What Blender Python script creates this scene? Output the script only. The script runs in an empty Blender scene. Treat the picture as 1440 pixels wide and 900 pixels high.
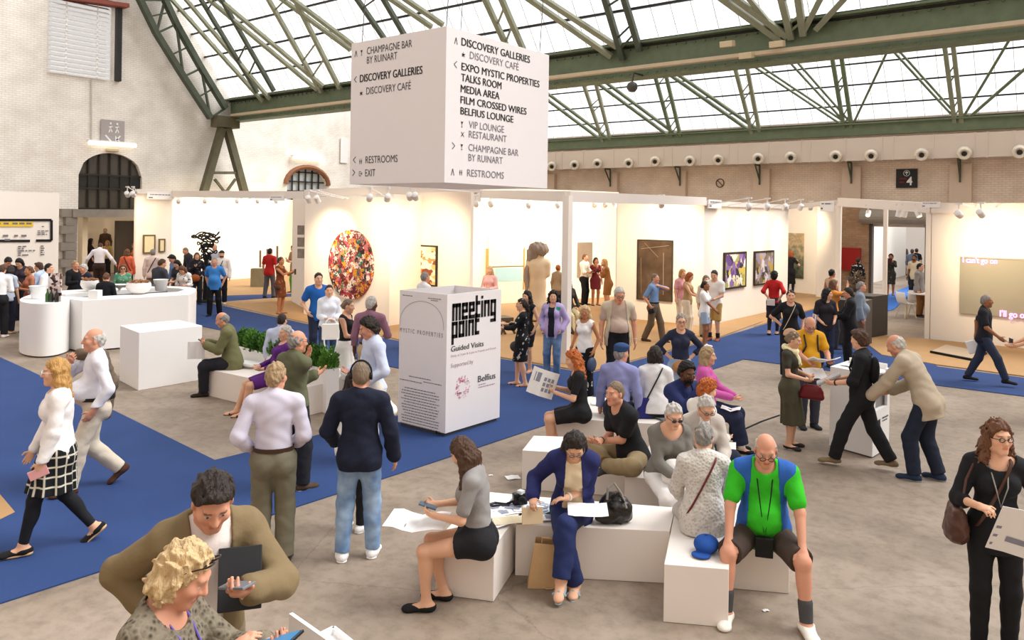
import bpy, bmesh, math, random
import numpy as np
from mathutils import Vector, Matrix
random.seed(7)
R = math.radians
SC = bpy.context.scene
COL = SC.collection
# ------------------------------------------------------------------ camera
FPX, CX, HY, CAMZ = 1117.0, 720.0, 302.0, 3.0
YAW, ROLL = R(38.4), R(0.85)
_f = Vector((-math.sin(YAW), math.cos(YAW), 0))
_r0 = Vector((math.cos(YAW), math.sin(YAW), 0))
_up = Vector((0, 0, 1))
_r = _r0 * math.cos(ROLL) + _up * math.sin(ROLL)
_u = -_r0 * math.sin(ROLL) + _up * math.cos(ROLL)
CAM = Vector((0, 0, CAMZ))
cd = bpy.data.cameras.new('camera'); cam = bpy.data.objects.new('camera', cd); COL.objects.link(cam)
cam.matrix_world = Matrix(((_r.x, _u.x, -_f.x, 0), (_r.y, _u.y, -_f.y, 0), (_r.z, _u.z, -_f.z, CAMZ), (0, 0, 0, 1)))
cd.sensor_width = 36; cd.lens = FPX / 1440 * 36; cd.shift_y = -(450 - HY) / 1440
cd.clip_start = 0.05; cd.clip_end = 300
SC.camera = cam
# ------------------------------------------------------------------ light
SC.view_settings.view_transform = 'Standard'; SC.view_settings.look = 'None'
SC.view_settings.exposure = 0.32; SC.view_settings.gamma = 1; SC.view_settings.use_curve_mapping = False
w = bpy.data.worlds.new('sky'); SC.world = w; w.use_nodes = True
nt = w.node_tree; nt.nodes.clear()
wo = nt.nodes.new('ShaderNodeOutputWorld'); bg = nt.nodes.new('ShaderNodeBackground')
tc = nt.nodes.new('ShaderNodeTexCoord'); sx = nt.nodes.new('ShaderNodeSeparateXYZ')
rp_ = nt.nodes.new('ShaderNodeValToRGB')                       # overcast sky: brighter and whiter towards the zenith
for i_, (p_, c_) in enumerate(((0.0, (.40, .35, .30)), (.07, (1.0, .96, .92)), (1.0, (1.0, .97, .94)))):
    e_ = rp_.color_ramp.elements[i_] if i_ < 2 else rp_.color_ramp.elements.new(p_); e_.position = p_; e_.color = c_ + (1,)
bg.inputs['Strength'].default_value = 0.78
nt.links.new(tc.outputs['Generated'], sx.inputs[0]); nt.links.new(sx.outputs['Z'], rp_.inputs[0])
nt.links.new(rp_.outputs[0], bg.inputs['Color']); nt.links.new(bg.outputs[0], wo.inputs['Surface'])
sd = bpy.data.lights.new('sun', 'SUN'); sun = bpy.data.objects.new('sun', sd); COL.objects.link(sun)
sd.energy = 4.0; sd.angle = R(42); sd.color = (1.0, 1.0, 1.0)
sun.rotation_euler = Vector((-0.46, -0.48, -0.75)).to_track_quat('-Z', 'Y').to_euler()

# ------------------------------------------------------------------ pixel rays -> world points
def ray(px, py): return _f + _r * ((px - CX) / FPX) + _u * ((HY - py) / FPX)
def P(px, py, z=0.0):
    d = ray(px, py); return CAM + d * ((z - CAMZ) / d.z)
def PYp(px, py, y):
    d = ray(px, py); return CAM + d * (y / d.y)
def PXp(px, py, x):
    d = ray(px, py); return CAM + d * (x / d.x)
def PD(px, py, dep): return CAM + ray(px, py) * dep
def PPl(px, py, p0, n):
    d = ray(px, py); return CAM + d * ((p0 - CAM).dot(n) / d.dot(n))
def PV(px, py, a, b):                                          # on the vertical plane through a and b
    n = Vector((b.y - a.y, a.x - b.x, 0)); return PPl(px, py, Vector((a.x, a.y, 0)), n)
def hor(px): return HY + (px - CX) * math.tan(ROLL)
def dep(p): return (p - CAM).dot(_f)

# ------------------------------------------------------------------ materials
def s2l(c):
    if isinstance(c, str):
        c = c.lstrip('#'); c = [int(c[i:i + 2], 16) / 255 for i in (0, 2, 4)]
    return tuple((v / 12.92 if v <= 0.04045 else ((v + 0.055) / 1.055) ** 2.4) for v in c)
MATS = {}
def mat(name, col, rough=0.6, var=0.08, scale=6.0, bump=0.0, bscale=40.0, metal=0.0, spec=0.3, stretch=None):
    key = (name, str(col), rough, var, scale, bump, bscale, metal)
    if key in MATS: return MATS[key]
    m = bpy.data.materials.new(name); m.use_nodes = True; t = m.node_tree; b = t.nodes['Principled BSDF']
    c = s2l(col)
    co = t.nodes.new('ShaderNodeTexCoord'); mp = t.nodes.new('ShaderNodeMapping')
    if stretch: mp.inputs['Scale'].default_value = stretch
    t.links.new(co.outputs['Object'], mp.inputs[0])
    n = t.nodes.new('ShaderNodeTexNoise'); n.inputs['Scale'].default_value = scale; n.inputs['Detail'].default_value = 4
    t.links.new(mp.outputs[0], n.inputs['Vector'])
    mx = t.nodes.new('ShaderNodeMix'); mx.data_type = 'RGBA'
    mx.inputs[6].default_value = tuple(max(0, v * (1 - var)) for v in c) + (1,)
    mx.inputs[7].default_value = tuple(min(1, v * (1 + var)) for v in c) + (1,)
    t.links.new(n.outputs['Fac'], mx.inputs[0]); t.links.new(mx.outputs[2], b.inputs['Base Color'])
    b.inputs['Roughness'].default_value = rough; b.inputs['Metallic'].default_value = metal
    b.inputs['Specular IOR Level'].default_value = spec
    if bump:
        n2 = t.nodes.new('ShaderNodeTexNoise'); n2.inputs['Scale'].default_value = bscale; n2.inputs['Detail'].default_value = 3
        t.links.new(mp.outputs[0], n2.inputs['Vector'])
        bp = t.nodes.new('ShaderNodeBump'); bp.inputs['Strength'].default_value = bump; bp.inputs['Distance'].default_value = 0.02
        t.links.new(n2.outputs['Fac'], bp.inputs['Height']); t.links.new(bp.outputs[0], b.inputs['Normal'])
    MATS[key] = m; return m
def emit(name, col, s):
    m = bpy.data.materials.new(name); m.use_nodes = True; b = m.node_tree.nodes['Principled BSDF']
    c = s2l(col) + (1,); b.inputs['Base Color'].default_value = c
    b.inputs['Emission Color'].default_value = c; b.inputs['Emission Strength'].default_value = s
    return m
def nodemat(name, rough=0.7):
    m = bpy.data.materials.new(name); m.use_nodes = True; t = m.node_tree; b = t.nodes['Principled BSDF']
    b.inputs['Roughness'].default_value = rough; b.inputs['Specular IOR Level'].default_value = 0.25
    co = t.nodes.new('ShaderNodeTexCoord')
    return m, t, b, co
def ramp(t, stops, interp='LINEAR'):
    r = t.nodes.new('ShaderNodeValToRGB'); cr = r.color_ramp; cr.interpolation = interp
    while len(cr.elements) < len(stops): cr.elements.new(0.5)
    for e, (p, c) in zip(cr.elements, stops): e.position = p; e.color = s2l(c) + (1,)
    return r
def brickmat(name, c1, c2, cm, sw=0.22, sh=0.07, bump=0.4, mortar=0.012):
    m, t, b, co = nodemat(name, 0.85)
    mp = t.nodes.new('ShaderNodeMapping'); t.links.new(co.outputs['UV'], mp.inputs[0])
    br = t.nodes.new('ShaderNodeTexBrick'); br.inputs['Scale'].default_value = 1
    br.inputs['Brick Width'].default_value = sw; br.inputs['Row Height'].default_value = sh; br.inputs['Mortar Size'].default_value = mortar
    br.inputs['Color1'].default_value = s2l(c1) + (1,); br.inputs['Color2'].default_value = s2l(c2) + (1,); br.inputs['Mortar'].default_value = s2l(cm) + (1,)
    n = t.nodes.new('ShaderNodeTexNoise'); n.inputs['Scale'].default_value = 1.3; n.inputs['Detail'].default_value = 6
    t.links.new(co.outputs['UV'], n.inputs['Vector']); t.links.new(mp.outputs[0], br.inputs['Vector'])
    rp = ramp(t, [(0.3, (0.93, 0.92, 0.91)), (0.6, (1, 1, 1))])
    t.links.new(n.outputs['Fac'], rp.inputs[0])
    mx = t.nodes.new('ShaderNodeMix'); mx.data_type = 'RGBA'; mx.blend_type = 'MULTIPLY'; mx.inputs[0].default_value = 1
    t.links.new(br.outputs['Color'], mx.inputs[6]); t.links.new(rp.outputs[0], mx.inputs[7]); t.links.new(mx.outputs[2], b.inputs['Base Color'])
    bp = t.nodes.new('ShaderNodeBump'); bp.inputs['Strength'].default_value = bump; bp.inputs['Distance'].default_value = 0.01
    t.links.new(br.outputs['Fac'], bp.inputs['Height']); bp.invert = True; t.links.new(bp.outputs[0], b.inputs['Normal'])
    return m
# ------------------------------------------------------------------ mesh helpers
class MB:
    def __init__(s): s.v = []; s.f = []; s.uv = False
    def add(s, vs, fs):
        b = len(s.v); s.v += [tuple(v) for v in vs]; s.f += [tuple(b + i for i in f) for f in fs]; return s
    def prism(s, pts, z0, z1):                                 # polygon in plan, extruded
        n = len(pts); a = sum(pts[i][0] * pts[(i + 1) % n][1] - pts[(i + 1) % n][0] * pts[i][1] for i in range(n))
        if a < 0: pts = pts[::-1]
        vs = [(p[0], p[1], z0) for p in pts] + [(p[0], p[1], z1) for p in pts]
        fs = [tuple(range(n - 1, -1, -1)), tuple(range(n, 2 * n))] + [(i, (i + 1) % n, n + (i + 1) % n, n + i) for i in range(n)]
        return s.add(vs, fs)
    def box(s, c, d, M=None):
        x, y, z = d[0] / 2, d[1] / 2, d[2] / 2
        vs = [Vector((i * x, j * y, k * z)) for i in (-1, 1) for j in (-1, 1) for k in (-1, 1)]
        if M is not None: vs = [M @ v for v in vs]
        c = Vector(c); vs = [c + v for v in vs]
        return s.add(vs, [(0, 1, 3, 2), (4, 6, 7, 5), (0, 4, 5, 1), (2, 3, 7, 6), (0, 2, 6, 4), (1, 5, 7, 3)])
    def bar(s, a, b, w, h=None, up=Vector((0, 0, 1))):         # square bar between two points
        h = h or w; a, b = Vector(a), Vector(b); d = (b - a).normalized()
        x = d.cross(up)
        if x.length < 1e-4: x = d.cross(Vector((1, 0, 0)))
        x.normalize(); y = x.cross(d)
        vs = [p + x * (i * w / 2) + y * (j * h / 2) for p in (a, b) for i, j in ((-1, -1), (1, -1), (1, 1), (-1, 1))]
        return s.add(vs, [(3, 2, 1, 0), (4, 5, 6, 7), (0, 1, 5, 4), (1, 2, 6, 5), (2, 3, 7, 6), (3, 0, 4, 7)])
    def tube(s, pts, r, n=8, closed=False, r1=None):
        pts = [Vector(p) for p in pts]; m = len(pts); rings = []
        prev = None
        for i, p in enumerate(pts):
            if closed: d = pts[(i + 1) % m] - pts[i - 1]
            else: d = pts[min(i + 1, m - 1)] - pts[max(i - 1, 0)]
            d.normalize()
            if prev is None:
                x = d.cross(Vector((0, 0, 1)))
                if x.length < 0.05: x = d.cross(Vector((1, 0, 0)))
            else: x = prev - d * prev.dot(d)
            x.normalize(); prev = x; y = d.cross(x)
            rr = r if r1 is None else r + (r1 - r) * i / max(1, m - 1)
            rings.append([p + x * (rr * math.cos(2 * math.pi * k / n)) + y * (rr * math.sin(2 * math.pi * k / n)) for k in range(n)])
        vs = [v for rg in rings for v in rg]; fs = []
        for i in range(m if closed else m - 1):
            j = (i + 1) % m
            fs += [(i * n + k, i * n + (k + 1) % n, j * n + (k + 1) % n, j * n + k) for k in range(n)]
        if not closed: fs += [tuple(range(n - 1, -1, -1)), tuple((m - 1) * n + k for k in range(n))]
        return s.add(vs, fs)
    def lathe(s, prof, c=(0, 0, 0), n=24, M=None):             # (r, z) profile
        c = Vector(c); vs = []
        for r, z in prof:
            for k in range(n):
                v = Vector((r * math.cos(2 * math.pi * k / n), r * math.sin(2 * math.pi * k / n), z))
                vs.append(c + (M @ v if M is not None else v))
        fs = [(i * n + k, i * n + (k + 1) % n, (i + 1) * n + (k + 1) % n, (i + 1) * n + k) for i in range(len(prof) - 1) for k in range(n)]
        fs += [tuple(range(n - 1, -1, -1)), tuple((len(prof) - 1) * n + k for k in range(n))]
        return s.add(vs, fs)
    def quad(s, a, b, c, d): return s.add([a, b, c, d], [(0, 1, 2, 3)])
    def build(s, name, m, parent=None, smooth=False, loc=None, bevel=0, solid=0):
        me = bpy.data.meshes.new(name); vs = s.v
        if loc is not None: vs = [(v[0] - loc[0], v[1] - loc[1], v[2] - loc[2]) for v in vs]
        me.from_pydata(vs, [], s.f); me.update()
        bm = bmesh.new(); bm.from_mesh(me); bmesh.ops.recalc_face_normals(bm, faces=bm.faces); bm.to_mesh(me); bm.free()
        if s.uv:
            ul = me.uv_layers.new(name='UVMap')
            for p in me.polygons:
                for li in p.loop_indices:
                    v = Vector(me.vertices[me.loops[li].vertex_index].co) + (Vector(loc) if loc is not None else Vector())
                    ul.data[li].uv = s.uv(v)
        if smooth:
            me.polygons.foreach_set('use_smooth', [True] * len(me.polygons))
            if hasattr(me, 'set_sharp_from_angle'): me.set_sharp_from_angle(angle=R(40))
        o = bpy.data.objects.new(name, me); COL.objects.link(o); me.materials.append(m)
        if loc is not None: o.location = loc
        if parent is not None:
            o.parent = parent
        if bevel:
            bv = o.modifiers.new('bevel', 'BEVEL'); bv.width = bevel; bv.segments = 2; bv.limit_method = 'ANGLE'
        if solid:
            so = o.modifiers.new('solid', 'SOLIDIFY'); so.thickness = solid; so.offset = 0
        return o
def rel(o, parent):                                            # parent a world-built part, keeping its place
    o.parent = parent; o.matrix_parent_inverse = Matrix.Translation(-Vector(parent.location)) if parent.rotation_euler.z == 0 else parent.matrix_basis.inverted()
    return o
def empty(name, loc, rz=0):
    o = bpy.data.objects.new(name, None); COL.objects.link(o); o.location = loc; o.rotation_euler = (0, 0, rz); o.empty_display_size = 0.1
    return o
def tag(o, label, cat, group=None, kind=None):
    o['label'] = label; o['category'] = cat
    if group: o['group'] = group
    if kind: o['kind'] = kind
    return o
def struct(o, label=None):
    o['kind'] = 'structure'
    if label: o['label'] = label
    return o
def textmesh(body, size, offset=0.0, sx=1.0, align='LEFT', space=1.0):
    cu = bpy.data.curves.new('t', 'FONT'); cu.body = body; cu.size = size; cu.offset = offset; cu.align_x = align; cu.space_character = space
    cu.resolution_u = 3; cu.extrude = 0.0
    o = bpy.data.objects.new('t', cu); COL.objects.link(o)
    me = bpy.data.meshes.new_from_object(o.evaluated_get(bpy.context.evaluated_depsgraph_get()))
    vs = [(v.co.x * sx, v.co.y, v.co.z) for v in me.vertices]; fs = [tuple(p.vertices) for p in me.polygons]
    bpy.data.objects.remove(o); bpy.data.curves.remove(cu); bpy.data.meshes.remove(me)
    return vs, fs
class Face:                                                    # a flat sign face: origin top-left, metres right and down
    def __init__(s, o, right, nrm, lift=0.004): s.o = Vector(o); s.r = Vector(right).normalized(); s.n = Vector(nrm).normalized(); s.l = lift; s.mb = MB(); s.ex = []
    def at(s, x, y, l=1.0): return s.o + s.r * x - _up * y + s.n * (s.l * l)
    def text(s, body, x, y, size, offset=0.0, sx=0.85, align='LEFT', space=1.0):
        vs, fs = textmesh(body, size, offset, sx, align, space)
        s.mb.add([s.at(x + v[0], y - v[1]) for v in vs], fs); return s
    def poly(s, pts): s.mb.add([s.at(*p) for p in pts], [tuple(range(len(pts)))]); return s
    def rect(s, x0, y0, x1, y1): return s.poly([(x0, y0), (x1, y0), (x1, y1), (x0, y1)])
    def line(s, pts, wd):
        for (x0, y0), (x1, y1) in zip(pts, pts[1:]):
            L = math.hypot(x1 - x0, y1 - y0) or 1; nx, ny = -(y1 - y0) / L * wd / 2, (x1 - x0) / L * wd / 2
            s.poly([(x0 + nx, y0 + ny), (x1 + nx, y1 + ny), (x1 - nx, y1 - ny), (x0 - nx, y0 - ny)])
        return s
    def words(s, x0, x1, y, h, rnd, ragged=0.0, align='L'):     # a line of print too small to read
        wd = (x1 - x0) * (1 - ragged * rnd.random()); x = x0 if align == 'L' else x0 + ((x1 - x0) - wd) / 2; e = x + wd
        while x < e:
            l = min(e - x, h * rnd.uniform(1.5, 5)); s.rect(x, y, x + l, y + h); x += l + h * 0.8
        return s
    def build(s, name, m, parent):
        for mb in s.ex + ([s.mb] if s.mb.v else []): o = mb.build(name, m, smooth=False); rel(o, parent)
        return o
# ================================================================== the setting
M_floor, t, b, co = nodemat('concrete_floor', 0.55)
n1 = t.nodes.new('ShaderNodeTexNoise'); n1.inputs['Scale'].default_value = 0.55; n1.inputs['Detail'].default_value = 9; n1.inputs['Roughness'].default_value = 0.62
n2 = t.nodes.new('ShaderNodeTexNoise'); n2.inputs['Scale'].default_value = 7; n2.inputs['Detail'].default_value = 8; n2.inputs['Roughness'].default_value = 0.7
t.links.new(co.outputs['Object'], n1.inputs['Vector']); t.links.new(co.outputs['Object'], n2.inputs['Vector'])
r1 = ramp(t, [(0.3, '#75685a'), (0.5, '#948474'), (0.68, '#a49486')]); r2 = ramp(t, [(0.3, (0.80, 0.79, 0.77)), (0.55, (1, 1, 1)), (0.75, (1, 1, 1))])
t.links.new(n1.outputs['Fac'], r1.inputs[0]); t.links.new(n2.outputs['Fac'], r2.inputs[0])
mx = t.nodes.new('ShaderNodeMix'); mx.data_type = 'RGBA'; mx.blend_type = 'MULTIPLY'; mx.inputs[0].default_value = 0.8
t.links.new(r1.outputs[0], mx.inputs[6]); t.links.new(r2.outputs[0], mx.inputs[7])
vo = t.nodes.new('ShaderNodeTexVoronoi'); vo.feature = 'DISTANCE_TO_EDGE'; vo.inputs['Scale'].default_value = 0.42
nz = t.nodes.new('ShaderNodeMix'); nz.data_type = 'VECTOR'; nz.inputs[0].default_value = 0.12
t.links.new(co.outputs['Object'], nz.inputs[4]); t.links.new(n2.outputs['Color'], nz.inputs[5]); t.links.new(nz.outputs[1], vo.inputs['Vector'])
r3 = ramp(t, [(0.0, (0.75, 0.73, 0.71)), (0.004, (1, 1, 1))]); t.links.new(vo.outputs['Distance'], r3.inputs[0])
mx2 = t.nodes.new('ShaderNodeMix'); mx2.data_type = 'RGBA'; mx2.blend_type = 'MULTIPLY'; mx2.inputs[0].default_value = 0.5
t.links.new(mx.outputs[2], mx2.inputs[6]); t.links.new(r3.outputs[0], mx2.inputs[7]); t.links.new(mx2.outputs[2], b.inputs['Base Color'])
b.inputs['Specular IOR Level'].default_value = 0.4
struct(MB().prism([(-48, -9), (26, -9), (26, 62), (-48, 62)], -0.2, 0.0).build('floor', M_floor))

M_carpet = mat('blue_carpet', '#2a4273', 0.95, 0.22, 1.2, 0.35, 220)
M_booth = mat('tan_booth_floor', '#ab8559', 0.7, 0.12, 1.5, 0.1, 30)
def flat(name, pts, h, m, label=None):
    q = [P(*p) for p in pts]
    return struct(MB().prism([(p.x, p.y) for p in q], 0.0005, h).build(name, m), label)
flat('floor_carpet', [(-150, 432), (0, 503), (42, 522), (162, 579), (302, 648), (556, 586), (690, 549), (558, 518), (484, 502), (283, 459), (200, 441), (230, 415), (307, 429), (440, 458), (560, 480), (703, 505), (828, 526), (1013, 475.5), (1156, 432), (1200, 420), (1235, 470), (1319, 516), (1440, 532), (1620, 555), (1620, 590), (1440, 558), (1322, 543), (1046, 505.6), (600, 654), (401, 719), (140, 805), (0, 850), (-250, 930)], 0.012, M_carpet, 'blue carpet walkway')
flat('floor_booth_left', [(283, 421), (425, 416.5), (427, 441), (560, 478), (440, 456), (307, 427)], 0.014, M_booth)
flat('floor_booth_left.001', [(205, 402), (430, 386), (425, 413), (278, 417)], 0.014, M_booth)
flat('floor_booth_centre', [(427, 443), (547, 460), (600, 425), (870, 412), (872, 446), (988, 460), (1107, 433), (1150, 425), (1013, 474), (828, 524), (703, 503), (560, 478)], 0.02, M_booth)
flat('floor_booth_right', [(1104, 404), (1182, 414), (1222, 424), (1200, 421), (1156, 431), (1060, 460), (1104, 436)], 0.022, M_booth)
flat('floor_booth_right.001', [(1308, 478), (1440, 491), (1600, 505), (1600, 551), (1440, 530), (1319, 514), (1240, 500), (1200, 470)], 0.022, M_booth)
flat('floor_carpet.001', [(1244, 417), (1280, 402), (1290, 408), (1256, 436), (1248, 438)], 0.024, mat('pale_blue_carpet', '#3f73c2', 0.95, 0.2, 1.2), 'blue carpet beyond the roller door')
flat('floor_carpet.002', [(277, 417.5), (424, 413.5), (424, 416.5), (311, 425)], 0.016, M_carpet)
flat('floor_board', [(-30, 692), (0, 697), (21, 722), (-20, 742)], 0.016, M_booth)

# --- hall shell
GX, WY, GY, GZ = -33.4, 34.8, 20.8, 7.55
M_white_brick = brickmat('white_painted_brick', '#f7f3ec', '#f2ede4', '#e6dfd4', 0.24, 0.085, 0.5)
M_cream_brick = brickmat('cream_painted_brick', '#ecdccc', '#e6d3c0', '#dac4b0', 0.24, 0.085, 0.35)
M_raw = brickmat('bare_brick', '#c09a78', '#b08866', '#a88d73', 0.24, 0.085, 0.3)
def holed_wall(name, m, org, ux, L, Hh, holes, th=0.35):
    # wall face in the plane (org, ux, up), thickness away from the viewer; holes = (x0,x1,z0,z1,arch)
    bm = bmesh.new(); ux = Vector(ux); nn = Vector((-ux.y, ux.x, 0))
    if nn.dot(Vector(org) - CAM) < 0: nn = -nn
    xs = sorted({0, L} | {v for h in holes for v in h[:2]}); zs = sorted({0, Hh} | {v for h in holes for v in (h[2], h[3])})
    mb = MB()
    for x0, x1 in zip(xs, xs[1:]):
        for z0, z1 in zip(zs, zs[1:]):
            cx, cz = (x0 + x1) / 2, (z0 + z1) / 2
            hh = [h for h in holes if h[0] < cx < h[1] and h[2] < cz < h[3]]
            if hh: continue
            c = Vector(org) + ux * cx + nn * (th / 2) + _up * cz
            mb.box(c, (x1 - x0, th, z1 - z0), Matrix((ux, nn, _up)).transposed())
    for h in holes:                                            # arch spandrels
        x0, x1, z0, z1, rise = h
        if rise <= 0: continue
        N = 14; cx = (x0 + x1) / 2; hw = (x1 - x0) / 2
        for i in range(N):
            xa, xb = x0 + (x1 - x0) * i / N, x0 + (x1 - x0) * (i + 1) / N
            za = z1 - rise + rise * math.sqrt(max(0, 1 - ((xa - cx) / hw) ** 2)); zb = z1 - rise + rise * math.sqrt(max(0, 1 - ((xb - cx) / hw) ** 2))
            q = [Vector(org) + ux * x + _up * z for x, z in ((xa, za), (xb, zb), (xb, z1), (xa, z1))]
            q2 = [v + nn * th for v in q]
            mb.add(q + q2, [(0, 1, 2, 3), (7, 6, 5, 4), (0, 4, 5, 1), (2, 6, 7, 3)])
    o2 = Vector(org); mb.uv = lambda v: ((v - o2).dot(ux), v.z)
    o = mb.build(name, m); return struct(o)
def gx(px, py): p = PXp(px, py, GX); return p.y, p.z
def hole(p0, p1, arch=0.0, y0=0.0):                            # px corners on the gable wall
    ya, zt = gx(*p0); yb, zb = gx(*p1); return (ya - y0, yb - y0, zb, zt, arch)
G0 = -4.0
yA, zA = gx(111, 214); yB, zB = gx(199, 296)
hs = [hole((69, -14), (160, 114), 0, G0), (yA - G0, yB - G0, 0.0, zA + 0.05, 0.95)]
y1, z1 = gx(404, 236); y2, z2 = gx(459, 268)
hs.append((y1 - G0, y2 - G0, z2 - 2.2, z1, 0.8))
holed_wall('wall_left', M_white_brick, (GX, G0, 0), (0, 1, 0), WY - G0, 17, hs)
holed_wall('wall_back', M_cream_brick, (GX, WY, 0), (1, 0, 0), 60, 7.2, [(PYp(1226, 310, WY).x - GX, PYp(1306, 310, WY).x - GX, 0, PYp(1226, 312, WY).z, 0)])
# the hall behind and beside the viewer
for nm_, c_, d_ in (('wall_front', (-11, -9, 4.5), (60, .4, 9)), ('wall_right', (24, 13, 4.5), (.4, 44, 9))): struct(MB().box(c_, d_).build(nm_, mat('warm_brick_paint', '#cdb7a2', .85, .08, 2)))
# pilasters on the far wall
for i, px in enumerate((775, 862, 957, 1073, 1199, 1352, 1470)):
    c = PYp(px, 260, WY); struct(MB().box((c.x, WY - 0.12, 2.6), (0.75, 0.24, 5.2)).build('trim_%d' % (10 + i), M_cream_brick))
# beyond the roller door and the arch: white corridors
M_plaster = mat('white_plaster', '#f1efec', 0.8, 0.03, 2)
dl, dr = PYp(1226, 312, WY), PYp(1306, 312, WY)
ex = MB()
for px, y in ((1236, 36.2),):
    pass
ex.box((dl.x - 1.5, 41.5, 2.6), (0.2, 12, 5.2)); ex.box((dl.x + 0.5, 49.5, 2.6), (0.4, 8, 5.2)); ex.box((dr.x + 0.75, 43, 2.6), (0.25, 9, 5.2)); ex.box((dr.x - 2.5, 60, 2.6), (12, 0.3, 5.2))
struct(ex.build('wall_corridor', M_plaster))
cor = MB(); cor.box((GX - 4.5, 12.5, 2.5), (0.2, 14, 5)); cor.box((GX - 2.4, 14.6, 2.5), (4, 0.2, 5)); cor.box((GX - 2.4, 7.2, 2.5), (4, 0.2, 5))
struct(cor.build('wall_corridor.001', mat('warm_plaster', '#f3dfc0', 0.8, 0.03, 2)))
# --- gable window with blinds
gw = struct(empty('window_1', PXp(115, 108, GX)))
(wy0, wz1), (wy1, wz0) = gx(69, -14), gx(160, 114)
M_red = mat('rust_red_paint', '#8d4a3e', 0.6, 0.15, 9); M_dark = mat('dark_steel', '#2b2a27', 0.5, 0.15, 9)
fr = MB(); fr.box((GX + 0.05, wy1 + 0.12, (wz0 + wz1) / 2), (0.3, 0.2, wz1 - wz0)); fr.box((GX - 0.15, (wy0 + wy1) / 2, wz1), (0.4, wy1 - wy0, 0.2))
rel(fr.build('window_frame', M_dark), gw)
aw = MB(); q = [PXp(88, -4, GX + 0.25), PXp(178, 9, GX + 0.25)]; aw.bar(q[0], q[1], 0.5, 0.16); rel(aw.build('awning', M_red), gw)
sl = MB(); N = 17
for i in range(N):
    z = wz0 + (wz1 - wz0) * (i + 0.5) / N
    sl.box((GX + 0.02, (wy0 + wy1) / 2 - 0.1, z), (0.30, wy1 - wy0 - 0.3, 0.015), Matrix.Rotation(R(24), 3, 'Y'))
for fy in (0.25, 0.72): sl.box((GX + 0.06, wy0 + (wy1 - wy0) * fy, (wz0 + wz1) / 2), (0.03, 0.05, wz1 - wz0))
rel(sl.build('blind', mat('white_slats', '#f8f7f5', 0.5, 0.04, 3)), gw)
M_glass = bpy.data.materials.new('roof_glass'); M_glass.use_nodes = True
t = M_glass.node_tree; t.nodes.clear(); out = t.nodes.new('ShaderNodeOutputMaterial'); tr = t.nodes.new('ShaderNodeBsdfTransparent'); tl = t.nodes.new('ShaderNodeBsdfTranslucent'); mxs = t.nodes.new('ShaderNodeMixShader')
tl.inputs[0].default_value = (0.95, 0.97, 1, 1); mxs.inputs[0].default_value = 0.5
t.links.new(tr.outputs[0], mxs.inputs[1]); t.links.new(tl.outputs[0], mxs.inputs[2]); t.links.new(mxs.outputs[0], out.inputs[0])
rel(MB().box((GX - 0.3, (wy0 + wy1) / 2, (wz0 + wz1) / 2), (0.02, wy1 - wy0, wz1 - wz0)).build('pane', M_glass), gw)
# conduit from the window
rel(MB().tube([PXp(129, 112, GX + 0.05), PXp(129, 197, GX + 0.05)], 0.03).build('conduit', mat('grey_conduit', '#cfcac2', 0.5), None), gw)
# arched door window with bars, timber lintel and quoins
aw2 = struct(empty('window_2', (GX, (yA + yB) / 2, zB)))
M_dim = mat('dim_pane', '#4a4338', 0.25, 0.35, 1.4, spec=0.6)
pn = MB(); N = 16; hw = (yB - yA) / 2; cy = (yA + yB) / 2
top = [(cy + hw * math.cos(math.pi * i / N), zA - 0.9 + 0.95 * math.sin(math.pi * i / N)) for i in range(N + 1)]
for x in (GX - 0.22, GX - 0.26): pass
ring = [(yB, zB)] + top + [(yA, zB)]
pn.add([(GX - 0.2, a, c) for a, c in ring] + [(GX - 0.25, a, c) for a, c in ring], [tuple(range(len(ring))), tuple(range(2 * len(ring) - 1, len(ring) - 1, -1))] + [(i, (i + 1) % len(ring), len(ring) + (i + 1) % len(ring), len(ring) + i) for i in range(len(ring))])
rel(pn.build('pane', M_dim), aw2)
brs = MB()
for i in range(1, 6):
    yy = yA + (yB - yA) * i / 6; zt = zA - 0.9 + 0.95 * math.sqrt(max(0, 1 - ((yy - cy) / hw) ** 2)); brs.box((GX - 0.12, yy, (zB + zt) / 2), (0.06, 0.05, zt - zB))
for f in (0.0, 0.38, 0.62): brs.box((GX - 0.12, cy, zB + (zA - zB) * f), (0.07, yB - yA, 0.07 if f else 0.16))
brs.box((GX - 0.16, cy, zB + (zA - zB) * 0.5), (0.04, yB - yA, 0.4))
rel(brs.build('bars', M_dark), aw2)
M_stone = mat('grey_stone', '#8d857c', 0.9, 0.2, 5, 0.3, 20)
for nm, pp, m in (('window_3', 0, M_dim),):
    w3 = struct(empty(nm, (GX, (y1 + y2) / 2, z2)))
    rel(MB().box((GX - 0.25, (y1 + y2) / 2, (z1 + z2 - 2.2) / 2), (0.05, y2 - y1, z1 - z2 + 2.2)).build('pane', mat('sky_pane', '#b9c0c4', 0.2, 0.5, 1.0)), w3)
    bb = MB()
    for i in range(1, 6): bb.box((GX - 0.15, y1 + (y2 - y1) * i / 6, (z1 + z2) / 2 - 1.1), (0.06, 0.06, z1 - z2 + 2.2))
    for i in range(8): bb.box((GX - 0.15, (y1 + y2) / 2, z2 - 2 + i * 0.48), (0.06, y2 - y1, 0.06))
    rel(bb.build('bars', M_dark), w3)
    ar = MB(); cyy = (y1 + y2) / 2; hw3 = (y2 - y1) / 2 + 0.1
    ar.tube([(GX + 0.02, cyy + hw3 * math.cos(math.pi * i / 14), z1 - 0.8 + 0.9 * math.sin(math.pi * i / 14)) for i in range(15)], 0.13, 6)
    rel(ar.build('arch_trim', mat('brown_trim', '#8b5e45', 0.8, 0.2, 5)), w3)
tb = MB()
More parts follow.
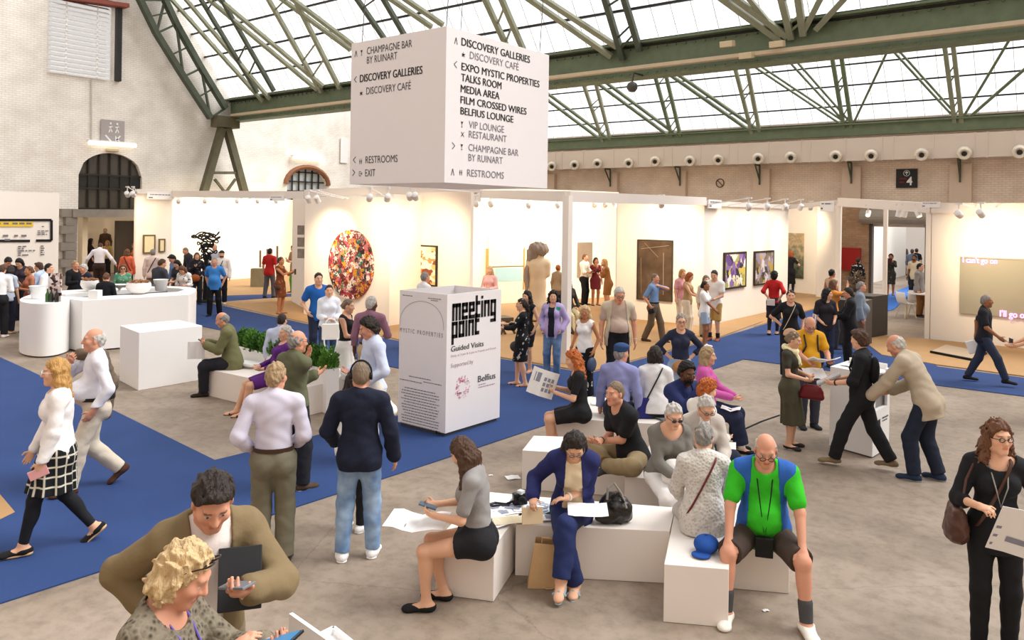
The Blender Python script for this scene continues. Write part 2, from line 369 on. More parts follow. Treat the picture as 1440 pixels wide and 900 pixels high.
a, b2 = PXp(100, 300, GX + 0.15), PXp(192, 300, GX + 0.15); tb.bar(a, b2, 0.35, 0.32)
struct(tb.build('trim_1', M_stone))
jb = MB()
yj0 = PXp(84, 330, GX + 0.12).y; yj1 = PXp(106, 330, GX + 0.12).y
for i in range(9):
    ww = (yj1 - yj0) * (1.0 if i % 2 == 0 else 0.72); jb.box((GX + 0.1, yj1 - ww / 2, 0.17 + i * 0.33), (0.35, ww, 0.32))
struct(jb.build('trim_2', M_stone))
# dark door leaf in the archway
dd = PXp(190, 318, GX - 0.3)
dp = struct(MB().box((GX - 0.45, PXp(180, 330, GX - 0.3).y, 1.25), (0.08, 0.95, 2.5)).build('door_1', mat('brown_door', '#3f352c', 0.4, 0.15, 3)))
# --- girder, beams, duct
M_green = mat('green_steel', '#6d7a60', 0.55, 0.28, 3.5, 0.15, 25)
M_green_d = mat('dark_green_steel', '#4e5648', 0.6, 0.3, 3.5, 0.15, 25)
M_pale = mat('pale_green_steel', '#8c8f78', 0.55, 0.2, 4)
XR = 12.0
g = MB(); g.box(((GX + XR) / 2, GY + 0.12, GZ + 0.08), (XR - GX, 0.10, 1.0)); g.box(((GX + XR) / 2, GY, GZ + 0.58), (XR - GX, 0.5, 0.06)); g.box(((GX + XR) / 2, GY - 0.03, GZ - 0.42), (XR - GX, 0.55, 0.08))
for x in np.arange(GX + 0.3, XR, 0.30):
    for z in (-0.30, 0.44): g.box((x, GY + 0.05, GZ + z), (0.05, 0.05, 0.05))
for x in np.arange(GX + 0.15, XR, 0.15): g.box((x, GY - 0.30, GZ - 0.40), (0.06, 0.03, 0.05))
struct(g.build('roof_girder', M_green), 'riveted green girder across the hall')
g2 = MB(); g2.box(((GX + XR) / 2, WY - 0.05, 6.72), (XR - GX, 0.3, 0.45))
g2.box(((GX + XR) / 2, WY - 0.1, 6.97), (XR - GX, 0.55, 0.07)); struct(g2.build('roof_girder.001', M_green), 'green wall beam above the duct')
tray = MB(); tray.box(((GX + XR) / 2 + 0.5, GY - 0.45, GZ - 0.22), (XR - GX - 1, 0.22, 0.10)); tag(tray.build('cable_tray', mat('beige_tray', '#c8b79c', 0.5, 0.12, 5)), 'long beige cable tray running along the green girder', 'cable tray')
S55 = R(55); NN = Vector((0, math.sin(S55), math.cos(S55)))
NP, AP = Vector((0, GY, GZ + 0.55)), Vector((0, WY, 6.95))
def nav(px, py, off=0.25): return PPl(px, py, NP - NN * off, NN)
def ais(px, py, off=0.2): return PPl(px, py, AP - NN * off, NN)
gl = MB(); sl_ = Vector((0, -math.cos(S55), math.sin(S55)))
def slab(p0, x0, x1, L, m, name, dx):
    mb = MB()
    a = Vector((x0, p0.y, p0.z)); b_ = Vector((x1, p0.y, p0.z))
    mb.quad(a, b_, b_ + sl_ * L, a + sl_ * L); o = struct(mb.build(name, m)); return o
slab(NP + NN * 0.1, GX, XR, 11, M_glass, 'ceiling_glazing', 1); slab(AP + NN * 0.1, GX, XR, 6.5, M_glass, 'ceiling_glazing.001', 1)
pur = MB()
for i in range(1, 10): c = NP + sl_ * (i * 1.12); pur.box(((GX + XR) / 2, c.y, c.z), (XR - GX, 0.07, 0.07))
for i in range(0, 8): c = AP + sl_ * (i * 0.92); pur.box(((GX + XR) / 2, c.y, c.z), (XR - GX, 0.06, 0.06))
c = NP + NN * 0.08; pur.box(((GX + XR) / 2, c.y, c.z), (XR - GX, 0.16, 0.2)); c = AP; pur.box(((GX + XR) / 2, c.y, c.z + 0.05), (XR - GX, 0.16, 0.16))
struct(pur.build('ceiling_purlins', M_dark), 'dark purlins under the roof glazing')
gb = MB()
for x in np.arange(GX + 0.6, XR, 0.62):
    a = NP + NN * 0.06; gb.bar(Vector((x, a.y, a.z)), Vector((x, a.y, a.z)) + sl_ * 10.5, 0.018, 0.03, NN)
    a = AP + NN * 0.06; gb.bar(Vector((x, a.y, a.z)), Vector((x, a.y, a.z)) + sl_ * 6.2, 0.018, 0.03, NN)
struct(gb.build('ceiling_glazing_bars', mat('pale_bar', '#d9dadb', 0.5)))
# roof members: (pixel pairs), built where they stand on the roof planes
def member(fn, a, b_, w_, ext=0.0):
    p, q = fn(*a), fn(*b_); q = q + (q - p) * ext; return p, q, w_
def truss(name, segs, label, m=M_pale):
    mb = MB()
    for p, q, w_ in segs: mb.bar(p, q, w_, w_ * 0.8, NN)
    return struct(mb.build(name, m), label)
def pair(fn, a, b_, c, d, w_, ext, lace=True):
    s1, s2 = member(fn, a, b_, w_, ext), member(fn, c, d, w_, ext); out = [s1, s2]
    if lace:
        n = 7
        for i in range(n):
            A = s1[0].lerp(s1[1], (i + (0.0 if i % 2 else 0.5)) / n); B = s2[0].lerp(s2[1], (i + (0.5 if i % 2 else 1.0)) / n); out.append((A, B, w_ * 0.35))
    return out
nd = []
for a, b_, c, d in (((370, 143), (242, 0), (380, 140), (262, 0)), ((447, 127), (285, -8), (455, 122), (300, -8)), ((493, 70), (390, -6), (500, 66), (405, -6)), ((607, 38), (540, -8), (623, 35), (560, -8)), ((860, 80), (743, -2), (868, 66), (764, -2)), ((1098, 58), (1015, -2), (1108, 52), (1034, -2))):
    nd += pair(nav, a, b_, c, d, 0.16, 1.2, False)
truss('roof_brace', nd, 'paired diagonal braces in the main roof')
for i, (a, b_, c, d) in enumerate((((362, 130), (283, 0), (385, 128), (312, 0)), ((452, 130), (378, 0), (478, 125), (415, 0)), ((572, 100), (503, 0), (596, 96), (540, 0)), ((722, 86), (655, -60), (742, 84), (680, -60)), ((876, 84), (851, 0), (900, 72), (878, 0)), ((1113, 55), (1098, -5), (1130, 50), (1122, -5)))):
    truss('roof_rafter' if i == 0 else 'roof_rafter.%03d' % i, pair(nav, a, b_, c, d, 0.17, 1.5), None, M_pale if i % 2 else M_green_d)
truss('roof_brace.001', [member(nav, (1130, 45), (1153, 0), 0.14, 1.5), member(nav, (1147, 42), (1186, 0), 0.14, 1.5), member(nav, (1098, 52), (1078, 28), 0.12, 2)], None)
ad = []
for a, b_, c, d in (((1063, 190), (946, 108), (1068, 184), (952, 104)), ((950, 198), (840, 117), (956, 193), (848, 113)), ((852, 202), (765, 137), (858, 197), (772, 133))): ad += pair(ais, a, b_, c, d, 0.13, 0.4, False)
for a, b_, c, d in (((1183, 175), (1076, 104), (1187, 171), (1080, 100)), ((1188, 172), (1110, 87), (1193, 169), (1118, 84)), ((1337, 160), (1256, 72), (1341, 157), (1263, 70))): ad += pair(ais, a, b_, c, d, 0.075, 0.4, False)
ad += [member(ais, (1200, 174), (1248, 72), 0.09, 0.4), member(ais, (1355, 164), (1420, 55), 0.09, 0.4), member(ais, (1362, 166), (1440, 98), 0.10, 0.6)]
truss('roof_brace.002', ad, 'diagonal braces in the side aisle roof', M_green)
for i, (a, b_, c, d) in enumerate((((848, 200), (821, 120), (858, 196), (838, 118)), ((946, 197), (924, 117), (957, 192), (938, 112)), ((1058, 190), (1034, 97), (1068, 185), (1050, 92)), ((1188, 187), (1170, 80), (1198, 182), (1183, 78)), ((1343, 177), (1328, 62), (1353, 174), (1340, 61)))):
    truss('roof_rafter.%03d' % (10 + i), pair(ais, a, b_, c, d, 0.15, 0.5), None, M_green if i % 2 else M_pale)
# gable truss: curved lower chord, upper chord and lacing
gt = []
inn = [PXp(x, y, GX + 0.5) for x, y in ((168, -62), (197, 0), (220, 47), (258, 108), (296, 166))]; outc = [PXp(x, y, GX + 0.5) for x, y in ((205, -62), (232, 0), (248, 34), (283, 96), (317, 152))]
for L_ in (inn, outc):
    for p, q in zip(L_, L_[1:]): gt.append((p, q, 0.28))
for i in range(5):
    gt.append((inn[i], outc[i], 0.10))
    if i < 4: gt.append((outc[i], inn[i + 1], 0.10)); m_ = inn[i].lerp(inn[i + 1], .5); gt.append((m_, outc[i].lerp(outc[i + 1], .5), 0.08))
truss('roof_truss', gt, 'laced green truss against the white gable wall', M_green_d)
af = MB()
for a, b_ in (((312, 180), (286, 272)), ((319, 180), (344, 272))): af.bar(PXp(*a, GX + 0.7), PXp(*b_, GX + 0.7) + (PXp(*b_, GX + 0.7) - PXp(*a, GX + 0.7)) * 1.1, 0.3, 0.3)
af.bar(PXp(300, 243, GX + 0.7), PXp(333, 243, GX + 0.7), 0.16, 0.12); af.bar(PXp(302, 252, GX + 0.7), PXp(316, 270, GX + 0.7), 0.1); af.bar(PXp(331, 252, GX + 0.7), PXp(318, 270, GX + 0.7), 0.1)
af.box(PXp(317, 172, GX + 0.7), (0.6, 1.1, 0.5)); struct(af.build('pillar_frame', mat('weathered_green', '#5e5a45', 0.7, 0.35, 3, 0.2, 15)), 'A-shaped iron support of the girder')
M_duct = mat('beige_duct', '#dccfc2', 0.5, 0.04, 1.5)
DY = 33.9
dk = empty('air_duct', PYp(1100, 215, DY)); tag(dk, 'long beige ventilation duct along the far wall under the glazing', 'air duct')
db = MB(); x0, x1 = PYp(690, 215, DY).x, XR
zt, zb = PYp(1100, 199, DY).z, PYp(1100, 229, DY).z
db.box(((x0 + x1) / 2, DY + 0.4, (zt + zb) / 2), (x1 - x0, 0.8, zt - zb))
for px in (781, 790, 820, 863, 897, 933, 945, 985, 1025, 1037, 1080, 1126, 1139, 1189, 1240, 1256, 1312, 1370, 1388, 1425): db.box((PYp(px, 215, DY).x, DY + 0.4, (zt + zb) / 2), (0.05, 0.84, zt - zb + 0.04))
rel(db.build('duct_body', M_duct), dk)
M_noz = mat('cream_nozzle', '#e9dfce', 0.4)
for i, (px, py) in enumerate(((776, 234), (808, 232), (840, 230), (884, 229.5), (921, 227), (970, 226.5), (1010, 225), (1066, 223), (1112, 221.5), (1175, 220), (1225, 219), (1296, 217.5), (1356, 215.5), (1434, 213.5))):
    c = PYp(px, py, DY - 0.15); mb = MB()
    mm = (CAM - c).normalized(); mm = Vector((mm.x * 0.9 , mm.y, -0.25)).normalized()
    mb.lathe([(0.15, -0.15), (0.24, -0.1), (0.26, 0.0), (0.24, 0.1), (0.20, 0.2), (0.16, 0.2), (0.10, 0.12), (0.09, 0.1)], c, 16, mm.to_track_quat('Z', 'Y').to_matrix())
    nz = rel(mb.build('nozzle', M_noz, smooth=True), dk)
    d2 = MB(); d2.lathe([(0.001, 0.0), (0.095, 0.0), (0.09, 0.015)], c + mm * 0.115, 14, mm.to_track_quat('Z', 'Y').to_matrix()); nm = d2.build('nozzle_throat', M_dark); rel(nm, dk)
for px in (858, 956, 1068, 1197, 1350):
    mb = MB(); a = PYp(px, 236, WY - 0.3); mb.bar(Vector((a.x, WY - 0.28, zb - 0.05)), Vector((a.x, WY - 0.28, zb - 0.9)), 0.06); mb.bar(Vector((a.x, DY + 0.1, zb - 0.03)), Vector((a.x, WY - 0.28, zb - 0.03)), 0.06); mb.bar(Vector((a.x, DY + 0.1, zb - 0.05)), Vector((a.x, WY - 0.28, zb - 0.7)), 0.05)
    rel(mb.build('bracket', M_green_d), dk)
# roller door
rd = struct(empty('door_2', Vector(((dl.x + dr.x) / 2, WY, 0))))
mb = MB(); mb.lathe([(0.3, 0), (0.3, dr.x - dl.x + 0.6)], Vector((dl.x - 0.3, WY - 0.45, dl.z + 0.22)), 16, Matrix(((0, 0, 1), (0, 1, 0), (-1, 0, 0)))); rel(mb.build('roller', mat('grey_shutter', '#a39a8c', 0.5, 0.1, 8)), rd)
mb = MB(); mb.box((dl.x, WY - 0.1, dl.z / 2), (0.16, 0.3, dl.z)); mb.box((dr.x, WY - 0.1, dl.z / 2), (0.16, 0.3, dl.z)); rel(mb.build('door_frame', mat('dark_rail', '#5a5048', 0.5)), rd)
rel(MB().box(((dl.x + dr.x) / 2, WY - 0.05, dl.z - 0.12), (dr.x - dl.x, 0.12, 0.14)).build('shutter_edge', M_duct), rd)
bk = MB(); a = PYp(1183, 330, WY - 0.3); c_ = PYp(1222, 330, WY - 0.3); bk.box(((a.x + c_.x) / 2, WY - 0.2, 1.75), (c_.x - a.x, 0.3, 3.5)); o2 = Vector((a.x, WY, 0)); bk.uv = lambda v: (v.x + v.y, v.z)
struct(bk.build('wall_brick_pier', M_raw))
# --- booth walls
M_wall = mat('booth_white', '#f3e9dd', 0.75, 0.015, 1.5)
def bwall(name, a, b_, ztop, th=0.12, z0=0.0, m=None):         # a, b_: floor points of the visible face
    d = (b_ - a); d.z = 0; d.normalize(); n = Vector((-d.y, d.x, 0))
    if n.dot(a - CAM) < 0: n = -n
    q = [a, b_, b_ + n * th, a + n * th]
    return struct(MB().prism([(p.x, p.y) for p in q], z0, ztop).build(name, m or M_wall))
def ztop(p, px, py): return CAMZ + (hor(px) - py) * dep(p) / FPX
def fl(px, py): return P(px, py, 0)
WL = {}
def W(key, a, b_, tpx, tpy, th=0.12, z=None):
    zt_ = z or ztop(a if abs(tpx - 0) >= 0 else b_, tpx, tpy); o = bwall('wall_' + key, a, b_, zt_, th); WL[key] = (a, b_, zt_); return o
pX = lambda px, x: Vector((x, PXp(px, 300, x).y, 0)); pY = lambda px, y: Vector((PYp(px, 300, y).x, y, 0))
W('booth_left', pX(191, -27.2), pX(242, -27.2), 191, 269)
W('booth_left_back', pX(236, -31.0), pX(412, -31.0), 300, 277)
W('booth_left_side', pX(412, -31.0), pX(412, -31.0) + Vector((9, .3, 0)) * 0.1, 412, 277)
w2a, w2b = fl(427, 442), fl(547, 459)
W('booth_oval', w2a, w2b, 427, 277); dir2 = (w2b - w2a).normalized(); n2_ = Vector((-dir2.y, dir2.x, 0)); n2_ = n2_ if n2_.y > 0 else -n2_
W('booth_oval_side', w2a + n2_ * 0.12, w2a + n2_ * 5, 427, 276.5)
w3a = w2b + n2_ * 1.2 - dir2 * 1.0; W('booth_recess', w3a, PV(662, 300, w3a, w3a + dir2), 0, 0, 0.12, 3.62)
W('booth_recess_side', w2b + n2_ * 0.12, w2b + n2_ * 1.2, 0, 0, 0.1, 3.5)
w5a, w5b = fl(656, 431), fl(868, 417.5); W('booth_statue', w5a, w5b, 760, 285, 0.12, 3.9)
w6a, w6b = fl(866, 447), fl(988, 459); W('booth_dark', w6a, w6b, 985, 285.5)
W('booth_dark_end', w6a + Vector((.0, .12, 0)), w6a + Vector((.1, 4, 0)), 0, 0, 0.1, WL['booth_dark'][2])
w7a, w7b = fl(988, 459), fl(1107, 433); W('booth_pair', w7a, w7b, 988, 285.5)
w8a, w8b = fl(1100, 410), fl(1147, 415); W('booth_landscape', w8a, w8b, 1147, 288)
W('booth_landscape_end', fl(1147.5, 418), fl(1176, 421), 1147, 288)
w9a, w9b = fl(1308, 477), fl(1440, 490.5); w9c = w9a + (w9b - w9a) * 2.6; W('booth_neon', w9a, w9c, 1440, 290)
W('booth_neon_side', w9a + Vector((0, .12, 0)), w9a + Vector((0, 5.5, 0)), 0, 0, 0.1, WL['booth_neon'][2])
# menu wall behind the bar
wm_b = pX(83, -24.5); wm_a = pX(-140, -24.5); W('menu', wm_a, wm_b, 0, 0, 0.15, CAMZ + (hor(60) - 271) * dep(wm_b) / FPX)
# fascia beams and posts of the booths
M_fas = mat('fascia_white', '#e6dcd3', 0.6, 0.02, 2)
fsc = []
def beam(pa, pb, hgt, label=None, wd=0.12):
    o = MB().bar(pa, pb, wd, hgt).build('trim_%d' % (30 + len(fsc)), M_fas); struct(o, label); fsc.append(o); return o
pole = P(795, 512); ZF = ztop(pole, 795, 268)
pf = Vector((pole.x, pole.y, ZF - 0.12)); 
def along(base, px, yy): return base
lf = PPl(190, 271, pf, Vector((0, 0, 1))) if False else None
va = PV(427, 272, Vector((pole.x, pole.y, 0)), Vector((pole.x - dir2.x * -1, pole.y - dir2.y * -1, 0)))
vb = PV(985, 288, Vector((pole.x, pole.y, 0)), Vector((w6b.x, w6b.y, 0)))
beam(pf, Vector((PV(650, 270, Vector((pole.x, pole.y, 0)), w5a).x, PV(650, 270, Vector((pole.x, pole.y, 0)), w5a).y, PV(650, 272, Vector((pole.x, pole.y, 0)), w5a).z)), 0.22)
beam(pf, Vector((w6b.x, w6b.y, WL['booth_dark'][2] + 0.02)), 0.22)
beam(Vector((w2a.x, w2a.y, WL['booth_oval'][2] + 0.10)), Vector((w3a.x, w3a.y - .1, 3.72)) + dir2 * 3.2, 0.22)
beam(Vector((pX(242, -27.2).x, pX(242, -27.2).y, WL['booth_left'][2] - 0.05)), Vector((w2a.x, w2a.y, WL['booth_oval'][2] + 0.06)), 0.22)
beam(pX(191, -27.2) + Vector((0, 0, WL['booth_left'][2])), pX(242, -27.2) + Vector((0, 0, WL['booth_left'][2])), 0.16)
pr = P(1178, 440); zr = ztop(pr, 1178, 284)
beam(Vector((w6b.x, w6b.y, WL['booth_pair'][2])), Vector((w7b.x, w7b.y, WL['booth_pair'][2])), 0.14)
beam(Vector((w7b.x, w7b.y, WL['booth_pair'][2])), Vector((pr.x, pr.y, zr)), 0.14)
beam(Vector((pr.x, pr.y, zr)), Vector((w9a.x, w9a.y, WL['booth_neon'][2] - 0.08)), 0.26)
beam(Vector((w9a.x, w9a.y, WL['booth_neon'][2] - 0.08)), Vector((w9c.x, w9c.y, WL['booth_neon'][2] - 0.08)), 0.26, None, 0.18)
def post(p, zt_, wd=0.12, name='trim_60'):
    struct(MB().box((p.x, p.y, zt_ / 2), (wd, wd, zt_)).build(name, M_wall))
post(pole, ZF - 0.1, 0.15, 'trim_60'); post(pr, zr - 0.05, 0.14, 'trim_61')
pp = P(1243.5, 452); post(pp, ztop(pp, 1243, 290), 0.11, 'trim_62')
pq = P(1304, 476); post(pq, WL['booth_neon'][2] - 0.1, 0.12, 'trim_63')
# ================================================================== things
M_wp = mat('white_painted_board', '#f0eeec', 0.45, 0.015, 2)
M_wb = mat('white_bench_board', '#e9e0d8', 0.5, 0.03, 4, 0.02, 30)
M_ink = mat('black_ink', '#141416', 0.6, 0.02)
M_ink2 = mat('grey_ink', '#4a4a4e', 0.6, 0.02)
M_inkl = mat('pale_ink', '#77727a', 0.6, 0.02)
def fit(face, plane, org, body, px0, py0, px1, cap, off=0.0):
    # text starting at pixel (px0,py0) on the plane, ending at px1, capitals `cap` pixels high
    a, b_ = plane(px0, py0), plane(px1, py0); wd = abs((b_ - a).dot(face.r)); hh = cap * dep(a) / FPX
    vs, fs = textmesh(body, 1.0, 0.0); xs = [v[0] for v in vs]; ref = 0.60
    kx = wd / (max(xs) - min(xs)); ky = hh / ref; x0 = (a - face.o).dot(face.r); y0 = face.o.z - a.z
    mb = MB()
    for sh in ((-.5, .5, 0) if off else (0,)): mb.add([face.at(x0 + (v[0] - min(xs)) * kx + sh * hh * .07, y0 - v[1] * ky, 1 + sh * .1) for v in vs], fs)
    face.ex.append(mb)
def fxy(face, plane, px, py): a = plane(px, py); return (a - face.o).dot(face.r), face.o.z - a.z
def arrow(face, c, s, k):
    x, y = c; wd = s * 0.22
    d = {'^': [(x - s * .6, y + s), (x, y - s), (x + s * .6, y + s)], '<': [(x + s * .6, y - s), (x - s * .6, y), (x + s * .6, y + s)], '>': [(x - s * .6, y - s), (x + s * .6, y), (x - s * .6, y + s)]}[k]
    face.line(d, wd)
def icon(face, c, s, k):
    x, y = c
    if k == 'glass': face.poly([(x - s * .6, y - s), (x + s * .6, y - s), (x, y + s * .1)]); face.rect(x - s * .08, y, x + s * .08, y + s * .9); face.rect(x - s * .4, y + s * .85, x + s * .4, y + s)
    elif k == 'cup': face.poly([(x - s * .8, y - s * .1), (x + s * .6, y - s * .1), (x + s * .4, y + s * .7), (x - s * .6, y + s * .7)]); face.rect(x - s * .9, y + s * .8, x + s * .8, y + s * .95); face.rect(x + s * .6, y, x + s * .95, y + s * .12); face.rect(x - s * .15, y - s * .7, x - s * .02, y - s * .25)
    elif k == 'fork': face.line([(x - s * .7, y - s * .8), (x + s * .7, y + s * .8)], s * .25); face.line([(x + s * .7, y - s * .8), (x - s * .7, y + s * .8)], s * .25)
    elif k == 'people':
        for d in (-.45, .45): face.rect(x + (d - .22) * s, y - s * .45, x + (d + .22) * s, y + s * .3); face.rect(x + (d - .12) * s, y + s * .3, x + (d + .12) * s, y + s); face.rect(x + (d - .15) * s, y - s * .9, x + (d + .15) * s, y - s * .6)
    elif k == 'exit': face.line([(x + s * .2, y - s * .4), (x + s * .2, y - s * .8), (x - s * .7, y - s * .8), (x - s * .7, y + s * .8), (x + s * .2, y + s * .8), (x + s * .2, y + s * .4)], s * .18); face.line([(x - s * .3, y), (x + s, y)], s * .2); face.line([(x + s * .6, y - s * .4), (x + s, y), (x + s * .6, y + s * .4)], s * .18)
# --- hanging direction cube
s0 = PD(624.8, 256.5, 9.87); sR = PXp(769.4, 265, s0.x).y; sL = PYp(491.6, 258, s0.y).x; sZ = CAMZ + (hor(625) - 36.5) * 9.87 / FPX
sg = tag(empty('hanging_sign', (s0.x, s0.y, s0.z)), 'large white hanging cube sign listing galleries, restrooms and exit with arrows', 'sign')
rel(MB().box(((s0.x + sL) / 2, (s0.y + sR) / 2, (s0.z + sZ) / 2), (s0.x - sL, sR - s0.y, sZ - s0.z)).build('sign_box', mat('sign_white', '#e9e4e4', 0.5, 0.01)), sg)
cb = MB()
for x, y in ((sL + .1, s0.y + .1), (s0.x - .1, s0.y + .1), (s0.x - .1, sR - .1), (sL + .1, sR - .1)): cb.tube([(x, y, sZ), (x + .2, y + .3, sZ + 7)], 0.006, 5)
rel(cb.build('hanging_wires', M_ink2), sg)
fL = Face((sL, s0.y, sZ), (1, 0, 0), (0, -1, 0)); pL = lambda a, b_: PYp(480 + a / 3.6, 30 + b_ / 3.6, s0.y)
fR = Face((s0.x, s0.y, sZ), (0, 1, 0), (1, 0, 0)); pR = lambda a, b_: PXp(480 + a / 3.6, 30 + b_ / 3.6, s0.x)
fLb = Face(fL.o, fL.r, fL.n); fRb = Face(fR.o, fR.r, fR.n)
for bd, x, y, e, c in (('CHAMPAGNE BAR', 130, 168, 358, 31), ('BY RUINART', 130, 215, 283, 31), ('DISCOVERY CAFÉ', 127, 371, 352, 31), ('RESTROOMS', 123, 719, 285, 31), ('EXIT', 121, 785, 172, 31)): fit(fL, pL, 0, bd, x, y, e, c / 3.6)
fit(fLb, pL, 0, 'DISCOVERY GALLERIES', 95, 309, 410, 33 / 3.6, 0.006)
for bd, x, y, e, c in (('DISCOVERY GALLERIES', 608, 121, 955, 34), ('EXPO MYSTIC PROPERTIES', 608, 246, 1003, 33), ('TALKS ROOM', 606, 301, 810, 33), ('MEDIA AREA', 604, 358, 800, 33), ('FILM CROSSED WIRES', 603, 414, 937, 32), ('BELFIUS LOUNGE', 603, 470, 870, 32)): fit(fRb, pR, 0, bd, x, y, e, c / 3.6, 0.006)
for bd, x, y, e, c in (('DISCOVERY CAFÉ', 650, 188, 898, 32), ('VIP LOUNGE', 645, 539, 823, 31), ('RESTAURANT', 645, 588, 836, 31), ('CHAMPAGNE BAR', 643, 655, 896, 31), ('BY RUINART', 643, 706, 816, 31), ('RESTROOMS', 636, 784, 822, 31)): fit(fR, pR, 0, bd, x, y, e, c / 3.6)
for (x, y), k in (((75, 165), '^'), ((72, 295), '<'), ((67, 702), '<'), ((63, 766), '>')): arrow(fLb, fxy(fLb, pL, x, y), 0.042, k)
for (x, y), k in (((580, 99), '^'), ((577, 218), '<'), ((567, 630), '>'), ((563, 763), '^')): arrow(fRb, fxy(fRb, pR, x, y), 0.042, k)
for (x, y), k in (((103, 160), 'glass'), ((102, 360), 'cup'), ((98, 709), 'people'), ((97, 771), 'exit')): icon(fLb, fxy(fLb, pL, x, y), 0.036, k)
for (x, y), k in (((618, 165), 'cup'), ((610, 522), 'glass'), ((613, 572), 'fork'), ((609, 637), 'glass'), ((604, 765), 'people')): icon(fRb, fxy(fRb, pR, x, y), 0.036, k)
for nm, f_, m_ in (('lettering', fL, M_ink2), ('lettering', fLb, M_ink), ('lettering', fR, M_inkl), ('lettering', fRb, M_ink)): f_.build(nm, m_, sg)
# --- meeting point box
b0 = P(626, 616); bR = PXp(702.3, 596, b0.x).y; bL = PYp(559.5, 602, b0.y).x; bZ = ztop(b0, 628, 414.5)
mpb = tag(empty('meeting_point_box', (b0.x, b0.y, 0)), 'white meeting point box on the blue carpet under the hanging cube', 'info box')
mb = MB(); th = 0.03
mb.box(((b0.x + bL) / 2, b0.y + th / 2, (bZ + .06) / 2), (b0.x - bL, th, bZ - .06)); mb.box(((b0.x + bL) / 2, bR - th / 2, (bZ + .06) / 2), (b0.x - bL, th, bZ - .06))
mb.box((b0.x - th / 2, (b0.y + bR) / 2, (bZ + .06) / 2), (th, bR - b0.y - 2 * th, bZ - .06)); mb.box((bL + th / 2, (b0.y + bR) / 2, (bZ + .06) / 2), (th, bR - b0.y - 2 * th, bZ - .06))
mb.box(((b0.x + bL) / 2, (b0.y + bR) / 2, bZ * .7), (b0.x - bL - 2 * th, bR - b0.y - 2 * th, .03))
rel(mb.build('side_panels', mat('sign_white', '#e9e4e4', 0.5, 0.01)), mpb)
rel(MB().box(((b0.x + bL) / 2, (b0.y + bR) / 2, 0.045), (b0.x - bL - .06, bR - b0.y - .06, .066)).build('plinth', M_ink2), mpb)
gL = Face((bL, b0.y, bZ), (1, 0, 0), (0, -1, 0)); qL = lambda a, b_: PYp(560 + a / 3.9125, 390 + b_ / 3.9125, b0.y)
gR = Face((b0.x, b0.y, bZ), (0, 1, 0), (1, 0, 0)); qR = lambda a, b_: PXp(560 + a / 3.9125, 390 + b_ / 3.9125, b0.x)
gLs = Face(gL.o, gL.r, gL.n); gRs = Face(gR.o, gR.r, gR.n); gRp = Face(gR.o, gR.r, gR.n)
BL = {'m': (7, [(0, 0, 7, 1.6), (0, 0, 1.8, 7), (2.6, 0, 4.4, 7), (5.2, 0, 7, 7)]), 'e': (5, [(0, 0, 5, 1.6), (0, 0, 1.8, 7), (0, 5.4, 5, 7), (3.2, 0, 5, 4.2), (0, 2.8, 5, 4.2)]),
      't': (4, [(0, -2.4, 1.8, 7), (0, 0, 4, 1.6), (0, 5.4, 4, 7)]), 'i': (1.8, [(0, 0, 1.8, 7), (0, -2, 1.8, -.8)]), 'n': (5, [(0, 0, 5, 1.6), (0, 0, 1.8, 7), (3.2, 0, 5, 7)]),
      'g': (5, [(0, 0, 5, 1.6), (0, 0, 1.8, 7), (0, 5.4, 5, 7), (3.2, 0, 5, 9.6), (0, 8.2, 5, 9.6)]), 'p': (5, [(0, 0, 5, 1.6), (0, 0, 1.8, 9.6), (3.2, 0, 5, 7), (0, 5.4, 5, 7)]), 'o': (5, [(0, 0, 5, 1.6), (0, 0, 1.8, 7), (3.2, 0, 5, 7), (0, 5.4, 5, 7)])}
for wd, (xa, ya), xe, hh in (('meeting', (297, 146), 542, 96), ('point', (294, 246), 450, 92)):
    tot = sum(BL[c][0] + .7 for c in wd); x0, y0 = fxy(gR, qR, xa, ya); x1, _ = fxy(gR, qR, xe, ya); k = (x1 - x0) / tot; ky = hh / 3.9125 * 10.7 / FPX / 7; x = x0
    for c in wd:
        for r_ in BL[c][1]: gR.rect(x + r_[0] * k, y0 + r_[1] * ky, x + r_[2] * k, y0 + r_[3] * ky)
        x += (BL[c][0] + .7) * k
fit(gRs, qR, 0, 'Guided Visits', 290, 410, 468, 6.6, 0.012); fit(gRs, qR, 0, 'Belfius', 438, 577, 533, 7.6, 0.01)
fit(gRp, qR, 0, 'Supported by', 289, 498, 412, 5.0); fit(gRp, qR, 0, 'Daily at 3 pm & 5 pm in French and Dutch', 290, 440, 536, 2.6)
rr = random.Random(3)
for yy, e in ((590, 480), (604, 530)): x0, y0 = fxy(gRp, qR, 440, yy); x1, _ = fxy(gRp, qR, e, yy); gRp.words(x0, x1, y0, 0.012, rr)
gRk = Face(gR.o, gR.r, gR.n); cx_, cy_ = fxy(gR, qR, 353, 603); rad = 50 / 3.9125 * 10.9 / FPX * 1.15
for i in range(120):
    an = rr.uniform(0, 6.28); r_ = rad * (0.45 + 0.55 * rr.random()); l_ = rad * rr.uniform(.08, .2); an2 = an + rr.uniform(-.9, .9)
    x, y = cx_ + math.cos(an) * r_, cy_ + math.sin(an) * r_; gRk.line([(x, y), (x + math.cos(an2) * l_, y + math.sin(an2) * l_)], rad * rr.uniform(.03, .08))
x0, y0 = fxy(gLs, qL, 8, 300)
fit(gLs, qL, 0, 'M Y S T I C   P R O P E R T I E S', 10, 298, 246, 5.0)
arc = []
for i in range(41):
    tt = i / 40; an = math.pi * (1 - tt); xx = 130 + 121 * math.cos(an); yb = 268 + 24 * tt; yy = yb - (146 + 4 * tt) * math.sin(an) ** 0.8; arc.append(fxy(gLs, qL, xx, yy))
gLs.line(arc, 0.005)
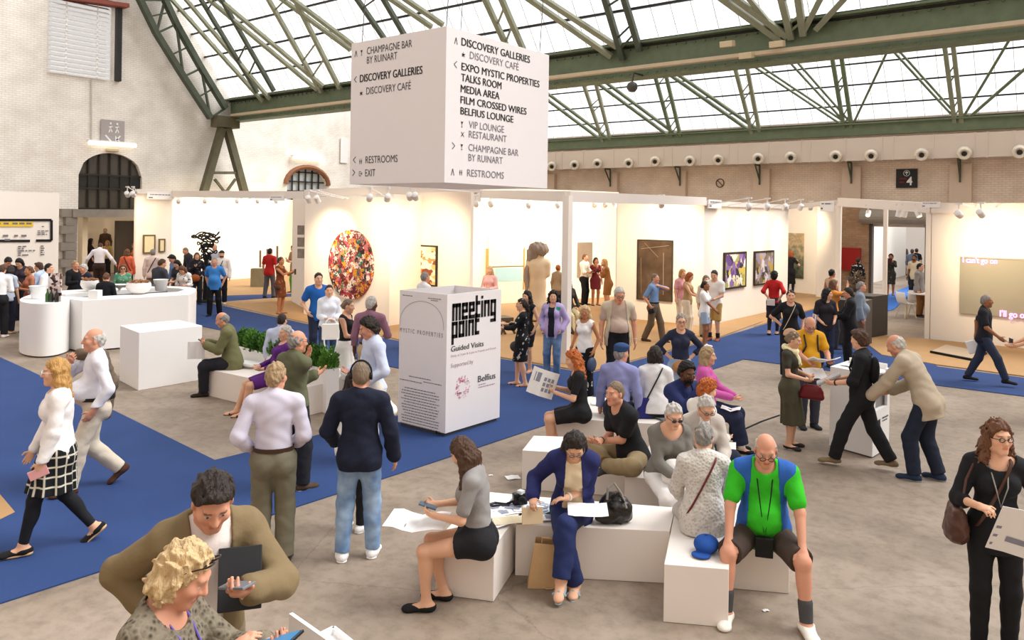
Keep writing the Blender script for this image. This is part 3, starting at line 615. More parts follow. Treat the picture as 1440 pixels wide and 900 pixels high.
for i in range(3): x0, y0 = fxy(gLs, qL, (60, 10, 140)[i], 540 + 16 * i); x1, _ = fxy(gLs, qL, (180, 130, 240)[i], 540); gLs.words(x0, x1, y0, 0.011, rr)
for i in range(14): x0, y0 = fxy(gLs, qL, 10, 596 + 15.2 * i); x1, _ = fxy(gLs, qL, 236, 600); gLs.words(x0, x1, y0, 0.012, rr, 0.25, 'C')
for a, b_, e in ((25, 95, 80), (165, 112, 238), (180, 124, 220)): x0, y0 = fxy(gLs, qL, a, b_); x1, _ = fxy(gLs, qL, e, b_); gLs.words(x0, x1, y0, 0.011, rr)
gLk = Face(gL.o, gL.r, gL.n); gLk.poly([fxy(gL, qL, *p) for p in ((208, 842), (218, 848), (216, 862), (206, 858))]); gLk.rect(*(fxy(gL, qL, 216, 856) + fxy(gL, qL, 234, 864)))
for f_, m_ in ((gR, M_ink), (gRs, M_ink2), (gRp, mat('mauve_ink', '#a98fa0', .6, .02)), (gRk, mat('pink_ink', '#d77a9b', .6, .05)), (gLs, M_inkl), (gLk, M_ink)): f_.build('lettering', m_, mpb)
# --- benches
def block(pts, z, label, group=None, name='bench_block', cat='bench', z0=0.002, m=None, bev=0.004):
    q = [P(px, py, z) for px, py in pts]; c = sum(q, Vector()) / len(q); c.z = 0
    o = MB().prism([(p.x, p.y) for p in q], z0, z).build(name, m or M_wb, None, loc=(c.x, c.y, 0), bevel=bev)
    return tag(o, label, cat, group)
SB = 0.43
block([(613.4, 759), (695, 768.5), (748.2, 697.5), (679, 690.8)], SB, 'white bench block where the girl in the grey top sits', 'white bench blocks')
block([(725.2, 736.8), (941.8, 747), (949.6, 713.5), (749, 697.8)], SB, 'long white bench block under the woman in the blue jacket', 'white bench blocks')
block([(934, 793.3), (1025, 800.5), (1028.6, 719), (950, 713.5)], SB, 'white bench block carrying the blue cap', 'white bench blocks')
q = [P(*p) for p in ((1030, 828), (1109.5, 835.3), (1098, 757), (1034, 751))]
tag(MB().prism([(p.x, p.y) for p in q], .002, SB).build('bench_block', M_wb, None, loc=(q[0].x, q[0].y, 0), bevel=.004), 'white bench block under the man in the green T-shirt', 'bench', 'white bench blocks')
block([(734.5, 633), (893, 643), (905, 617.5), (750.6, 612.5)], SB, 'white bench block under the man in khaki trousers', 'white bench blocks')
block([(878.7, 670.7), (1010, 678), (1012, 652), (885.5, 646.7)], SB, 'small white bench block under the woman in white trousers', 'white bench blocks')
block([(770.7, 586.7), (905, 595), (1016, 600), (1018, 571), (828, 557.5)], SB, 'wide white bench block under the red haired woman reading', 'white bench blocks')
block([(905, 642), (1035, 650), (1035, 622), (917, 617)], SB, 'white bench block behind the woman with dark glasses', 'white bench blocks')
block([(285.7, 517.5), (420, 546.5), (459, 538.5), (331, 506)], SB, 'white bench in front of the planter', 'white bench blocks')
block([(372, 499), (486, 534), (508, 527), (398, 494)], SB, 'white bench behind the planter', 'white bench blocks')
block([(169, 457.8), (195.6, 467.8), (284.4, 457.8), (252, 450)], 0.96, 'tall white counter block in front of the round bar', None, 'counter_block', 'counter', m=M_wp)
# --- planter with shrubs
pq_ = [P(px, py, .655) for px, py in ((330, 485), (459.6, 520), (477, 517.3), (350, 482.2))]; pc = sum(pq_, Vector()) / 4; pc.z = 0
pl = tag(empty('planter', pc), 'long white planter box with green shrubs behind the bench', 'planter')
inn_ = [pc + (Vector((p.x, p.y, 0)) - pc) * 0.93 for p in pq_]
mb = MB(); mb.prism([(p.x, p.y) for p in pq_], .002, .56)
for i in range(4):
    a, b_, c_, d_ = pq_[i], pq_[(i + 1) % 4], inn_[(i + 1) % 4], inn_[i]; mb.prism([(p.x, p.y) for p in (a, b_, c_, d_)], .56, .655)
rel(mb.build('planter_box', M_wp), pl)
rel(MB().prism([(p.x, p.y) for p in inn_], .56, .60).build('soil', mat('dark_soil', '#3a3025', .95, .3, 20)), pl)
M_leaf = [mat('shrub_leaf', c, .5, .3, 9) for c in ('#4c7a2a', '#5f8f35', '#3d6625')]
rl = random.Random(11)
def shrub_mesh(n, rad, h, ls):
    mb = MB()
    for i in range(n):
        an = rl.uniform(0, 6.28); rr_ = rad * math.sqrt(rl.random()); z = h * rl.uniform(.1, 1) * (1 - .45 * (rr_ / rad) ** 2)
        c = Vector((rr_ * math.cos(an), rr_ * math.sin(an), z)); d = Vector((math.cos(an) * rl.uniform(.1, 1), math.sin(an) * rl.uniform(.1, 1), rl.uniform(.2, 1.2))).normalized()
        s_ = d.cross(Vector((rl.uniform(-1, 1), rl.uniform(-1, 1), rl.uniform(-1, 1)))).normalized(); L_ = ls * rl.uniform(.7, 1.3); w_ = L_ * .32; nn_ = d.cross(s_) * (L_ * .12)
        mb.add([c, c + d * L_ * .5 + s_ * w_ + nn_, c + d * L_, c + d * L_ * .5 - s_ * w_ + nn_], [(0, 1, 2, 3)])
    for i in range(7): an = rl.uniform(0, 6.28); mb.bar((0.02 * math.cos(an), 0.02 * math.sin(an), 0), (rad * .6 * math.cos(an), rad * .6 * math.sin(an), h * .75), .006)
    return mb
e0 = (pq_[0] + pq_[3]) / 2; e1 = (pq_[1] + pq_[2]) / 2; nS = 11
for i in range(nS):
    p = e0.lerp(e1, (i + .5) / nS); sh = shrub_mesh(420, .135, .34 + .05 * rl.random(), .06).build('shrub', M_leaf[i % 3]); sh.location = (p.x, p.y, .59)
    tag(sh, 'leafy green shrub growing in the white planter', 'shrub', 'shrubs in the planter')
# --- round bar
bz = 1.08
br = tag(empty('bar_counter', P(150, 420, bz) - Vector((0, 0, bz))), 'round white champagne bar counter with bowls on top', 'bar')
def chaikin(p, n=3):
    for _ in range(n): p = [p[0]] + [tuple(a[k] * w1 + b_[k] * (1 - w1) for k in (0, 1)) for a, b_ in zip(p, p[1:]) for w1 in (.75, .25)] + [p[-1]]
    return p
outer = [(36, 416.5), (29, 419.5), (27, 422), (31, 424.6), (43, 426.8), (60, 427.6), (78, 426.5), (92, 424), (97.5, 422), (98.5, 420.6), (116, 422.8), (265, 414.6), (270, 413.2), (277, 408.5), (275, 405), (262, 403), (238, 402.3)]
inner = [(236, 404.8), (252, 405.5), (259, 407.5), (250, 410.2), (138, 416.8), (118, 418.2), (96, 417.2), (60, 414), (45, 413.6)]
outer = chaikin(outer[:10]) + [outer[10]] + chaikin(outer[11:])
q = [P(*p, bz) for p in outer + inner]
rel(MB().prism([(p.x, p.y) for p in q], .03, bz).build('counter_front', M_wp, smooth=True), br)
q2 = [P(*p, bz - .02) for p in ((60, 411), (88, 408.5), (131, 406), (236, 402), (238, 404), (132, 410), (92, 414), (66, 414))]
rel(MB().prism([(p.x, p.y) for p in q2], .03, bz - .02).build('counter_back', M_wp), br)
q3 = [P(*p, bz - .12) for p in ((96, 419.5), (118, 420.5), (250, 412.5), (244, 408), (134, 411), (96, 416))]
rel(MB().prism([(p.x, p.y) for p in q3], .03, bz - .12).build('inner_shelf', M_ink), br)
def bowl(px, py, r_, h, lab, m=None, dish=False):
    p = P(px, py, bz); z = bz
    mb = MB(); prof = [(r_ * .35, 0), (r_ * .8, h * .25), (r_, h * .6), (r_ * .92, h), (r_ * .86, h), (r_ * .9, h * .62), (r_ * .7, h * .3), (r_ * .1, h * .12)]
    if dish: prof = [(r_ * .4, 0), (r_ * .15, h * .15), (r_ * .2, h * .4), (r_, h * .95), (r_, h), (r_ * .93, h), (r_ * .2, h * .55), (r_ * .05, h * .5)]
    o = tag(empty('bowl', (p.x, p.y, z)), lab, 'bowl', 'white bowls on the bar')
    a = mb.lathe(prof, (0, 0, 0), 28).build('bowl_body', m or M_wp, o, smooth=True)
    return o, p
for px, py, r_, h, lab in ((126, 408.5, .20, .24, 'white bowl on the bar beside the seated dark haired woman'), (195, 413.5, .27, .26, 'large white bowl of snacks on the bar front')):
    o, p = bowl(px, py, r_, h, lab); mb = MB()
    for i in range(22):
        an = rl.uniform(0, 6.28); rr_ = r_ * .75 * math.sqrt(rl.random()); mb.box((rr_ * math.cos(an), rr_ * math.sin(an), h + .01 + .04 * rl.random()), (.05, .09, .02), Matrix.Rotation(rl.uniform(0, 3), 3, 'Z') @ Matrix.Rotation(rl.uniform(-.7, .7), 3, 'X'))
    mb.build('snacks', mat('snack_brown', '#9a6a45', .7, .3, 12), o)['kind'] = 'stuff'
bowl(168, 409.5, .17, .16, 'shallow white footed dish on the bar', None, True)
M_cl = mat('clear_bucket', '#e6e8ea', .15, .02, spec=.6)
for px, py, lab in ((53, 420, 'clear ice bucket on the bar in front of the man in light blue'), (226, 409, 'clear ice bucket on the bar by the man in the dark shirt')):
    p = P(px, py, bz); o = tag(empty('ice_bucket', (p.x, p.y, bz)), lab, 'bucket', 'clear ice buckets')
    MB().lathe([(.10, 0), (.12, .02), (.165, .26), (.175, .27), (.155, .26), (.11, .03), (.01, .025)], (0, 0, 0), 20).build('bucket', M_cl, o, smooth=True)
    f_ = Face((-.08, -.165, .17), (1, 0, 0), (0, -1, 0), .004); f_.words(0, .16, 0, .05, rr); f_.mb.build('lettering', M_inkl, o)
p = P(77, 424, bz); o = tag(empty('photo_stand', (p.x, p.y, bz)), 'upright photo display of flowers with bottles on the bar', 'display')
m, t, b, co = nodemat('flower_print', .5); v_ = t.nodes.new('ShaderNodeTexVoronoi'); v_.inputs['Scale'].default_value = 17; t.links.new(co.outputs['Object'], v_.inputs['Vector'])
rp = ramp(t, [(0, '#efe6e4'), (.35, '#d9c4bf'), (.55, '#6d4a45'), (.7, '#2c2a28'), (.85, '#e3d5d2')], 'CONSTANT'); t.links.new(v_.outputs['Color'], rp.inputs[0]); t.links.new(rp.outputs[0], b.inputs['Base Color'])
MB().box((0, 0, .29), (.27, .03, .58), Matrix.Rotation(YAW, 3, 'Z')).build('photo_panel', m, o)
for i, (dx, c) in enumerate(((-.10, '#2f5d2c'), (-.02, '#1e2e20'), (.09, '#1c1c1e'))):
    bo = tag(MB().lathe([(.038, 0), (.04, .01), (.04, .15), (.015, .21), (.014, .27), (.001, .27)], (0, 0, 0), 14).build('bottle', mat('bottle_glass', c, .15, .05, spec=.6), smooth=True), ['green bottle leftmost at the photo display on the bar', 'dark green bottle in the middle at the photo display on the bar', 'black bottle rightmost at the photo display on the bar'][i], 'bottle', 'bottles on the bar')
    bo.location = p + _r0 * dx - _f * .09; bo.location.z = bz
p = P(134, 420, bz); o = tag(MB().box((0, 0, .09), (.2, .2, .18), Matrix.Rotation(YAW, 3, 'Z')).build('card_holder', M_wp, bevel=.004), 'small white cube card holder on the bar', 'holder'); o.location = (p.x, p.y, bz + .001)
# --- art
def artplane(a, b_):
    d = (b_ - a); d.z = 0; d.normalize(); n = Vector((d.y, -d.x, 0))
    if n.dot(CAM - a) < 0: n = -n
    return d, n
def picture(key, x0, y0, x1, y1, name, label, m, frame=None, fw=.03, thk=.04, cat='painting'):
    a, b_, _ = WL[key]; d, n = artplane(a, b_); p0 = PV(x0, y0, a, b_); p1 = PV(x1, y1, a, b_)
    if (p1 - p0).dot(d) < 0: d = -d
    w_ = (p1 - p0).dot(d); zc = (p0.z + p1.z) / 2; h_ = abs(p0.z - p1.z); c = (p0 + p1) / 2; c.z = zc; c += n * (thk / 2 + .004)
    o = tag(empty(name, c), label, cat); Mx = Matrix((d, n, _up)).transposed()
    MB().box((0, 0, 0), (w_, thk, h_), Mx).build('canvas', m, o)
    if frame:
        f_ = MB()
        for sx_ in (-1, 1): f_.box(d * (sx_ * w_ / 2), (fw, thk + .03, h_ + fw), Mx); f_.box(_up * (sx_ * h_ / 2), (w_ - fw, thk + .03, fw), Mx)
        f_.build('frame', frame, o)
    return o, d, n, w_, h_
def splat(name, cols, scale, sp=1.0, rand=1.0, interp='CONSTANT', stretch=(1, 1, 1)):
    m, t, b, co = nodemat(name, .6); mp = t.nodes.new('ShaderNodeMapping'); mp.inputs['Scale'].default_value = stretch; t.links.new(co.outputs['Object'], mp.inputs[0])
    n_ = t.nodes.new('ShaderNodeTexNoise'); n_.inputs['Scale'].default_value = scale; t.links.new(mp.outputs[0], n_.inputs['Vector'])
    mv = t.nodes.new('ShaderNodeMix'); mv.data_type = 'VECTOR'; mv.inputs[0].default_value = .25; t.links.new(mp.outputs[0], mv.inputs[4]); t.links.new(n_.outputs['Color'], mv.inputs[5])
    v_ = t.nodes.new('ShaderNodeTexVoronoi'); v_.inputs['Scale'].default_value = scale; t.links.new(mv.outputs[1], v_.inputs['Vector'])
    sp_ = t.nodes.new('ShaderNodeSeparateColor'); t.links.new(v_.outputs['Color'], sp_.inputs[0])
    r_ = ramp(t, [(i / len(cols), c) for i, c in enumerate(cols)], interp); t.links.new(sp_.outputs[0], r_.inputs[0]); t.links.new(r_.outputs[0], b.inputs['Base Color']); return m
# oval
a, b_, _ = WL['booth_oval']; d, n = artplane(a, b_); c = PV(495, 372, a, b_); hw_ = (PV(526, 372, a, b_) - PV(464, 372, a, b_)).length / 2; hh_ = (PV(495, 323, a, b_).z - PV(495, 421, a, b_).z) / 2
N = 48; mb = MB(); ring = [d * (hw_ * math.cos(2 * math.pi * i / N)) + _up * (hh_ * math.sin(2 * math.pi * i / N)) for i in range(N)]
mb.add([v + n * .08 for v in ring] + [v + n * .01 for v in ring], [tuple(range(N)), tuple(range(2 * N - 1, N - 1, -1))] + [(i, (i + 1) % N, N + (i + 1) % N, N + i) for i in range(N)])
o = mb.build('oval_painting', splat('confetti_paint', ['#6b1a28', '#d8c0b6', '#8f2f36', '#2d2420', '#c98a2c', '#b86a6c', '#4a2c2c', '#2f6657', '#a23c48', '#e0d8cf'], 13)); o.location = c
tag(o, 'big round multicoloured speckled painting on the left booth wall', 'painting')
M_bf = mat('dark_frame', '#2f2823', .5, .1)
picture('booth_recess', 586, 345, 614.5, 402, 'framed_print', 'tall framed collage print behind the meeting point box', splat('collage', ['#e9d9b8', '#d9b877', '#8a4a32', '#f0e6d5', '#c98d5a', '#efe0c8'], 6, stretch=(1, 1, 1.6)), M_bf, .04)
o, d, n, w_, h_ = picture('booth_statue', 686, 331, 734, 425, 'pale_canvas', 'large pale canvas with a blue band beside the statue', mat('pale_canvas', '#f3ead2', .7, .02), None)
Mx = Matrix((d, n, _up)).transposed()
MB().box(n * .022 + _up * (h_ * (.5 - 54 / 94)) + d * .12, (w_ * .78, .015, h_ * .2), Mx).build('blue_band', mat('pale_blue', '#a9cdd2', .7, .05), o)
MB().box(n * .023 + _up * (h_ * (.5 - 43 / 94)), (w_, .012, .03), Mx).build('dividing_line', mat('brown_line', '#6d5f4a', .7), o)
for sx_ in (-1, 1): MB().box(d * (sx_ * (w_ / 2 + .03)), (.07 if sx_ < 0 else .04, .1, h_ * .62), Mx).build('side_bar', mat('ochre_bar', '#c79a5c', .6), o)
picture('booth_statue', 812, 341, 831.5, 389, 'brown_painting', 'small tall brown painting behind the talking group', mat('brown_paint', '#8f7e6e', .7, .15, 3), None)
m, t, b, co = nodemat('dark_brown_paint', .5); n_ = t.nodes.new('ShaderNodeTexNoise'); n_.inputs['Scale'].default_value = 2.2; n_.inputs['Detail'].default_value = 8; t.links.new(co.outputs['Object'], n_.inputs['Vector']); rp = ramp(t, [(.35, '#463629'), (.6, '#5d4a3a'), (.75, '#7a6753')]); t.links.new(n_.outputs['Fac'], rp.inputs[0]); t.links.new(rp.outputs[0], b.inputs['Base Color'])
o, d, n, w_, h_ = picture('booth_dark', 898, 337, 945.5, 424, 'dark_painting', 'large dark brown painting with faint lines beside the man in blue', m, M_bf, .02)
f_ = Face(o.location - d * (w_ / 2) + _up * (h_ / 2), d, n, .026); f_.line([(w_ * .75, h_ * .2), (w_ * .76, h_ * .9)], .018); f_.line([(w_ * .1, h_ * .15), (w_ * .9, h_ * .08)], .012); f_.line([(w_ * .1, h_ * .3), (w_ * .12, h_ * .9)], .01); f_.line([(w_ * .2, h_ * .05), (w_ * .6, h_ * .28)], .01); f_.build('scratches', mat('pale_scratch', '#a08d76', .7), o)
picture('booth_pair', 1017.5, 356.5, 1046.5, 402, 'framed_painting', 'framed purple and yellow abstract painting, left of the pair', splat('abstract_a', ['#6b4a86', '#cdb95e', '#3a3440', '#e7dcc0', '#8a6ca6', '#a3a15c', '#efe9dc'], 6), M_bf, .05)
picture('booth_pair', 1060, 354.5, 1085.5, 397, 'framed_painting', 'framed grey and ochre abstract painting behind the woman in red', splat('abstract_b', ['#8f8296', '#b89a4c', '#4a4038', '#cfc6c9', '#7a6a50', '#a59aa8'], 6), M_bf, .05)
m, t, b, co = nodemat('landscape_paint', .6); n_ = t.nodes.new('ShaderNodeTexNoise'); n_.inputs['Scale'].default_value = 4; n_.inputs['Detail'].default_value = 9; sx_ = t.nodes.new('ShaderNodeSeparateXYZ'); t.links.new(co.outputs['Object'], n_.inputs['Vector']); t.links.new(co.outputs['Object'], sx_.inputs[0])
ma = t.nodes.new('ShaderNodeMath'); ma.operation = 'MULTIPLY_ADD'; ma.inputs[1].default_value = .36; t.links.new(sx_.outputs['Z'], ma.inputs[0]); t.links.new(n_.outputs['Fac'], ma.inputs[2])
rp = ramp(t, [(.15, '#3d4233'), (.4, '#6d6f57'), (.55, '#8f8a70'), (.68, '#c9ad86'), (.8, '#a89574'), (.95, '#d8c4a0')]); t.links.new(ma.outputs[0], rp.inputs[0]); t.links.new(rp.outputs[0], b.inputs['Base Color'])
picture('booth_landscape', 1107, 327.5, 1130, 392, 'landscape_painting', 'tall landscape painting in the booth beyond the framed pair', m, None)
picture('booth_left', 201.5, 331, 216.5, 355, 'framed_drawing', 'larger framed pale drawing on the left booth wall', mat('pale_drawing', '#e8d9ae', .6, .08, 8), mat('wood_frame', '#6d5a40', .5), .04)
picture('booth_left', 223.5, 336.5, 230.5, 353.5, 'framed_drawing', 'narrow framed pale drawing on the left booth wall', mat('pale_drawing', '#e8d9ae', .6, .08, 8), mat('wood_frame', '#6d5a40', .5), .04)
for i, (y0, y1_) in enumerate(((317, 330), (334, 347), (350, 363))):
    a = PV(421, 300, WL['booth_left_side'][0], WL['booth_left_side'][0] + Vector((3, 1, 0))) ; p = PD(423, (y0 + y1_) / 2, 24.5); hgt = (y1_ - y0) * 24.5 / FPX
    o = tag(MB().box((0, 0, 0), (.2, .05, hgt), Matrix.Rotation(YAW, 3, 'Z')).build('small_photo', mat('dark_photo', '#8d8378', .5, .5, 6)), ['topmost of three small dark photographs by the passage', 'middle of three small dark photographs by the passage', 'lowest of three small dark photographs by the passage'][i], 'photograph', 'photographs by the passage'); o.location = p
passw = bwall('wall_passage', PD(410, 400, 26.5) * 1, PD(432, 400, 24.2), 3.5); 
# neon canvas
o, d, n, w_, h_ = picture('booth_neon', 1351, 361, 1500, 452, 'neon_canvas', 'large pale canvas with pink neon words on the right booth wall', mat('mist_canvas', '#a59e8c', .5, .05, 2), None, thk=.06)
a, b_, _ = WL['booth_neon']; f_ = Face(PV(1351, 361, a, b_) + n * .07, d, n, .012); pn_ = lambda x, y: PV(x, y, a, b_) + n * .07
fit(f_, pn_, 0, "I can't go on", 1355, 369, 1403, 7.0, .02); fit(f_, pn_, 0, "I'll go on", 1407, 444.5, 1447, 7.6, .02); f_.build('neon_lettering', emit('pink_neon', '#ff9cf0', 2.0), o)
fr_ = MB(); fr_.box(_up * (h_ / 2), (w_, .09, .03), Matrix((d, n, _up)).transposed()); fr_.build('frame', mat('silver_frame', '#b9b2a8', .4), o)
# floor plate of the neon work, black edged
q = [P(*p) for p in ((1309, 497.5), (1368, 509), (1386, 499), (1330, 488))]
o = tag(MB().prism([(p.x, p.y) for p in q], .024, .06).build('floor_plate', mat('grey_plate', '#b29c84', .4, .05), loc=(q[0].x, q[0].y, 0)), 'low flat platform on the booth floor below the neon canvas', 'platform')
eg = MB(); eg.bar(q[0] + Vector((0, 0, .04)), q[1] + Vector((0, 0, .04)), .06, .06); eg.bar(q[1] + Vector((0, 0, .04)), q[2] + Vector((0, 0, .04)), .06, .06); rel(eg.build('black_edge', M_ink), o)
# menu on the white wall
a, b_, _ = WL['menu']; d = (b_ - a).normalized(); n = Vector((1, 0, 0)); pm = lambda x, y: PV(x / 5.625, 260 + y / 5.625, a, b_)
o = tag(empty('menu_board', pm(0, 350) + n * .01), 'black framed price menu with a yellow strip on the white wall', 'menu'); fo = pm(-200, 270) + n * .02
fa = Face(fo, d, n, .004); fy_ = Face(fo, d, n, .003); fg = Face(fo, d, n, .006)
X = lambda x, y: fxy(fa, pm, x, y)
for pts in ([(-200, 278), (405, 278), (405, 440), (282, 440)], [(-200, 443), (235, 443)]): fa.line([X(*p) for p in pts], .07)
fy_.poly([X(*p) for p in ((-200, 290), (260, 290), (260, 330), (-200, 330))])
for row, xs in ((298, (25, 95, 150, 205, -40)), (395, (20, 110, 165)), (427, (35,))):
    for x in xs: x0, y0 = X(x, row); x1, _ = X(x + 42, row); fg.words(x0, x1, y0, .05, rr)
for row, e in ((325, 345), (360, 380), (375, 350), (388, 370)): x0, y0 = X(295 if row > 325 else 328, row); x1, _ = X(e, row); fg.words(x0, x1, y0, .03, rr)
for i, e in enumerate((205, 185, 275, 165, 230)):
    x0, y0 = X(140, 483 + i * 17); x1, _ = X(e, 480); fg.words(x0, x1, y0, .035, rr); x0, _ = X(318, 480); x1, _ = X(348, 480); fg.words(x0, x1, y0, .035, rr)
fa.build('frame_line', M_ink, o); fy_.build('yellow_strip', mat('yellow_strip', '#e8c13a', .6), o); fg.build('lettering', M_inkl, o)
# ================================================================== people
def V(*a): return np.array(a if len(a) > 1 else a[0], dtype=np.float64)
def nrm(v): return v / max(1e-9, np.linalg.norm(v))
def rx(a): c, s = math.cos(a), math.sin(a); return np.array([[1, 0, 0], [0, c, -s], [0, s, c]])
def ry(a): c, s = math.cos(a), math.sin(a); return np.array([[c, 0, s], [0, 1, 0], [-s, 0, c]])
def rz(a): c, s = math.cos(a), math.sin(a); return np.array([[c, -s, 0], [s, c, 0], [0, 0, 1]])
class Blob:
    """a smooth solid: rounded cones and ellipsoids blended, meshed as one closed skin"""
    def __init__(s): s.p = []; s.cuts = []; s.disp = None
    def cap(s, a, b, ra, rb=None, k=.02): s.p.append(('c', V(a), V(b), ra, ra if rb is None else rb, k, None)); return s
    def ell(s, c, r, M=None, k=.03): s.p.append(('e', V(c), V(r), None, None, k, np.eye(3) if M is None else M)); return s
    def fcap(s, a, b, ra, rb, M, sc, k=.02): s.p.append(('f', V(a), V(b), ra, rb, k, (M, V(sc)))); return s   # flattened
    def cut(s, fn): s.cuts.append(fn); return s                 # keeps where fn <= 0
    def aabb(s, q, pad):
        if q[0] == 'c': r = max(q[3], q[4]) + pad; return np.minimum(q[1], q[2]) - r, np.maximum(q[1], q[2]) + r
        if q[0] == 'e': e = np.sqrt(((q[6] * q[2][None, :]) ** 2).sum(1)) + pad; return q[1] - e, q[1] + e
        m = max(q[6][1]); r = max(q[3], q[4]) * m + pad; return np.minimum(q[1], q[2]) - r, np.maximum(q[1], q[2]) + r
    def mesh(s, name, res, m, parent, col=None):
        lo = np.min([s.aabb(q, res)[0] for q in s.p], 0) - 2 * res; hi = np.max([s.aabb(q, res)[1] for q in s.p], 0) + 2 * res
        n = np.ceil((hi - lo) / res).astype(int) + 1
        F = np.full(n, .2, np.float32); ax = [(lo[i] + res * np.arange(n[i])).astype(np.float32) for i in range(3)]
        for q in s.p:
            k = max(q[5], 1e-4); a, b = s.aabb(q, k + res)
            i0 = np.maximum(0, np.floor((a - lo) / res).astype(int)); i1 = np.minimum(n, np.ceil((b - lo) / res).astype(int) + 1)
            sl = tuple(slice(i0[i], i1[i]) for i in range(3))
            X = ax[0][sl[0]][:, None, None]; Y = ax[1][sl[1]][None, :, None]; Z = ax[2][sl[2]][None, None, :]
            if q[0] == 'e':
                M = q[6].astype(np.float32); x, y, z = X - q[1][0].astype(np.float32), Y - q[1][1].astype(np.float32), Z - q[1][2].astype(np.float32); r = q[2].astype(np.float32)
                u0 = (x * M[0, 0] + y * M[1, 0] + z * M[2, 0]) / r[0]; u1 = (x * M[0, 1] + y * M[1, 1] + z * M[2, 1]) / r[1]; u2 = (x * M[0, 2] + y * M[1, 2] + z * M[2, 2]) / r[2]
                k0 = np.sqrt(u0 * u0 + u1 * u1 + u2 * u2); k1 = np.sqrt((u0 / r[0]) ** 2 + (u1 / r[1]) ** 2 + (u2 / r[2]) ** 2) + 1e-6
                d = k0 * (k0 - 1) / k1
            else:
                a_, b_ = q[1], q[2]; x, y, z = X - np.float32(a_[0]), Y - np.float32(a_[1]), Z - np.float32(a_[2]); e = b_ - a_; sc = 1.0
                if q[0] == 'f':
                    M, sv = q[6]; M = M.astype(np.float32)
                    x, y, z = ((x * M[0, i] + y * M[1, i] + z * M[2, i]) / np.float32(sv[i]) for i in range(3)); e = (M.T @ e) / sv; sc = float(min(sv))
                L = max(1e-9, float(e @ e)); e = e.astype(np.float32)
                t = np.clip((x * e[0] + y * e[1] + z * e[2]) / np.float32(L), 0, 1)
                d = (np.sqrt((x - t * e[0]) ** 2 + (y - t * e[1]) ** 2 + (z - t * e[2]) ** 2) - (np.float32(q[3]) + np.float32(q[4] - q[3]) * t)) * np.float32(sc)
            f = F[sl]; h = np.maximum(k - np.abs(f - d), 0); F[sl] = np.minimum(f, d) - h * h * np.float32(.25 / k)
        X, Y, Z = ax[0][:, None, None], ax[1][None, :, None], ax[2][None, None, :]
        if s.disp: F = F + s.disp(X, Y, Z).astype(np.float32)
        for c in s.cuts: F = np.maximum(F, c(X, Y, Z).astype(np.float32))
        for ax_ in range(3):
            for e in (0, -1):
                ix = [slice(None)] * 3; ix[ax_] = e; F[tuple(ix)] = np.maximum(F[tuple(ix)], np.float32(.01))
        S = F < 0; c = np.zeros(n - 1, np.uint8); offs = [(i, j, k) for i in (0, 1) for j in (0, 1) for k in (0, 1)]
        for o in offs: c += S[o[0]:n[0] - 1 + o[0], o[1]:n[1] - 1 + o[1], o[2]:n[2] - 1 + o[2]]
        act = np.argwhere((c > 0) & (c < 8))
        if len(act) == 0: return None
        val = np.stack([F[act[:, 0] + o[0], act[:, 1] + o[1], act[:, 2] + o[2]] for o in offs], 1).astype(np.float64)
        ps = np.zeros((len(act), 3)); cn = np.zeros(len(act)); OF = np.array(offs, float)
        for i in range(8):
            for j in range(i + 1, 8):
                if np.abs(OF[i] - OF[j]).sum() != 1: continue
                a, b = val[:, i], val[:, j]; x = (a < 0) != (b < 0); t = np.where(x, a / np.where(x, a - b, 1), 0)
                ps[x] += OF[i] + t[x, None] * (OF[j] - OF[i]); cn[x] += 1
        vs = lo + res * (act + ps / cn[:, None])
        idx = np.full(n - 1, -1, np.int32); idx[tuple(act.T)] = np.arange(len(act)); fs = []
        for a in range(3):
            b, c2 = (a + 1) % 3, (a + 2) % 3; s0 = [slice(None)] * 3; s1 = [slice(None)] * 3; s0[a] = slice(0, -1); s1[a] = slice(1, None)
            for q in (b, c2): s0[q] = slice(1, -1); s1[q] = slice(1, -1)
            A, B = S[tuple(s0)], S[tuple(s1)]; e = np.argwhere(A != B); pos = A[tuple(e.T)]
            g = e.copy(); g[:, b] += 1; g[:, c2] += 1
            def cell(db, dc): h = g.copy(); h[:, b] += db; h[:, c2] += dc; return idx[h[:, 0], h[:, 1], h[:, 2]]
            Q = np.stack([cell(-1, -1), cell(0, -1), cell(0, 0), cell(-1, 0)], 1); Q[~pos] = Q[~pos][:, ::-1]; fs.append(Q)
        fs = np.concatenate(fs); fs = fs[(fs >= 0).all(1)]
        me = bpy.data.meshes.new(name); me.vertices.add(len(vs)); me.vertices.foreach_set('co', vs.astype(np.float32).ravel())
        me.loops.add(fs.size); me.loops.foreach_set('vertex_index', fs.ravel().astype(np.int32)); me.polygons.add(len(fs))
        me.polygons.foreach_set('loop_start', np.arange(0, fs.size, 4, dtype=np.int32)); me.polygons.foreach_set('use_smooth', np.ones(len(fs), bool))
        me.update(calc_edges=True); me.materials.append(m)
        if col is not None:
            at = me.color_attributes.new('Col', 'FLOAT_COLOR', 'POINT'); cc = np.ones((len(vs), 4), np.float32); cc[:, :3] = col(vs); at.data.foreach_set('color', cc.ravel())
        o = bpy.data.objects.new(name, me); COL.objects.link(o)
        if parent is not None: o.parent = parent
        return o
M_skin = bpy.data.materials.new('skin'); M_skin.use_nodes = True; t = M_skin.node_tree; b = t.nodes['Principled BSDF']
vc = t.nodes.new('ShaderNodeVertexColor'); vc.layer_name = 'Col'; t.links.new(vc.outputs[0], b.inputs['Base Color']); b.inputs['Roughness'].default_value = .55; b.inputs['Specular IOR Level'].default_value = .3
SKIN = {'l': '#dba98a', 'm': '#c98f6c', 'r': '#d3987c', 't': '#b47a55', 'd': '#5d3a26', 'b': '#9a6543'}
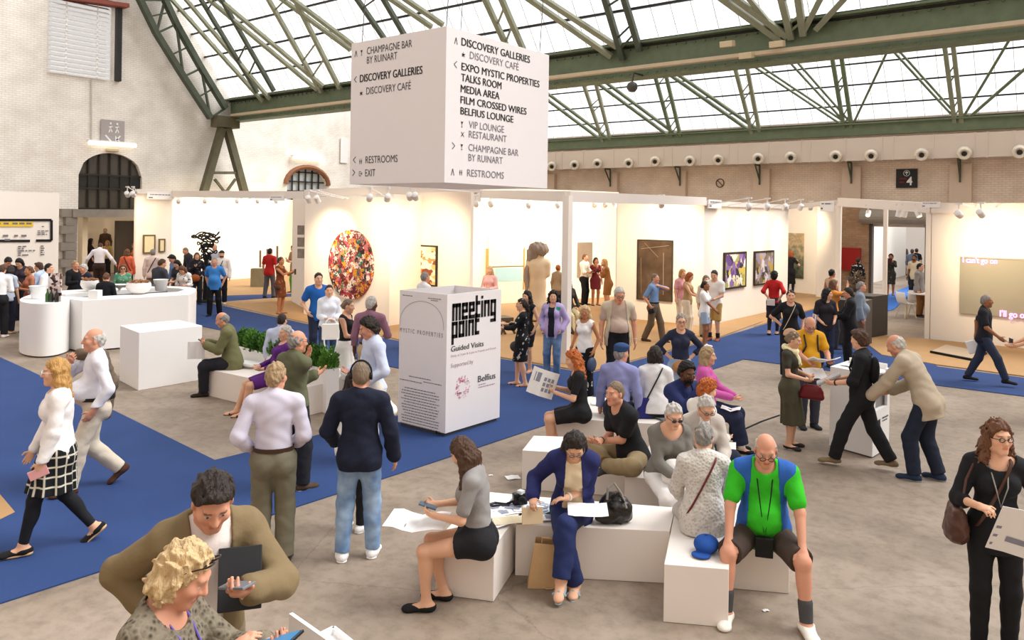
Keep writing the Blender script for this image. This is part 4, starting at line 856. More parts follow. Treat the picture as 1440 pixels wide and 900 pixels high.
HAIRC = {'gy': '#8e8984', 'wh': '#c2bdb6', 'dk': '#2a211c', 'br': '#4d3526', 'bl': '#b98d52', 'sb': '#a48a68', 'rd': '#9a4f24', 'or': '#b5622e', 'bk': '#151212', 'gb': '#7c6a57', 'lb': '#cdb083', 'ch': '#6a4630'}
def hairmat(k): return mat('hair_' + k, HAIRC[k], .55, .5, 30, .9, 70, stretch=(1, 1, .3))
PAT = {}
def cloth(c):
    """'#hex' plain, 'pattern:#a:#b' patterned"""
    if ':' not in c: return mat('cloth', c, .85, .10, 7, .35, 14)
    if c in PAT: return PAT[c]
    k, *cs = c.split(':'); m, t, b, co = nodemat('cloth_' + k, .85); mp = t.nodes.new('ShaderNodeMapping'); t.links.new(co.outputs['Object'], mp.inputs[0])
    if k in ('floral', 'camo', 'logo'):
        v = t.nodes.new('ShaderNodeTexNoise'); v.inputs['Scale'].default_value = {'floral': 16, 'camo': 9, 'logo': 7}[k]; v.inputs['Detail'].default_value = 1; t.links.new(mp.outputs[0], v.inputs['Vector'])
        r = ramp(t, [(0, cs[0]), (.56, cs[1]), (.66, cs[2] if len(cs) > 2 else cs[1])], 'CONSTANT'); t.links.new(v.outputs['Fac'], r.inputs[0]); t.links.new(r.outputs[0], b.inputs['Base Color'])
    elif k == 'plaid':
        sp = t.nodes.new('ShaderNodeSeparateXYZ'); t.links.new(mp.outputs[0], sp.inputs[0]); wv = []
        for op, fr in (('ARCTAN2', 15), ('Z', 75)):
            s_ = t.nodes.new('ShaderNodeMath'); s_.operation = 'MULTIPLY'; s_.inputs[1].default_value = fr; x = t.nodes.new('ShaderNodeMath'); x.operation = 'SINE'
            if op == 'Z': t.links.new(sp.outputs['Z'], s_.inputs[0])
            else: a2 = t.nodes.new('ShaderNodeMath'); a2.operation = 'ARCTAN2'; t.links.new(sp.outputs['X'], a2.inputs[0]); t.links.new(sp.outputs['Y'], a2.inputs[1]); t.links.new(a2.outputs[0], s_.inputs[0])
            t.links.new(s_.outputs[0], x.inputs[0]); wv.append(x)
        r = ramp(t, [(0, cs[0]), (.62, cs[2]), (.86, cs[1])], 'CONSTANT'); ma = t.nodes.new('ShaderNodeMath'); ma.operation = 'MAXIMUM'
        t.links.new(wv[0].outputs[0], ma.inputs[0]); t.links.new(wv[1].outputs[0], ma.inputs[1]); t.links.new(ma.outputs[0], r.inputs[0]); t.links.new(r.outputs[0], b.inputs['Base Color'])
    elif k == 'knit':
        v = t.nodes.new('ShaderNodeTexVoronoi'); v.inputs['Scale'].default_value = 42; t.links.new(mp.outputs[0], v.inputs['Vector'])
        r = ramp(t, [(0.1, cs[1]), (.5, cs[0])]); t.links.new(v.outputs['Distance'], r.inputs[0]); t.links.new(r.outputs[0], b.inputs['Base Color'])
        bp = t.nodes.new('ShaderNodeBump'); bp.inputs['Strength'].default_value = .8; bp.inputs['Distance'].default_value = .01; bp.invert = True; t.links.new(v.outputs['Distance'], bp.inputs['Height']); t.links.new(bp.outputs[0], b.inputs['Normal'])
    elif k == 'check':
        x = t.nodes.new('ShaderNodeTexChecker'); x.inputs['Scale'].default_value = 150; x.inputs[1].default_value = s2l(cs[0]) + (1,); x.inputs[2].default_value = s2l(cs[1]) + (1,); t.links.new(mp.outputs[0], x.inputs[0]); t.links.new(x.outputs[0], b.inputs['Base Color'])
    elif k == 'denim':
        n = t.nodes.new('ShaderNodeTexNoise'); n.inputs['Scale'].default_value = 5; n.inputs['Detail'].default_value = 7; t.links.new(mp.outputs[0], n.inputs['Vector']); r = ramp(t, [(.35, cs[0]), (.65, cs[1])]); t.links.new(n.outputs['Fac'], r.inputs[0]); t.links.new(r.outputs[0], b.inputs['Base Color'])
    PAT[c] = m; return m
def ik(a, tgt, l1, l2, pole):
    d = tgt - a; L = np.linalg.norm(d); Lm = min(max(L, abs(l1 - l2) + .02), (l1 + l2) * .995); u = d / max(L, 1e-6)
    tgt = a + u * Lm; x = (l1 * l1 - l2 * l2 + Lm * Lm) / (2 * Lm); h = math.sqrt(max(0, l1 * l1 - x * x)); p = pole - u * (pole @ u); p = nrm(p)
    return a + u * x + p * h, tgt
def add_hand(B, w, d, n, right, k, curl=.45, spread=.0, fat=1.0, thumb=.3):
    d = nrm(d); n = nrm(n - d * (n @ d)); t = np.cross(d, n) if right else np.cross(n, d); M = np.stack([d, t, n], 1)
    B.ell(w + d * .046 * k, V(.056, .041, .018) * k * fat, M, .012); B.cap(w - d * .01, w + d * .02 * k, .024 * k, .024 * k, .02)
    for i, (L, o) in enumerate(((.070, .029), (.079, .010), (.073, -.009), (.057, -.027))):
        b0 = w + d * (.083 - .006 * abs(i - 1)) * k + t * o * k; sp = spread * (1.5 - i)
        d1 = nrm(d * math.cos(curl * .7) + n * math.sin(curl * .7) + t * sp); d2 = nrm(d * math.cos(curl * 1.9) + n * math.sin(curl * 1.9) + t * sp)
        m1 = b0 + d1 * L * .52 * k; r = (.0088 if i < 3 else .0078) * k * fat
        B.cap(b0 - d * .02 * k, m1, r * 1.05, r, .004); B.cap(m1, m1 + d2 * L * .5 * k, r, r * .85, .004)
    b0 = w + d * .028 * k + t * .030 * k; d1 = nrm(d * .62 + t * .7 + n * thumb); m1 = b0 + d1 * .038 * k; d2 = nrm(d * .85 + t * .3 + n * (thumb + .15))
    B.cap(b0 - t * .012 * k, m1, .0125 * k * fat, .0105 * k * fat, .008); B.cap(m1, m1 + d2 * .032 * k, .0105 * k * fat, .0085 * k * fat, .004)
PEOPLE = {}
def person(key, label, at, f=0, h=1.72, sex='m', pose='stand', skin='l', hair=('short', 'br'), top=None, bot=None, shoes=('shoe', '#2a2320'), feet=None, hands=(None, None), lean=0, side=0, twist=0, head=(0, 0), w=1.0, belly=0, seat=.43, hips=None, jacket=None, extra=(), poles=(None, None), kpoles=(None, None), curl=(.4, .4), palm=(None, None), hd=(None, None), group=None, low=None, beard=None, sit_fwd=0, res=None):
    # ------- skeleton (metres for 1.75 m, facing +y, right = +x)
    k = h / 1.75; fem = sex == 'f'; sw = .172 if fem else .195
    if hips is None: hips = {'stand': .925, 'walk': .905, 'sit': seat / k + .122}[pose]
    Pv = V(0, 0, hips); T1 = rz(twist * .4) @ ry(R(side) * .6) @ rx(-R(lean) * .55); T2 = rz(R(twist)) @ ry(R(side)) @ rx(-R(lean)); T1 = rz(R(twist) * .4) @ ry(R(side) * .6) @ rx(-R(lean) * .55)
    Wp = Pv + T1 @ V(0, 0, .165); Cp = Wp + T2 @ V(0, 0, .20); Np = Cp + T2 @ V(0, -.005, .175)
    hp, hy = head[0], head[1]; Hr = T2 @ rx(R(lean)) @ ry(-R(side)) if False else rz(R(twist)); Hr = Hr @ rz(R(hy)) @ rx(-R(hp)) @ (ry(R(head[2])) if len(head) > 2 else np.eye(3))
    hb = Np + T2 @ V(0, .0, .02); Hc = hb + (T2 @ V(0, .01, .03)) + Hr @ V(0, .02, .105); HK = .96
    H = lambda x, y, z: Hc + Hr @ (V(x, y, z) * HK)
    Sh = [Cp + T2 @ V(s * (sw - .012) * (.5 + .5 * w), -.012, .105) for s in (1, -1)]
    hipj = [Pv + T1 @ V(s * (.088 if not fem else .092), 0, -.02) for s in (1, -1)]
    UA, FA, TH, SHN = .285, .255, .425, .41
    if feet is None:
        feet = {'stand': ((.10, .02), (-.10, -.0)), 'walk': ((.07, .30), (-.07, -.30, .07)), 'sit': ((.11, .43), (-.11, .46))}[pose]
    ank, knee, fdir, fpitch = [], [], [], []
    for i, ft in enumerate(feet):
        z = ft[2] if len(ft) > 2 else 0; yw = ft[3] if len(ft) > 3 else (8 if pose != 'walk' else 3); yw = R(-yw if i == 0 else yw); s = 1 if i == 0 else -1
        a = V(ft[0], ft[1], z + .075); kp = kpoles[i]; kp = V(kp) if kp is not None else V(s * .12, 1, .25 if pose == 'sit' else 0)
        kn, a2 = ik(hipj[i], a, TH, SHN, kp); knee.append(kn); ank.append(a2); fdir.append(V(math.sin(-yw), math.cos(yw), 0)); fpitch.append(ft[4] if len(ft) > 4 else (38 if z > .04 and pose == 'walk' else 0))
    elb, wri = [], []
    for i in (0, 1):
        s = 1 if i == 0 else -1; tg = hands[i]
        if tg is None: tg = Sh[i] + T2 @ V(s * .07, .04, 0) + V(0, .02, -.525)
        elif tg == 'pocket': tg = Pv + V(s * .19, .05, .03)
        elif tg == 'hip': tg = Pv + T1 @ V(s * .16, -.01, .11)
        elif tg == 'front': tg = Pv + V(s * .06, .20, .10)
        elif tg == 'knee': tg = knee[i] + V(0, -.03, .075)
        elif tg == 'back': tg = Pv + V(s * .05, -.17, .10)
        elif tg == 'cross': tg = Cp + T2 @ V(-s * .10, .19, -.05)
        elif tg == 'chin': tg = H(s * .02, .10, -.20)
        else: tg = V(tg)
        pl = poles[i]; pl = V(pl) if pl is not None else V(s * .55, -.75, -.5)
        if hands[i] == 'hip': pl = V(s, -.35, 0)
        e, w_ = ik(Sh[i], tg, UA, FA, pl); elb.append(e); wri.append(w_)
    # ------- body
    B = Blob(); ww = w; bf = .9 if fem else 1.0
    def torso(Bl, t, low=True, shoulders=True, neck=False):
        Bl.ell(Pv + T1 @ V(0, -.005, .01), V(.158 * ww * (1.03 if fem else 1), .108 * (.5 + .5 * ww), .125) + t, T1, .05)
        Bl.ell(Wp, V(.135 * ww * (.93 if fem else 1), .098 * ww, .15) + t, T1, .06)
        if belly: Bl.ell(Wp + T1 @ V(0, .05 + belly * .4, -.01), V(.125 * ww, .085 + belly * .6, .13) + t, T1, .07)
        Bl.ell(Cp + T2 @ V(0, -.005, .01), V(.152 * ww * bf, .108, .185) + t, T2, .06)
        if fem:
            for s in (1, -1): Bl.ell(Cp + T2 @ V(s * .07, .088, -.005), V(.058, .05, .06) + t * .8, T2, .05)
        if shoulders:
            Bl.cap(Sh[0] + T2 @ V(-.03, 0, .0), Sh[1] + T2 @ V(.03, 0, .0), .062 * bf + t, None, .05)
            for s in (0, 1): Bl.cap(Np + T2 @ V((1, -1)[s] * .03, -.02, .0), Sh[s] + T2 @ V((-1, 1)[s] * .02, 0, .01), .038 + t, .05 * bf + t, .05)
        for s in (1, -1): Bl.ell(Pv + T1 @ V(s * .075, -.055, -.045), V(.088, .085, .095) + t, T1, .05)
    def arm(Bl, i, t, u0=0., u1=1., loose=0.):
        a, e, w_ = Sh[i], elb[i], wri[i]; g = bf * (.85 + .15 * w)
        Bl.cap(a, a + (e - a) * min(1, u1 * 2), .052 * g + t, (.040 * g + (.012 * g * (1 - min(1, u1 * 2)))) + t + loose * .6, .03)
        if u1 > .5:
            v = (u1 - .5) * 2; Bl.cap(e, e + (w_ - e) * v, .041 * g + t + loose * .6, (.041 - .014 * v) * g + t + loose, .02); 
    def leg(Bl, i, t, u1=1., loose=0., shape=True):
        a, e, w_ = hipj[i], knee[i], ank[i]; g = .8 + .2 * w
        Bl.cap(a, a + (e - a) * min(1, u1 * 2), .090 * g + t, .090 * g + (.056 * g - .090 * g) * min(1, u1 * 2) + t + loose * .5, .04)
        if u1 > .5:
            v = (u1 - .5) * 2; Bl.cap(e, e + (w_ - e) * v, .056 * g + t + loose * .7, (.056 - .019 * v) * g + t + loose, .03)
            if shape and v > .6: d = nrm(w_ - e); bk = nrm(np.cross(np.cross(d, V(0, 1, .15)), d)); Bl.ell(e + (w_ - e) * .3 - bk * .018, V(.047, .05, .11) * g + t, np.stack([nrm(np.cross(bk, d)), bk, d], 1), .03)
    def footframe(i):
        p = R(fpitch[i]); fd = fdir[i] * math.cos(p) + V(0, 0, -1) * math.sin(p); upv = V(0, 0, 1) * math.cos(p) + fdir[i] * math.sin(p); return fd, upv
    def foot(Bl, i, t, wide=1.0):
        fd, u = footframe(i); a = ank[i]; sd = np.cross(fd, u); M = np.stack([sd, fd, u], 1)
        Bl.cap(a + u * .01, a - u * .02, .040 + t, .042 + t, .02); Bl.ell(a - fd * .035 - u * .04, V(.034, .042, .036) + t, M, .03)
        Bl.fcap(a - u * .035 + fd * .01, a - u * .054 + fd * .125, .048 + t, .040 + t, M, (.95 * wide, 1, .62), .03); Bl.ell(a - u * .056 + fd * .145, V(.040 * wide, .045, .020) + t, M, .02)
    torso(B, 0.0)
    B.cap(Np - T2 @ V(0, 0, .05), H(0, -.02, -.06), .056 * bf, .052 * bf, .04)
    B.ell(H(0, -.014, .02), V(.076, .096, .098) * HK, Hr, .02); B.ell(H(0, .030, -.055), V(.058, .064, .074) * HK, Hr, .03)
    B.cap(H(-.012, .072, -.108), H(.012, .072, -.108), .019 * HK, None, .03); B.cap(H(-.045, .0, -.075), H(.045, .0, -.075), .030, None, .03)
    B.cap(H(0, .086, .015), H(0, .110, -.032), .009, .0135, .012); B.cap(H(-.012, .097, -.036), H(.012, .097, -.036), .009, None, .008)
    B.cap(H(-.036, .076, .024), H(.036, .076, .024), .014, None, .02); B.cap(H(-.018, .086, -.068), H(.018, .086, -.068), .0085, None, .01)
    for s in (1, -1):
        B.ell(H(s * .045, .060, -.028), V(.022, .024, .022), Hr, .03); B.ell(H(s * .032, .0765, .0), V(.0135, .012, .0095), Hr, .004)
        B.ell(H(s * .078, -.008, -.018), V(.010, .020, .032) , Hr @ rz(s * -.35), .01)
    for i in (0, 1): arm(B, i, 0.0); leg(B, i, 0.0); foot(B, i, 0.0)
    fat = 1.0; hdirs = []
    for i in (0, 1):
        s = 1 if i == 0 else -1; fd = nrm(wri[i] - elb[i])
        d = V(hd[i]) if hd[i] is not None else fd
        if palm[i] is not None: n = V(palm[i])
        elif hands[i] in ('knee',): n = V(0, 0, -1); d = nrm(ank[i] - knee[i]) + V(0, .9, .3) if hd[i] is None else d
        elif fd[2] < -.6: n = V(-s, .1, 0)
        else: n = V(-s * .5, -.3, .8) if hands[i] not in ('cross', 'hip', 'chin', 'back') else (-nrm(Cp - wri[i]) * -1)
        hdirs.append((d, n)); add_hand(B, wri[i], d, n, i == 0, bf, curl[i], .02, fat)
    # ------- placement
    top_pt = H(0, -.01, .118 + (.012 if hair[0] not in ('bald', 'fringe') else 0)) * k
    px, py = at[1], at[2]
    d0 = -ray(px, HY); d0.z = 0; d0.normalize(); a = R(f); fw = Vector((d0.x * math.cos(a) - d0.y * math.sin(a), d0.x * math.sin(a) + d0.y * math.cos(a), 0)); rzv = math.atan2(fw.y, fw.x) - math.pi / 2
    zoff = (at[3] if len(at) > 3 else 0.0)
    if at[0] == 'H': q = P(px, py, float(top_pt[2]) + zoff); hv = Vector((top_pt[0], top_pt[1], 0)); hv.rotate(Matrix.Rotation(rzv, 3, 'Z')); loc = Vector((q.x - hv.x, q.y - hv.y, zoff))
    else:
        q = P(px, py, 0.0); fc = (ank[0] + ank[1]) / 2 * k; hv = Vector((fc[0], fc[1], 0)); hv.rotate(Matrix.Rotation(rzv, 3, 'Z')); loc = Vector((q.x - hv.x, q.y - hv.y, 0))
    dp = dep(loc); rs = res or min(.0125, max(.0066, dp * .00082)); cr = rs * 1.12
    S_ = np.diag([1, 1, 1]) * k
    def sc(Bl):
        Bl.p = [(q[0], q[1] * k, q[2] * k if q[0] != 'e' else q[2] * k, None if q[3] is None else q[3] * k, None if q[4] is None else q[4] * k, q[5] * k, q[6]) for q in Bl.p]; return Bl
    sk = np.array(s2l(SKIN[skin])); hc = np.array(s2l(HAIRC[hair[1]])); Hk = Hc * k; HKk = HK * k
    def colr(vs):
        c = np.tile(sk, (len(vs), 1)); q = ((vs - Hk) @ Hr) / HKk; x, y, z = np.abs(q[:, 0]), q[:, 1], q[:, 2]; near = (np.abs(q) < .16).all(1) & (y > .045)
        m = near & (x < .022) & (z > -.077) & (z < -.058); c[m] = c[m] * np.array([.86, .55, .55])
        m = near & (x > .014) & (x < .052) & (z > .018) & (z < .029); c[m] = c[m] * .3 + hc * .4
        m = near & (((x - .032) / .0145) ** 2 + ((z) / .0075) ** 2 < 1); c[m] = np.array([.62, .58, .55]); m = near & (((x - .032) / .0065) ** 2 + (z / .0072) ** 2 < 1); c[m] = np.array([.03, .02, .015])
        m = near & (x < .055) & (x > .02) & (z > -.055) & (z < -.02); c[m] = c[m] * np.array([1.04, .93, .92])
        if low == 'nails': pass
        return c
    body = sc(B).mesh('person', rs, M_skin, None, colr); body.location = loc; body.rotation_euler = (0, 0, rzv)
    tag(body, label, 'person', group)
    fold = lambda amp, fr=1.0: (lambda X, Y, Z: amp * np.sin(X * 31 * fr + 2.1 * np.sin(Z * 17)) * np.sin(Z * 27 * fr + 1.7 * np.sin(Y * 19 + X * 9)))
    def below(p, n): return lambda X, Y, Z: (X - p[0] * k) * n[0] + (Y - p[1] * k) * n[1] + (Z - p[2] * k) * n[2]
    def torsocut(fn): return lambda X, Y, Z: np.where((X - Pv[0] * k) ** 2 + (Y - (Pv[1] + .04) * k) ** 2 < (.25 * k) ** 2, fn(X, Y, Z), -1.)
    def part(Bl, nm, m, r=None): return sc(Bl).mesh(nm, r or cr, m, body)
    # ------- lower clothes
    if bot:
        kind, c = bot[0], bot[1]; Bl = Blob()
        if kind in ('trousers', 'jeans', 'wide', 'slim', 'shorts', 'tights'):
            lo_ = {'trousers': .026, 'jeans': .016, 'wide': .05, 'slim': .010, 'shorts': .05, 'tights': .003}[kind]; t_ = {'tights': .003, 'slim': .008}.get(kind, .012); u1 = {'shorts': bot[2] if len(bot) > 2 else .46}.get(kind, bot[2] if len(bot) > 2 else .985)
            torso(Bl, t_, shoulders=False); Bl.p = [q for q in Bl.p if np.linalg.norm(q[1] - Cp) > .12]
            for i in (0, 1): leg(Bl, i, t_, u1, lo_, kind not in ('wide',))
            up1 = T1 @ V(0, 0, 1); Bl.cut(torsocut(below(Pv + up1 * .10, up1)))
            for i in (0, 1):
                if kind == 'shorts': dd = nrm(knee[i] - hipj[i]); p_ = hipj[i] + (knee[i] - hipj[i]) * min(1, u1 * 2)
                else: dd = nrm(ank[i] - knee[i]); p_ = knee[i] + (ank[i] - knee[i]) * ((u1 - .5) * 2) + dd * .012
                pl_ = below(p_, dd); ax_ = (p_ * k, (.115 if kind != 'shorts' else .15) * k)
                Bl.cut(lambda X, Y, Z, pl_=pl_, ax_=ax_: np.where((X - ax_[0][0]) ** 2 + (Y - ax_[0][1]) ** 2 + (Z - ax_[0][2]) ** 2 < ax_[1] ** 2, pl_(X, Y, Z), -1.))
            if rs < .011 and kind not in ('tights',): Bl.disp = fold(.0035)
            part(Bl, 'tights' if kind == 'tights' else 'shorts' if kind == 'shorts' else 'trousers', cloth(c))
        elif kind in ('skirt', 'longskirt'):
            ln = bot[2] if len(bot) > 2 else .5; fl_ = bot[3] if len(bot) > 3 else .05; torso(Bl, .012, shoulders=False); Bl.p = [q for q in Bl.p if np.linalg.norm(q[1] - Cp) > .12]
            up1 = T1 @ V(0, 0, 1); Bl.cut(torsocut(below(Pv + up1 * .12, up1)))
            if pose == 'sit':
                v = min(1, ln * 1.6)
                for i in (0, 1): Bl.cap(hipj[i], hipj[i] + (knee[i] - hipj[i]) * v, .10, .082 + fl_ * .5, .08)
                mh, mk = (hipj[0] + hipj[1]) / 2, (knee[0] + knee[1]) / 2; Bl.fcap(mh, mh + (mk - mh) * v, .085, .07 + fl_ * .4, np.eye(3), (1.3, 1, .9), .08); dd = nrm(mk - mh); Bl.cut(below(mh + (mk - mh) * v * .98, dd))
            else:
                mk = (knee[0] + knee[1]) / 2; zl = Pv[2] - ln; cen = Pv + (mk - Pv) * min(1, ln / .45); cen[2] = zl - .03; spread = abs(knee[0][1] - knee[1][1]) * min(1, ln / .45)
                [Bl.cap(hipj[i], hipj[i] + (knee[i] - hipj[i]) * .45, .102, .095, .06) for i in (0, 1)]; Bl.fcap(Pv + V(0, 0, -.02), cen, .165 * ww, .175 * ww + fl_, np.eye(3), (1, .74 + spread * .9, 1), .05); Bl.cut(below(V(0, 0, zl), V(0, 0, -1)))
                fr = 9 if fl_ > .03 else 0
                if fr: Bl.disp = lambda X, Y, Z: .010 * np.sin(np.arctan2(Y - Pv[1] * k, X - Pv[0] * k) * 11) * np.clip((Pv[2] * k - Z) * 4, 0, 1)
            part(Bl, 'skirt', cloth(c))
    if low and low != 'nails':
        Bl = Blob()
        for i in (0, 1): leg(Bl, i, .003)
        part(Bl, 'tights', cloth(low))
    # ------- upper clothes
    def upper(spec, nm, t, base=0.0):
        kind, c = spec[0], spec[1]; o = spec[2] if len(spec) > 2 else {}
        slv = o.get('slv', {'tee': .30, 'polo': .30, 'shirt': .97, 'sweater': .97, 'tank': 0, 'dress': .3, 'jacket': .96, 'vest': 0, 'blouse': .6}[kind]); hem = o.get('hem', {'shirt': .03, 'tank': -.02, 'tee': -.10, 'polo': -.10, 'sweater': -.08, 'jacket': -.22, 'vest': -.12, 'dress': -.45, 'blouse': -.05}[kind])
        Bl = Blob(); torso(Bl, t); lo_ = o.get('loose', {'jacket': .014, 'shirt': .012, 'tee': .014, 'polo': .012}.get(kind, .007))
        for i in (0, 1):
            if slv > 0: arm(Bl, i, t, 0, slv, lo_)
            elif kind != 'vest' or True:
                Bl.cap(Sh[i] + T2 @ V((-1, 1)[i] * .05, 0, .0), Sh[i] + T2 @ V((-1, 1)[i] * .03, 0, -.0), .05 + t, None, .03)
        if o.get('collar', kind in ('shirt', 'polo', 'jacket', 'vest')): Bl.fcap(Np + T2 @ V(0, -.006, -.012), Np + T2 @ V(0, .0, .026 if kind != 'jacket' else .018), .062 + t, .058 + t * .7, T2, (1, 1, 1), .012)
        if o.get('turtle'): Bl.cap(Np, Np + T2 @ V(0, .0, .05), .062, .058, .012)
        up1 = T1 @ V(0, 0, 1)
        if hem < -.04 and kind != 'dress':
            fl2 = o.get('flare', .0); zb = Pv + up1 * hem
            Bl.fcap(Pv + up1 * .04, zb - up1 * .03, .155 * ww + t, (.158 + fl2) * ww + t, T1, (1, .72 + (.15 if pose == 'sit' else 0), 1), .05)
        if kind == 'dress' and pose != 'sit':
            ln = -hem; fl_ = o.get('flare', .03); mk = (knee[0] + knee[1]) / 2; cen = Pv + (mk - Pv) * min(1, ln / .45); cen[2] = Pv[2] + hem - .03; [Bl.cap(hipj[i], hipj[i] + (knee[i] - hipj[i]) * .4, .102, .095, .06) for i in (0, 1)]; spread = abs(knee[0][1] - knee[1][1]) * min(1, ln / .45)
            Bl.fcap(Pv, cen, .16 * ww, .165 * ww + fl_, np.eye(3), (1, .74 + spread * .9, 1), .05); Bl.cut(below(V(0, 0, Pv[2] + hem), V(0, 0, -1)))
        elif kind == 'dress':
            v = min(1, -hem * 1.9)
            for i in (0, 1): Bl.cap(hipj[i], hipj[i] + (knee[i] - hipj[i]) * v, .102, .085, .08)
            mh, mk = (hipj[0] + hipj[1]) / 2, (knee[0] + knee[1]) / 2; Bl.fcap(mh, mh + (mk - mh) * v, .085, .075, np.eye(3), (1.3, 1, .9), .08); dd = nrm(mk - mh)
            for i in (0, 1): pass
            Bl.cut(lambda X, Y, Z, f_=below(mh + (mk - mh) * v, dd), z_=(Pv[2] + .12) * k: np.where(Z < z_, f_(X, Y, Z), -1.))
        else: Bl.cut(below(Pv + up1 * hem, -up1))
        # neckline
        nk = o.get('neck', {'shirt': .0, 'jacket': .0, 'tank': .085, 'tee': .035, 'polo': .02, 'dress': .07, 'vest': .0, 'sweater': .03, 'blouse': .05}[kind])
        if not o.get('turtle') and kind not in ('shirt', 'jacket', 'vest'):
            c0 = (Np + T2 @ V(0, .035, .015)) * k; rr_ = (.052 + nk * .75) * k
            Bl.cut(lambda X, Y, Z: rr_ - np.sqrt((X - c0[0]) ** 2 + (Y - c0[1]) ** 2 + (Z - c0[2]) ** 2))
        op = o.get('open', None)
        if op is not None:                                     # open front: wedge from neck to hem
            w0, w1 = op
            R2 = T2; c0 = Cp * k
            def wedge(X, Y, Z):
                x = (X - c0[0]) * R2[0, 0] + (Y - c0[1]) * R2[1, 0] + (Z - c0[2]) * R2[2, 0]; y = (X - c0[0]) * R2[0, 1] + (Y - c0[1]) * R2[1, 1] + (Z - c0[2]) * R2[2, 1]; z = (X - c0[0]) * R2[0, 2] + (Y - c0[1]) * R2[1, 2] + (Z - c0[2]) * R2[2, 2]
                tt = np.clip((.20 * k - z) / (.62 * k), 0, 1); hw = (w0 + (w1 - w0) * tt) * k; return np.minimum(hw - np.abs(x), y + .02 * k)
            Bl.cut(wedge)
        if rs < .0115: Bl.disp = fold(o.get('fold', .004))
        return part(Bl, nm, cloth(c))
    if top: upper(top, {'tee': 'tshirt', 'polo': 'polo_shirt', 'tank': 'tank_top', 'sweater': 'sweater', 'dress': 'dress', 'shirt': 'shirt', 'blouse': 'blouse', 'jacket': 'jacket', 'vest': 'vest'}[top[0]], .008 if top[0] == 'tank' else .017 if (top[2].get('hem', -.1) if len(top) > 2 else (.03 if top[0] == 'shirt' else -.1)) < -.03 and top[0] != 'dress' else .010)
    if jacket: upper(jacket, 'vest' if jacket[0] == 'vest' else 'jacket', .022)
    # ------- shoes
    if shoes:
        kind, c = shoes[0], shoes[1]; sole = shoes[2] if len(shoes) > 2 else None
        for i in (0, 1):
            fd, u = footframe(i); Bl = Blob(); a_ = ank[i]
            if kind == 'sandal':
                sd = np.cross(fd, u); M = np.stack([sd, fd, u], 1); Bl.ell(a_ - u * .074 + fd * .06, V(.052, .145, .012), M, .01)
                Bl.cap(a_ - u * .055 + fd * .115 + sd * .05, a_ - u * .033 + fd * .105, .013, None, .006); Bl.cap(a_ - u * .035 + fd * .105, a_ - u * .055 + fd * .115 - sd * .05, .013, None, .006)
                Bl.cap(a_ + sd * .044 - u * .02, a_ + fd * .04 - u * .005, .008, None, .006); Bl.cap(a_ - sd * .044 - u * .02, a_ + fd * .04 - u * .005, .008, None, .006); part(Bl, 'sandal', cloth(c)); continue
            foot(Bl, i, .007, 1.04)
            hi_ = {'shoe': .012, 'sneaker': .012, 'flat': -.025, 'boot': .12, 'clog': -.012, 'wedge': -.015}[kind]
            if kind == 'boot': Bl.cap(a_, a_ + nrm(knee[i] - a_) * .13, .046, .05, .02)
            sd_ = below(a_ + u * hi_, u) if kind != 'boot' else below(a_ + nrm(knee[i] - a_) * .12, nrm(knee[i] - a_)); Bl.cut(sd_); Bl.cut(below(a_ - u * .0745, -u))
            if kind in ('flat', 'wedge'): c0 = (a_ + u * .0 + fd * .035) * k; Bl.cut(lambda X, Y, Z, c0=c0: .058 * k - np.sqrt((X - c0[0]) ** 2 + (Y - c0[1]) ** 2 + (Z - c0[2]) ** 2))
            so = part(Bl, {'flat': 'flat_shoe', 'wedge': 'wedge_shoe'}.get(kind, kind), cloth(c))
            if sole and so is not None:
                sd = np.cross(fd, u); M = np.stack([sd, fd, u], 1); B2 = Blob(); hh = .030 if kind == 'wedge' else .012
                B2.fcap(a_ - u * (.075 - hh * .4) - fd * .035, a_ - u * (.072) + fd * .135, .047, .048, M, (1, 1, .36 if kind != 'wedge' else .7), .01); B2.cut(below(a_ - u * .0748, -u)); B2.cut(below(a_ - u * (.075 - hh * 1.6), u)); s2 = sc(B2).mesh('sole', cr, cloth(sole), so)
        if kind == 'clog' or kind == 'sneaker' or len(shoes) > 3:
            if len(shoes) > 3:
                for i in (0, 1): Bl = Blob(); a_, e_ = ank[i], knee[i]; Bl.cap(a_, a_ + (e_ - a_) * shoes[4], .047, .053, .02); part(Bl, 'sock', cloth(shoes[3]))
    # ------- hair
    hs, hcx = hair[0], hair[1]
    if hs != 'none':
        Bl = Blob(); hm = hairmat(hcx); amp = .007; fr = .8
        e = lambda c_, r_, kk=.02, Mx=None: Bl.ell(H(*c_), V(r_) * HK, Hr if Mx is None else Hr @ Mx, kk)
        def facecut(yz):                                       # removes everything in front of the hairline
            def fn(X, Y, Z):
                x = ((X - Hk[0]) * Hr[0, 0] + (Y - Hk[1]) * Hr[1, 0] + (Z - Hk[2]) * Hr[2, 0]) / HKk; y = ((X - Hk[0]) * Hr[0, 1] + (Y - Hk[1]) * Hr[1, 1] + (Z - Hk[2]) * Hr[2, 1]) / HKk; z = ((X - Hk[0]) * Hr[0, 2] + (Y - Hk[1]) * Hr[1, 2] + (Z - Hk[2]) * Hr[2, 2]) / HKk
                return yz(x, y + .007 * np.sin(x * 120) * np.sin(x * 47 + 1) + .10 * np.abs(x) - .004, z) * HKk
            Bl.cut(fn)
        line = lambda y, z: np.interp(z, [-.20, -.09, -.04, .02, .055, .085, .12, .2], [-.06, -.045, -.025, .026, .050, .070, .118, .2])
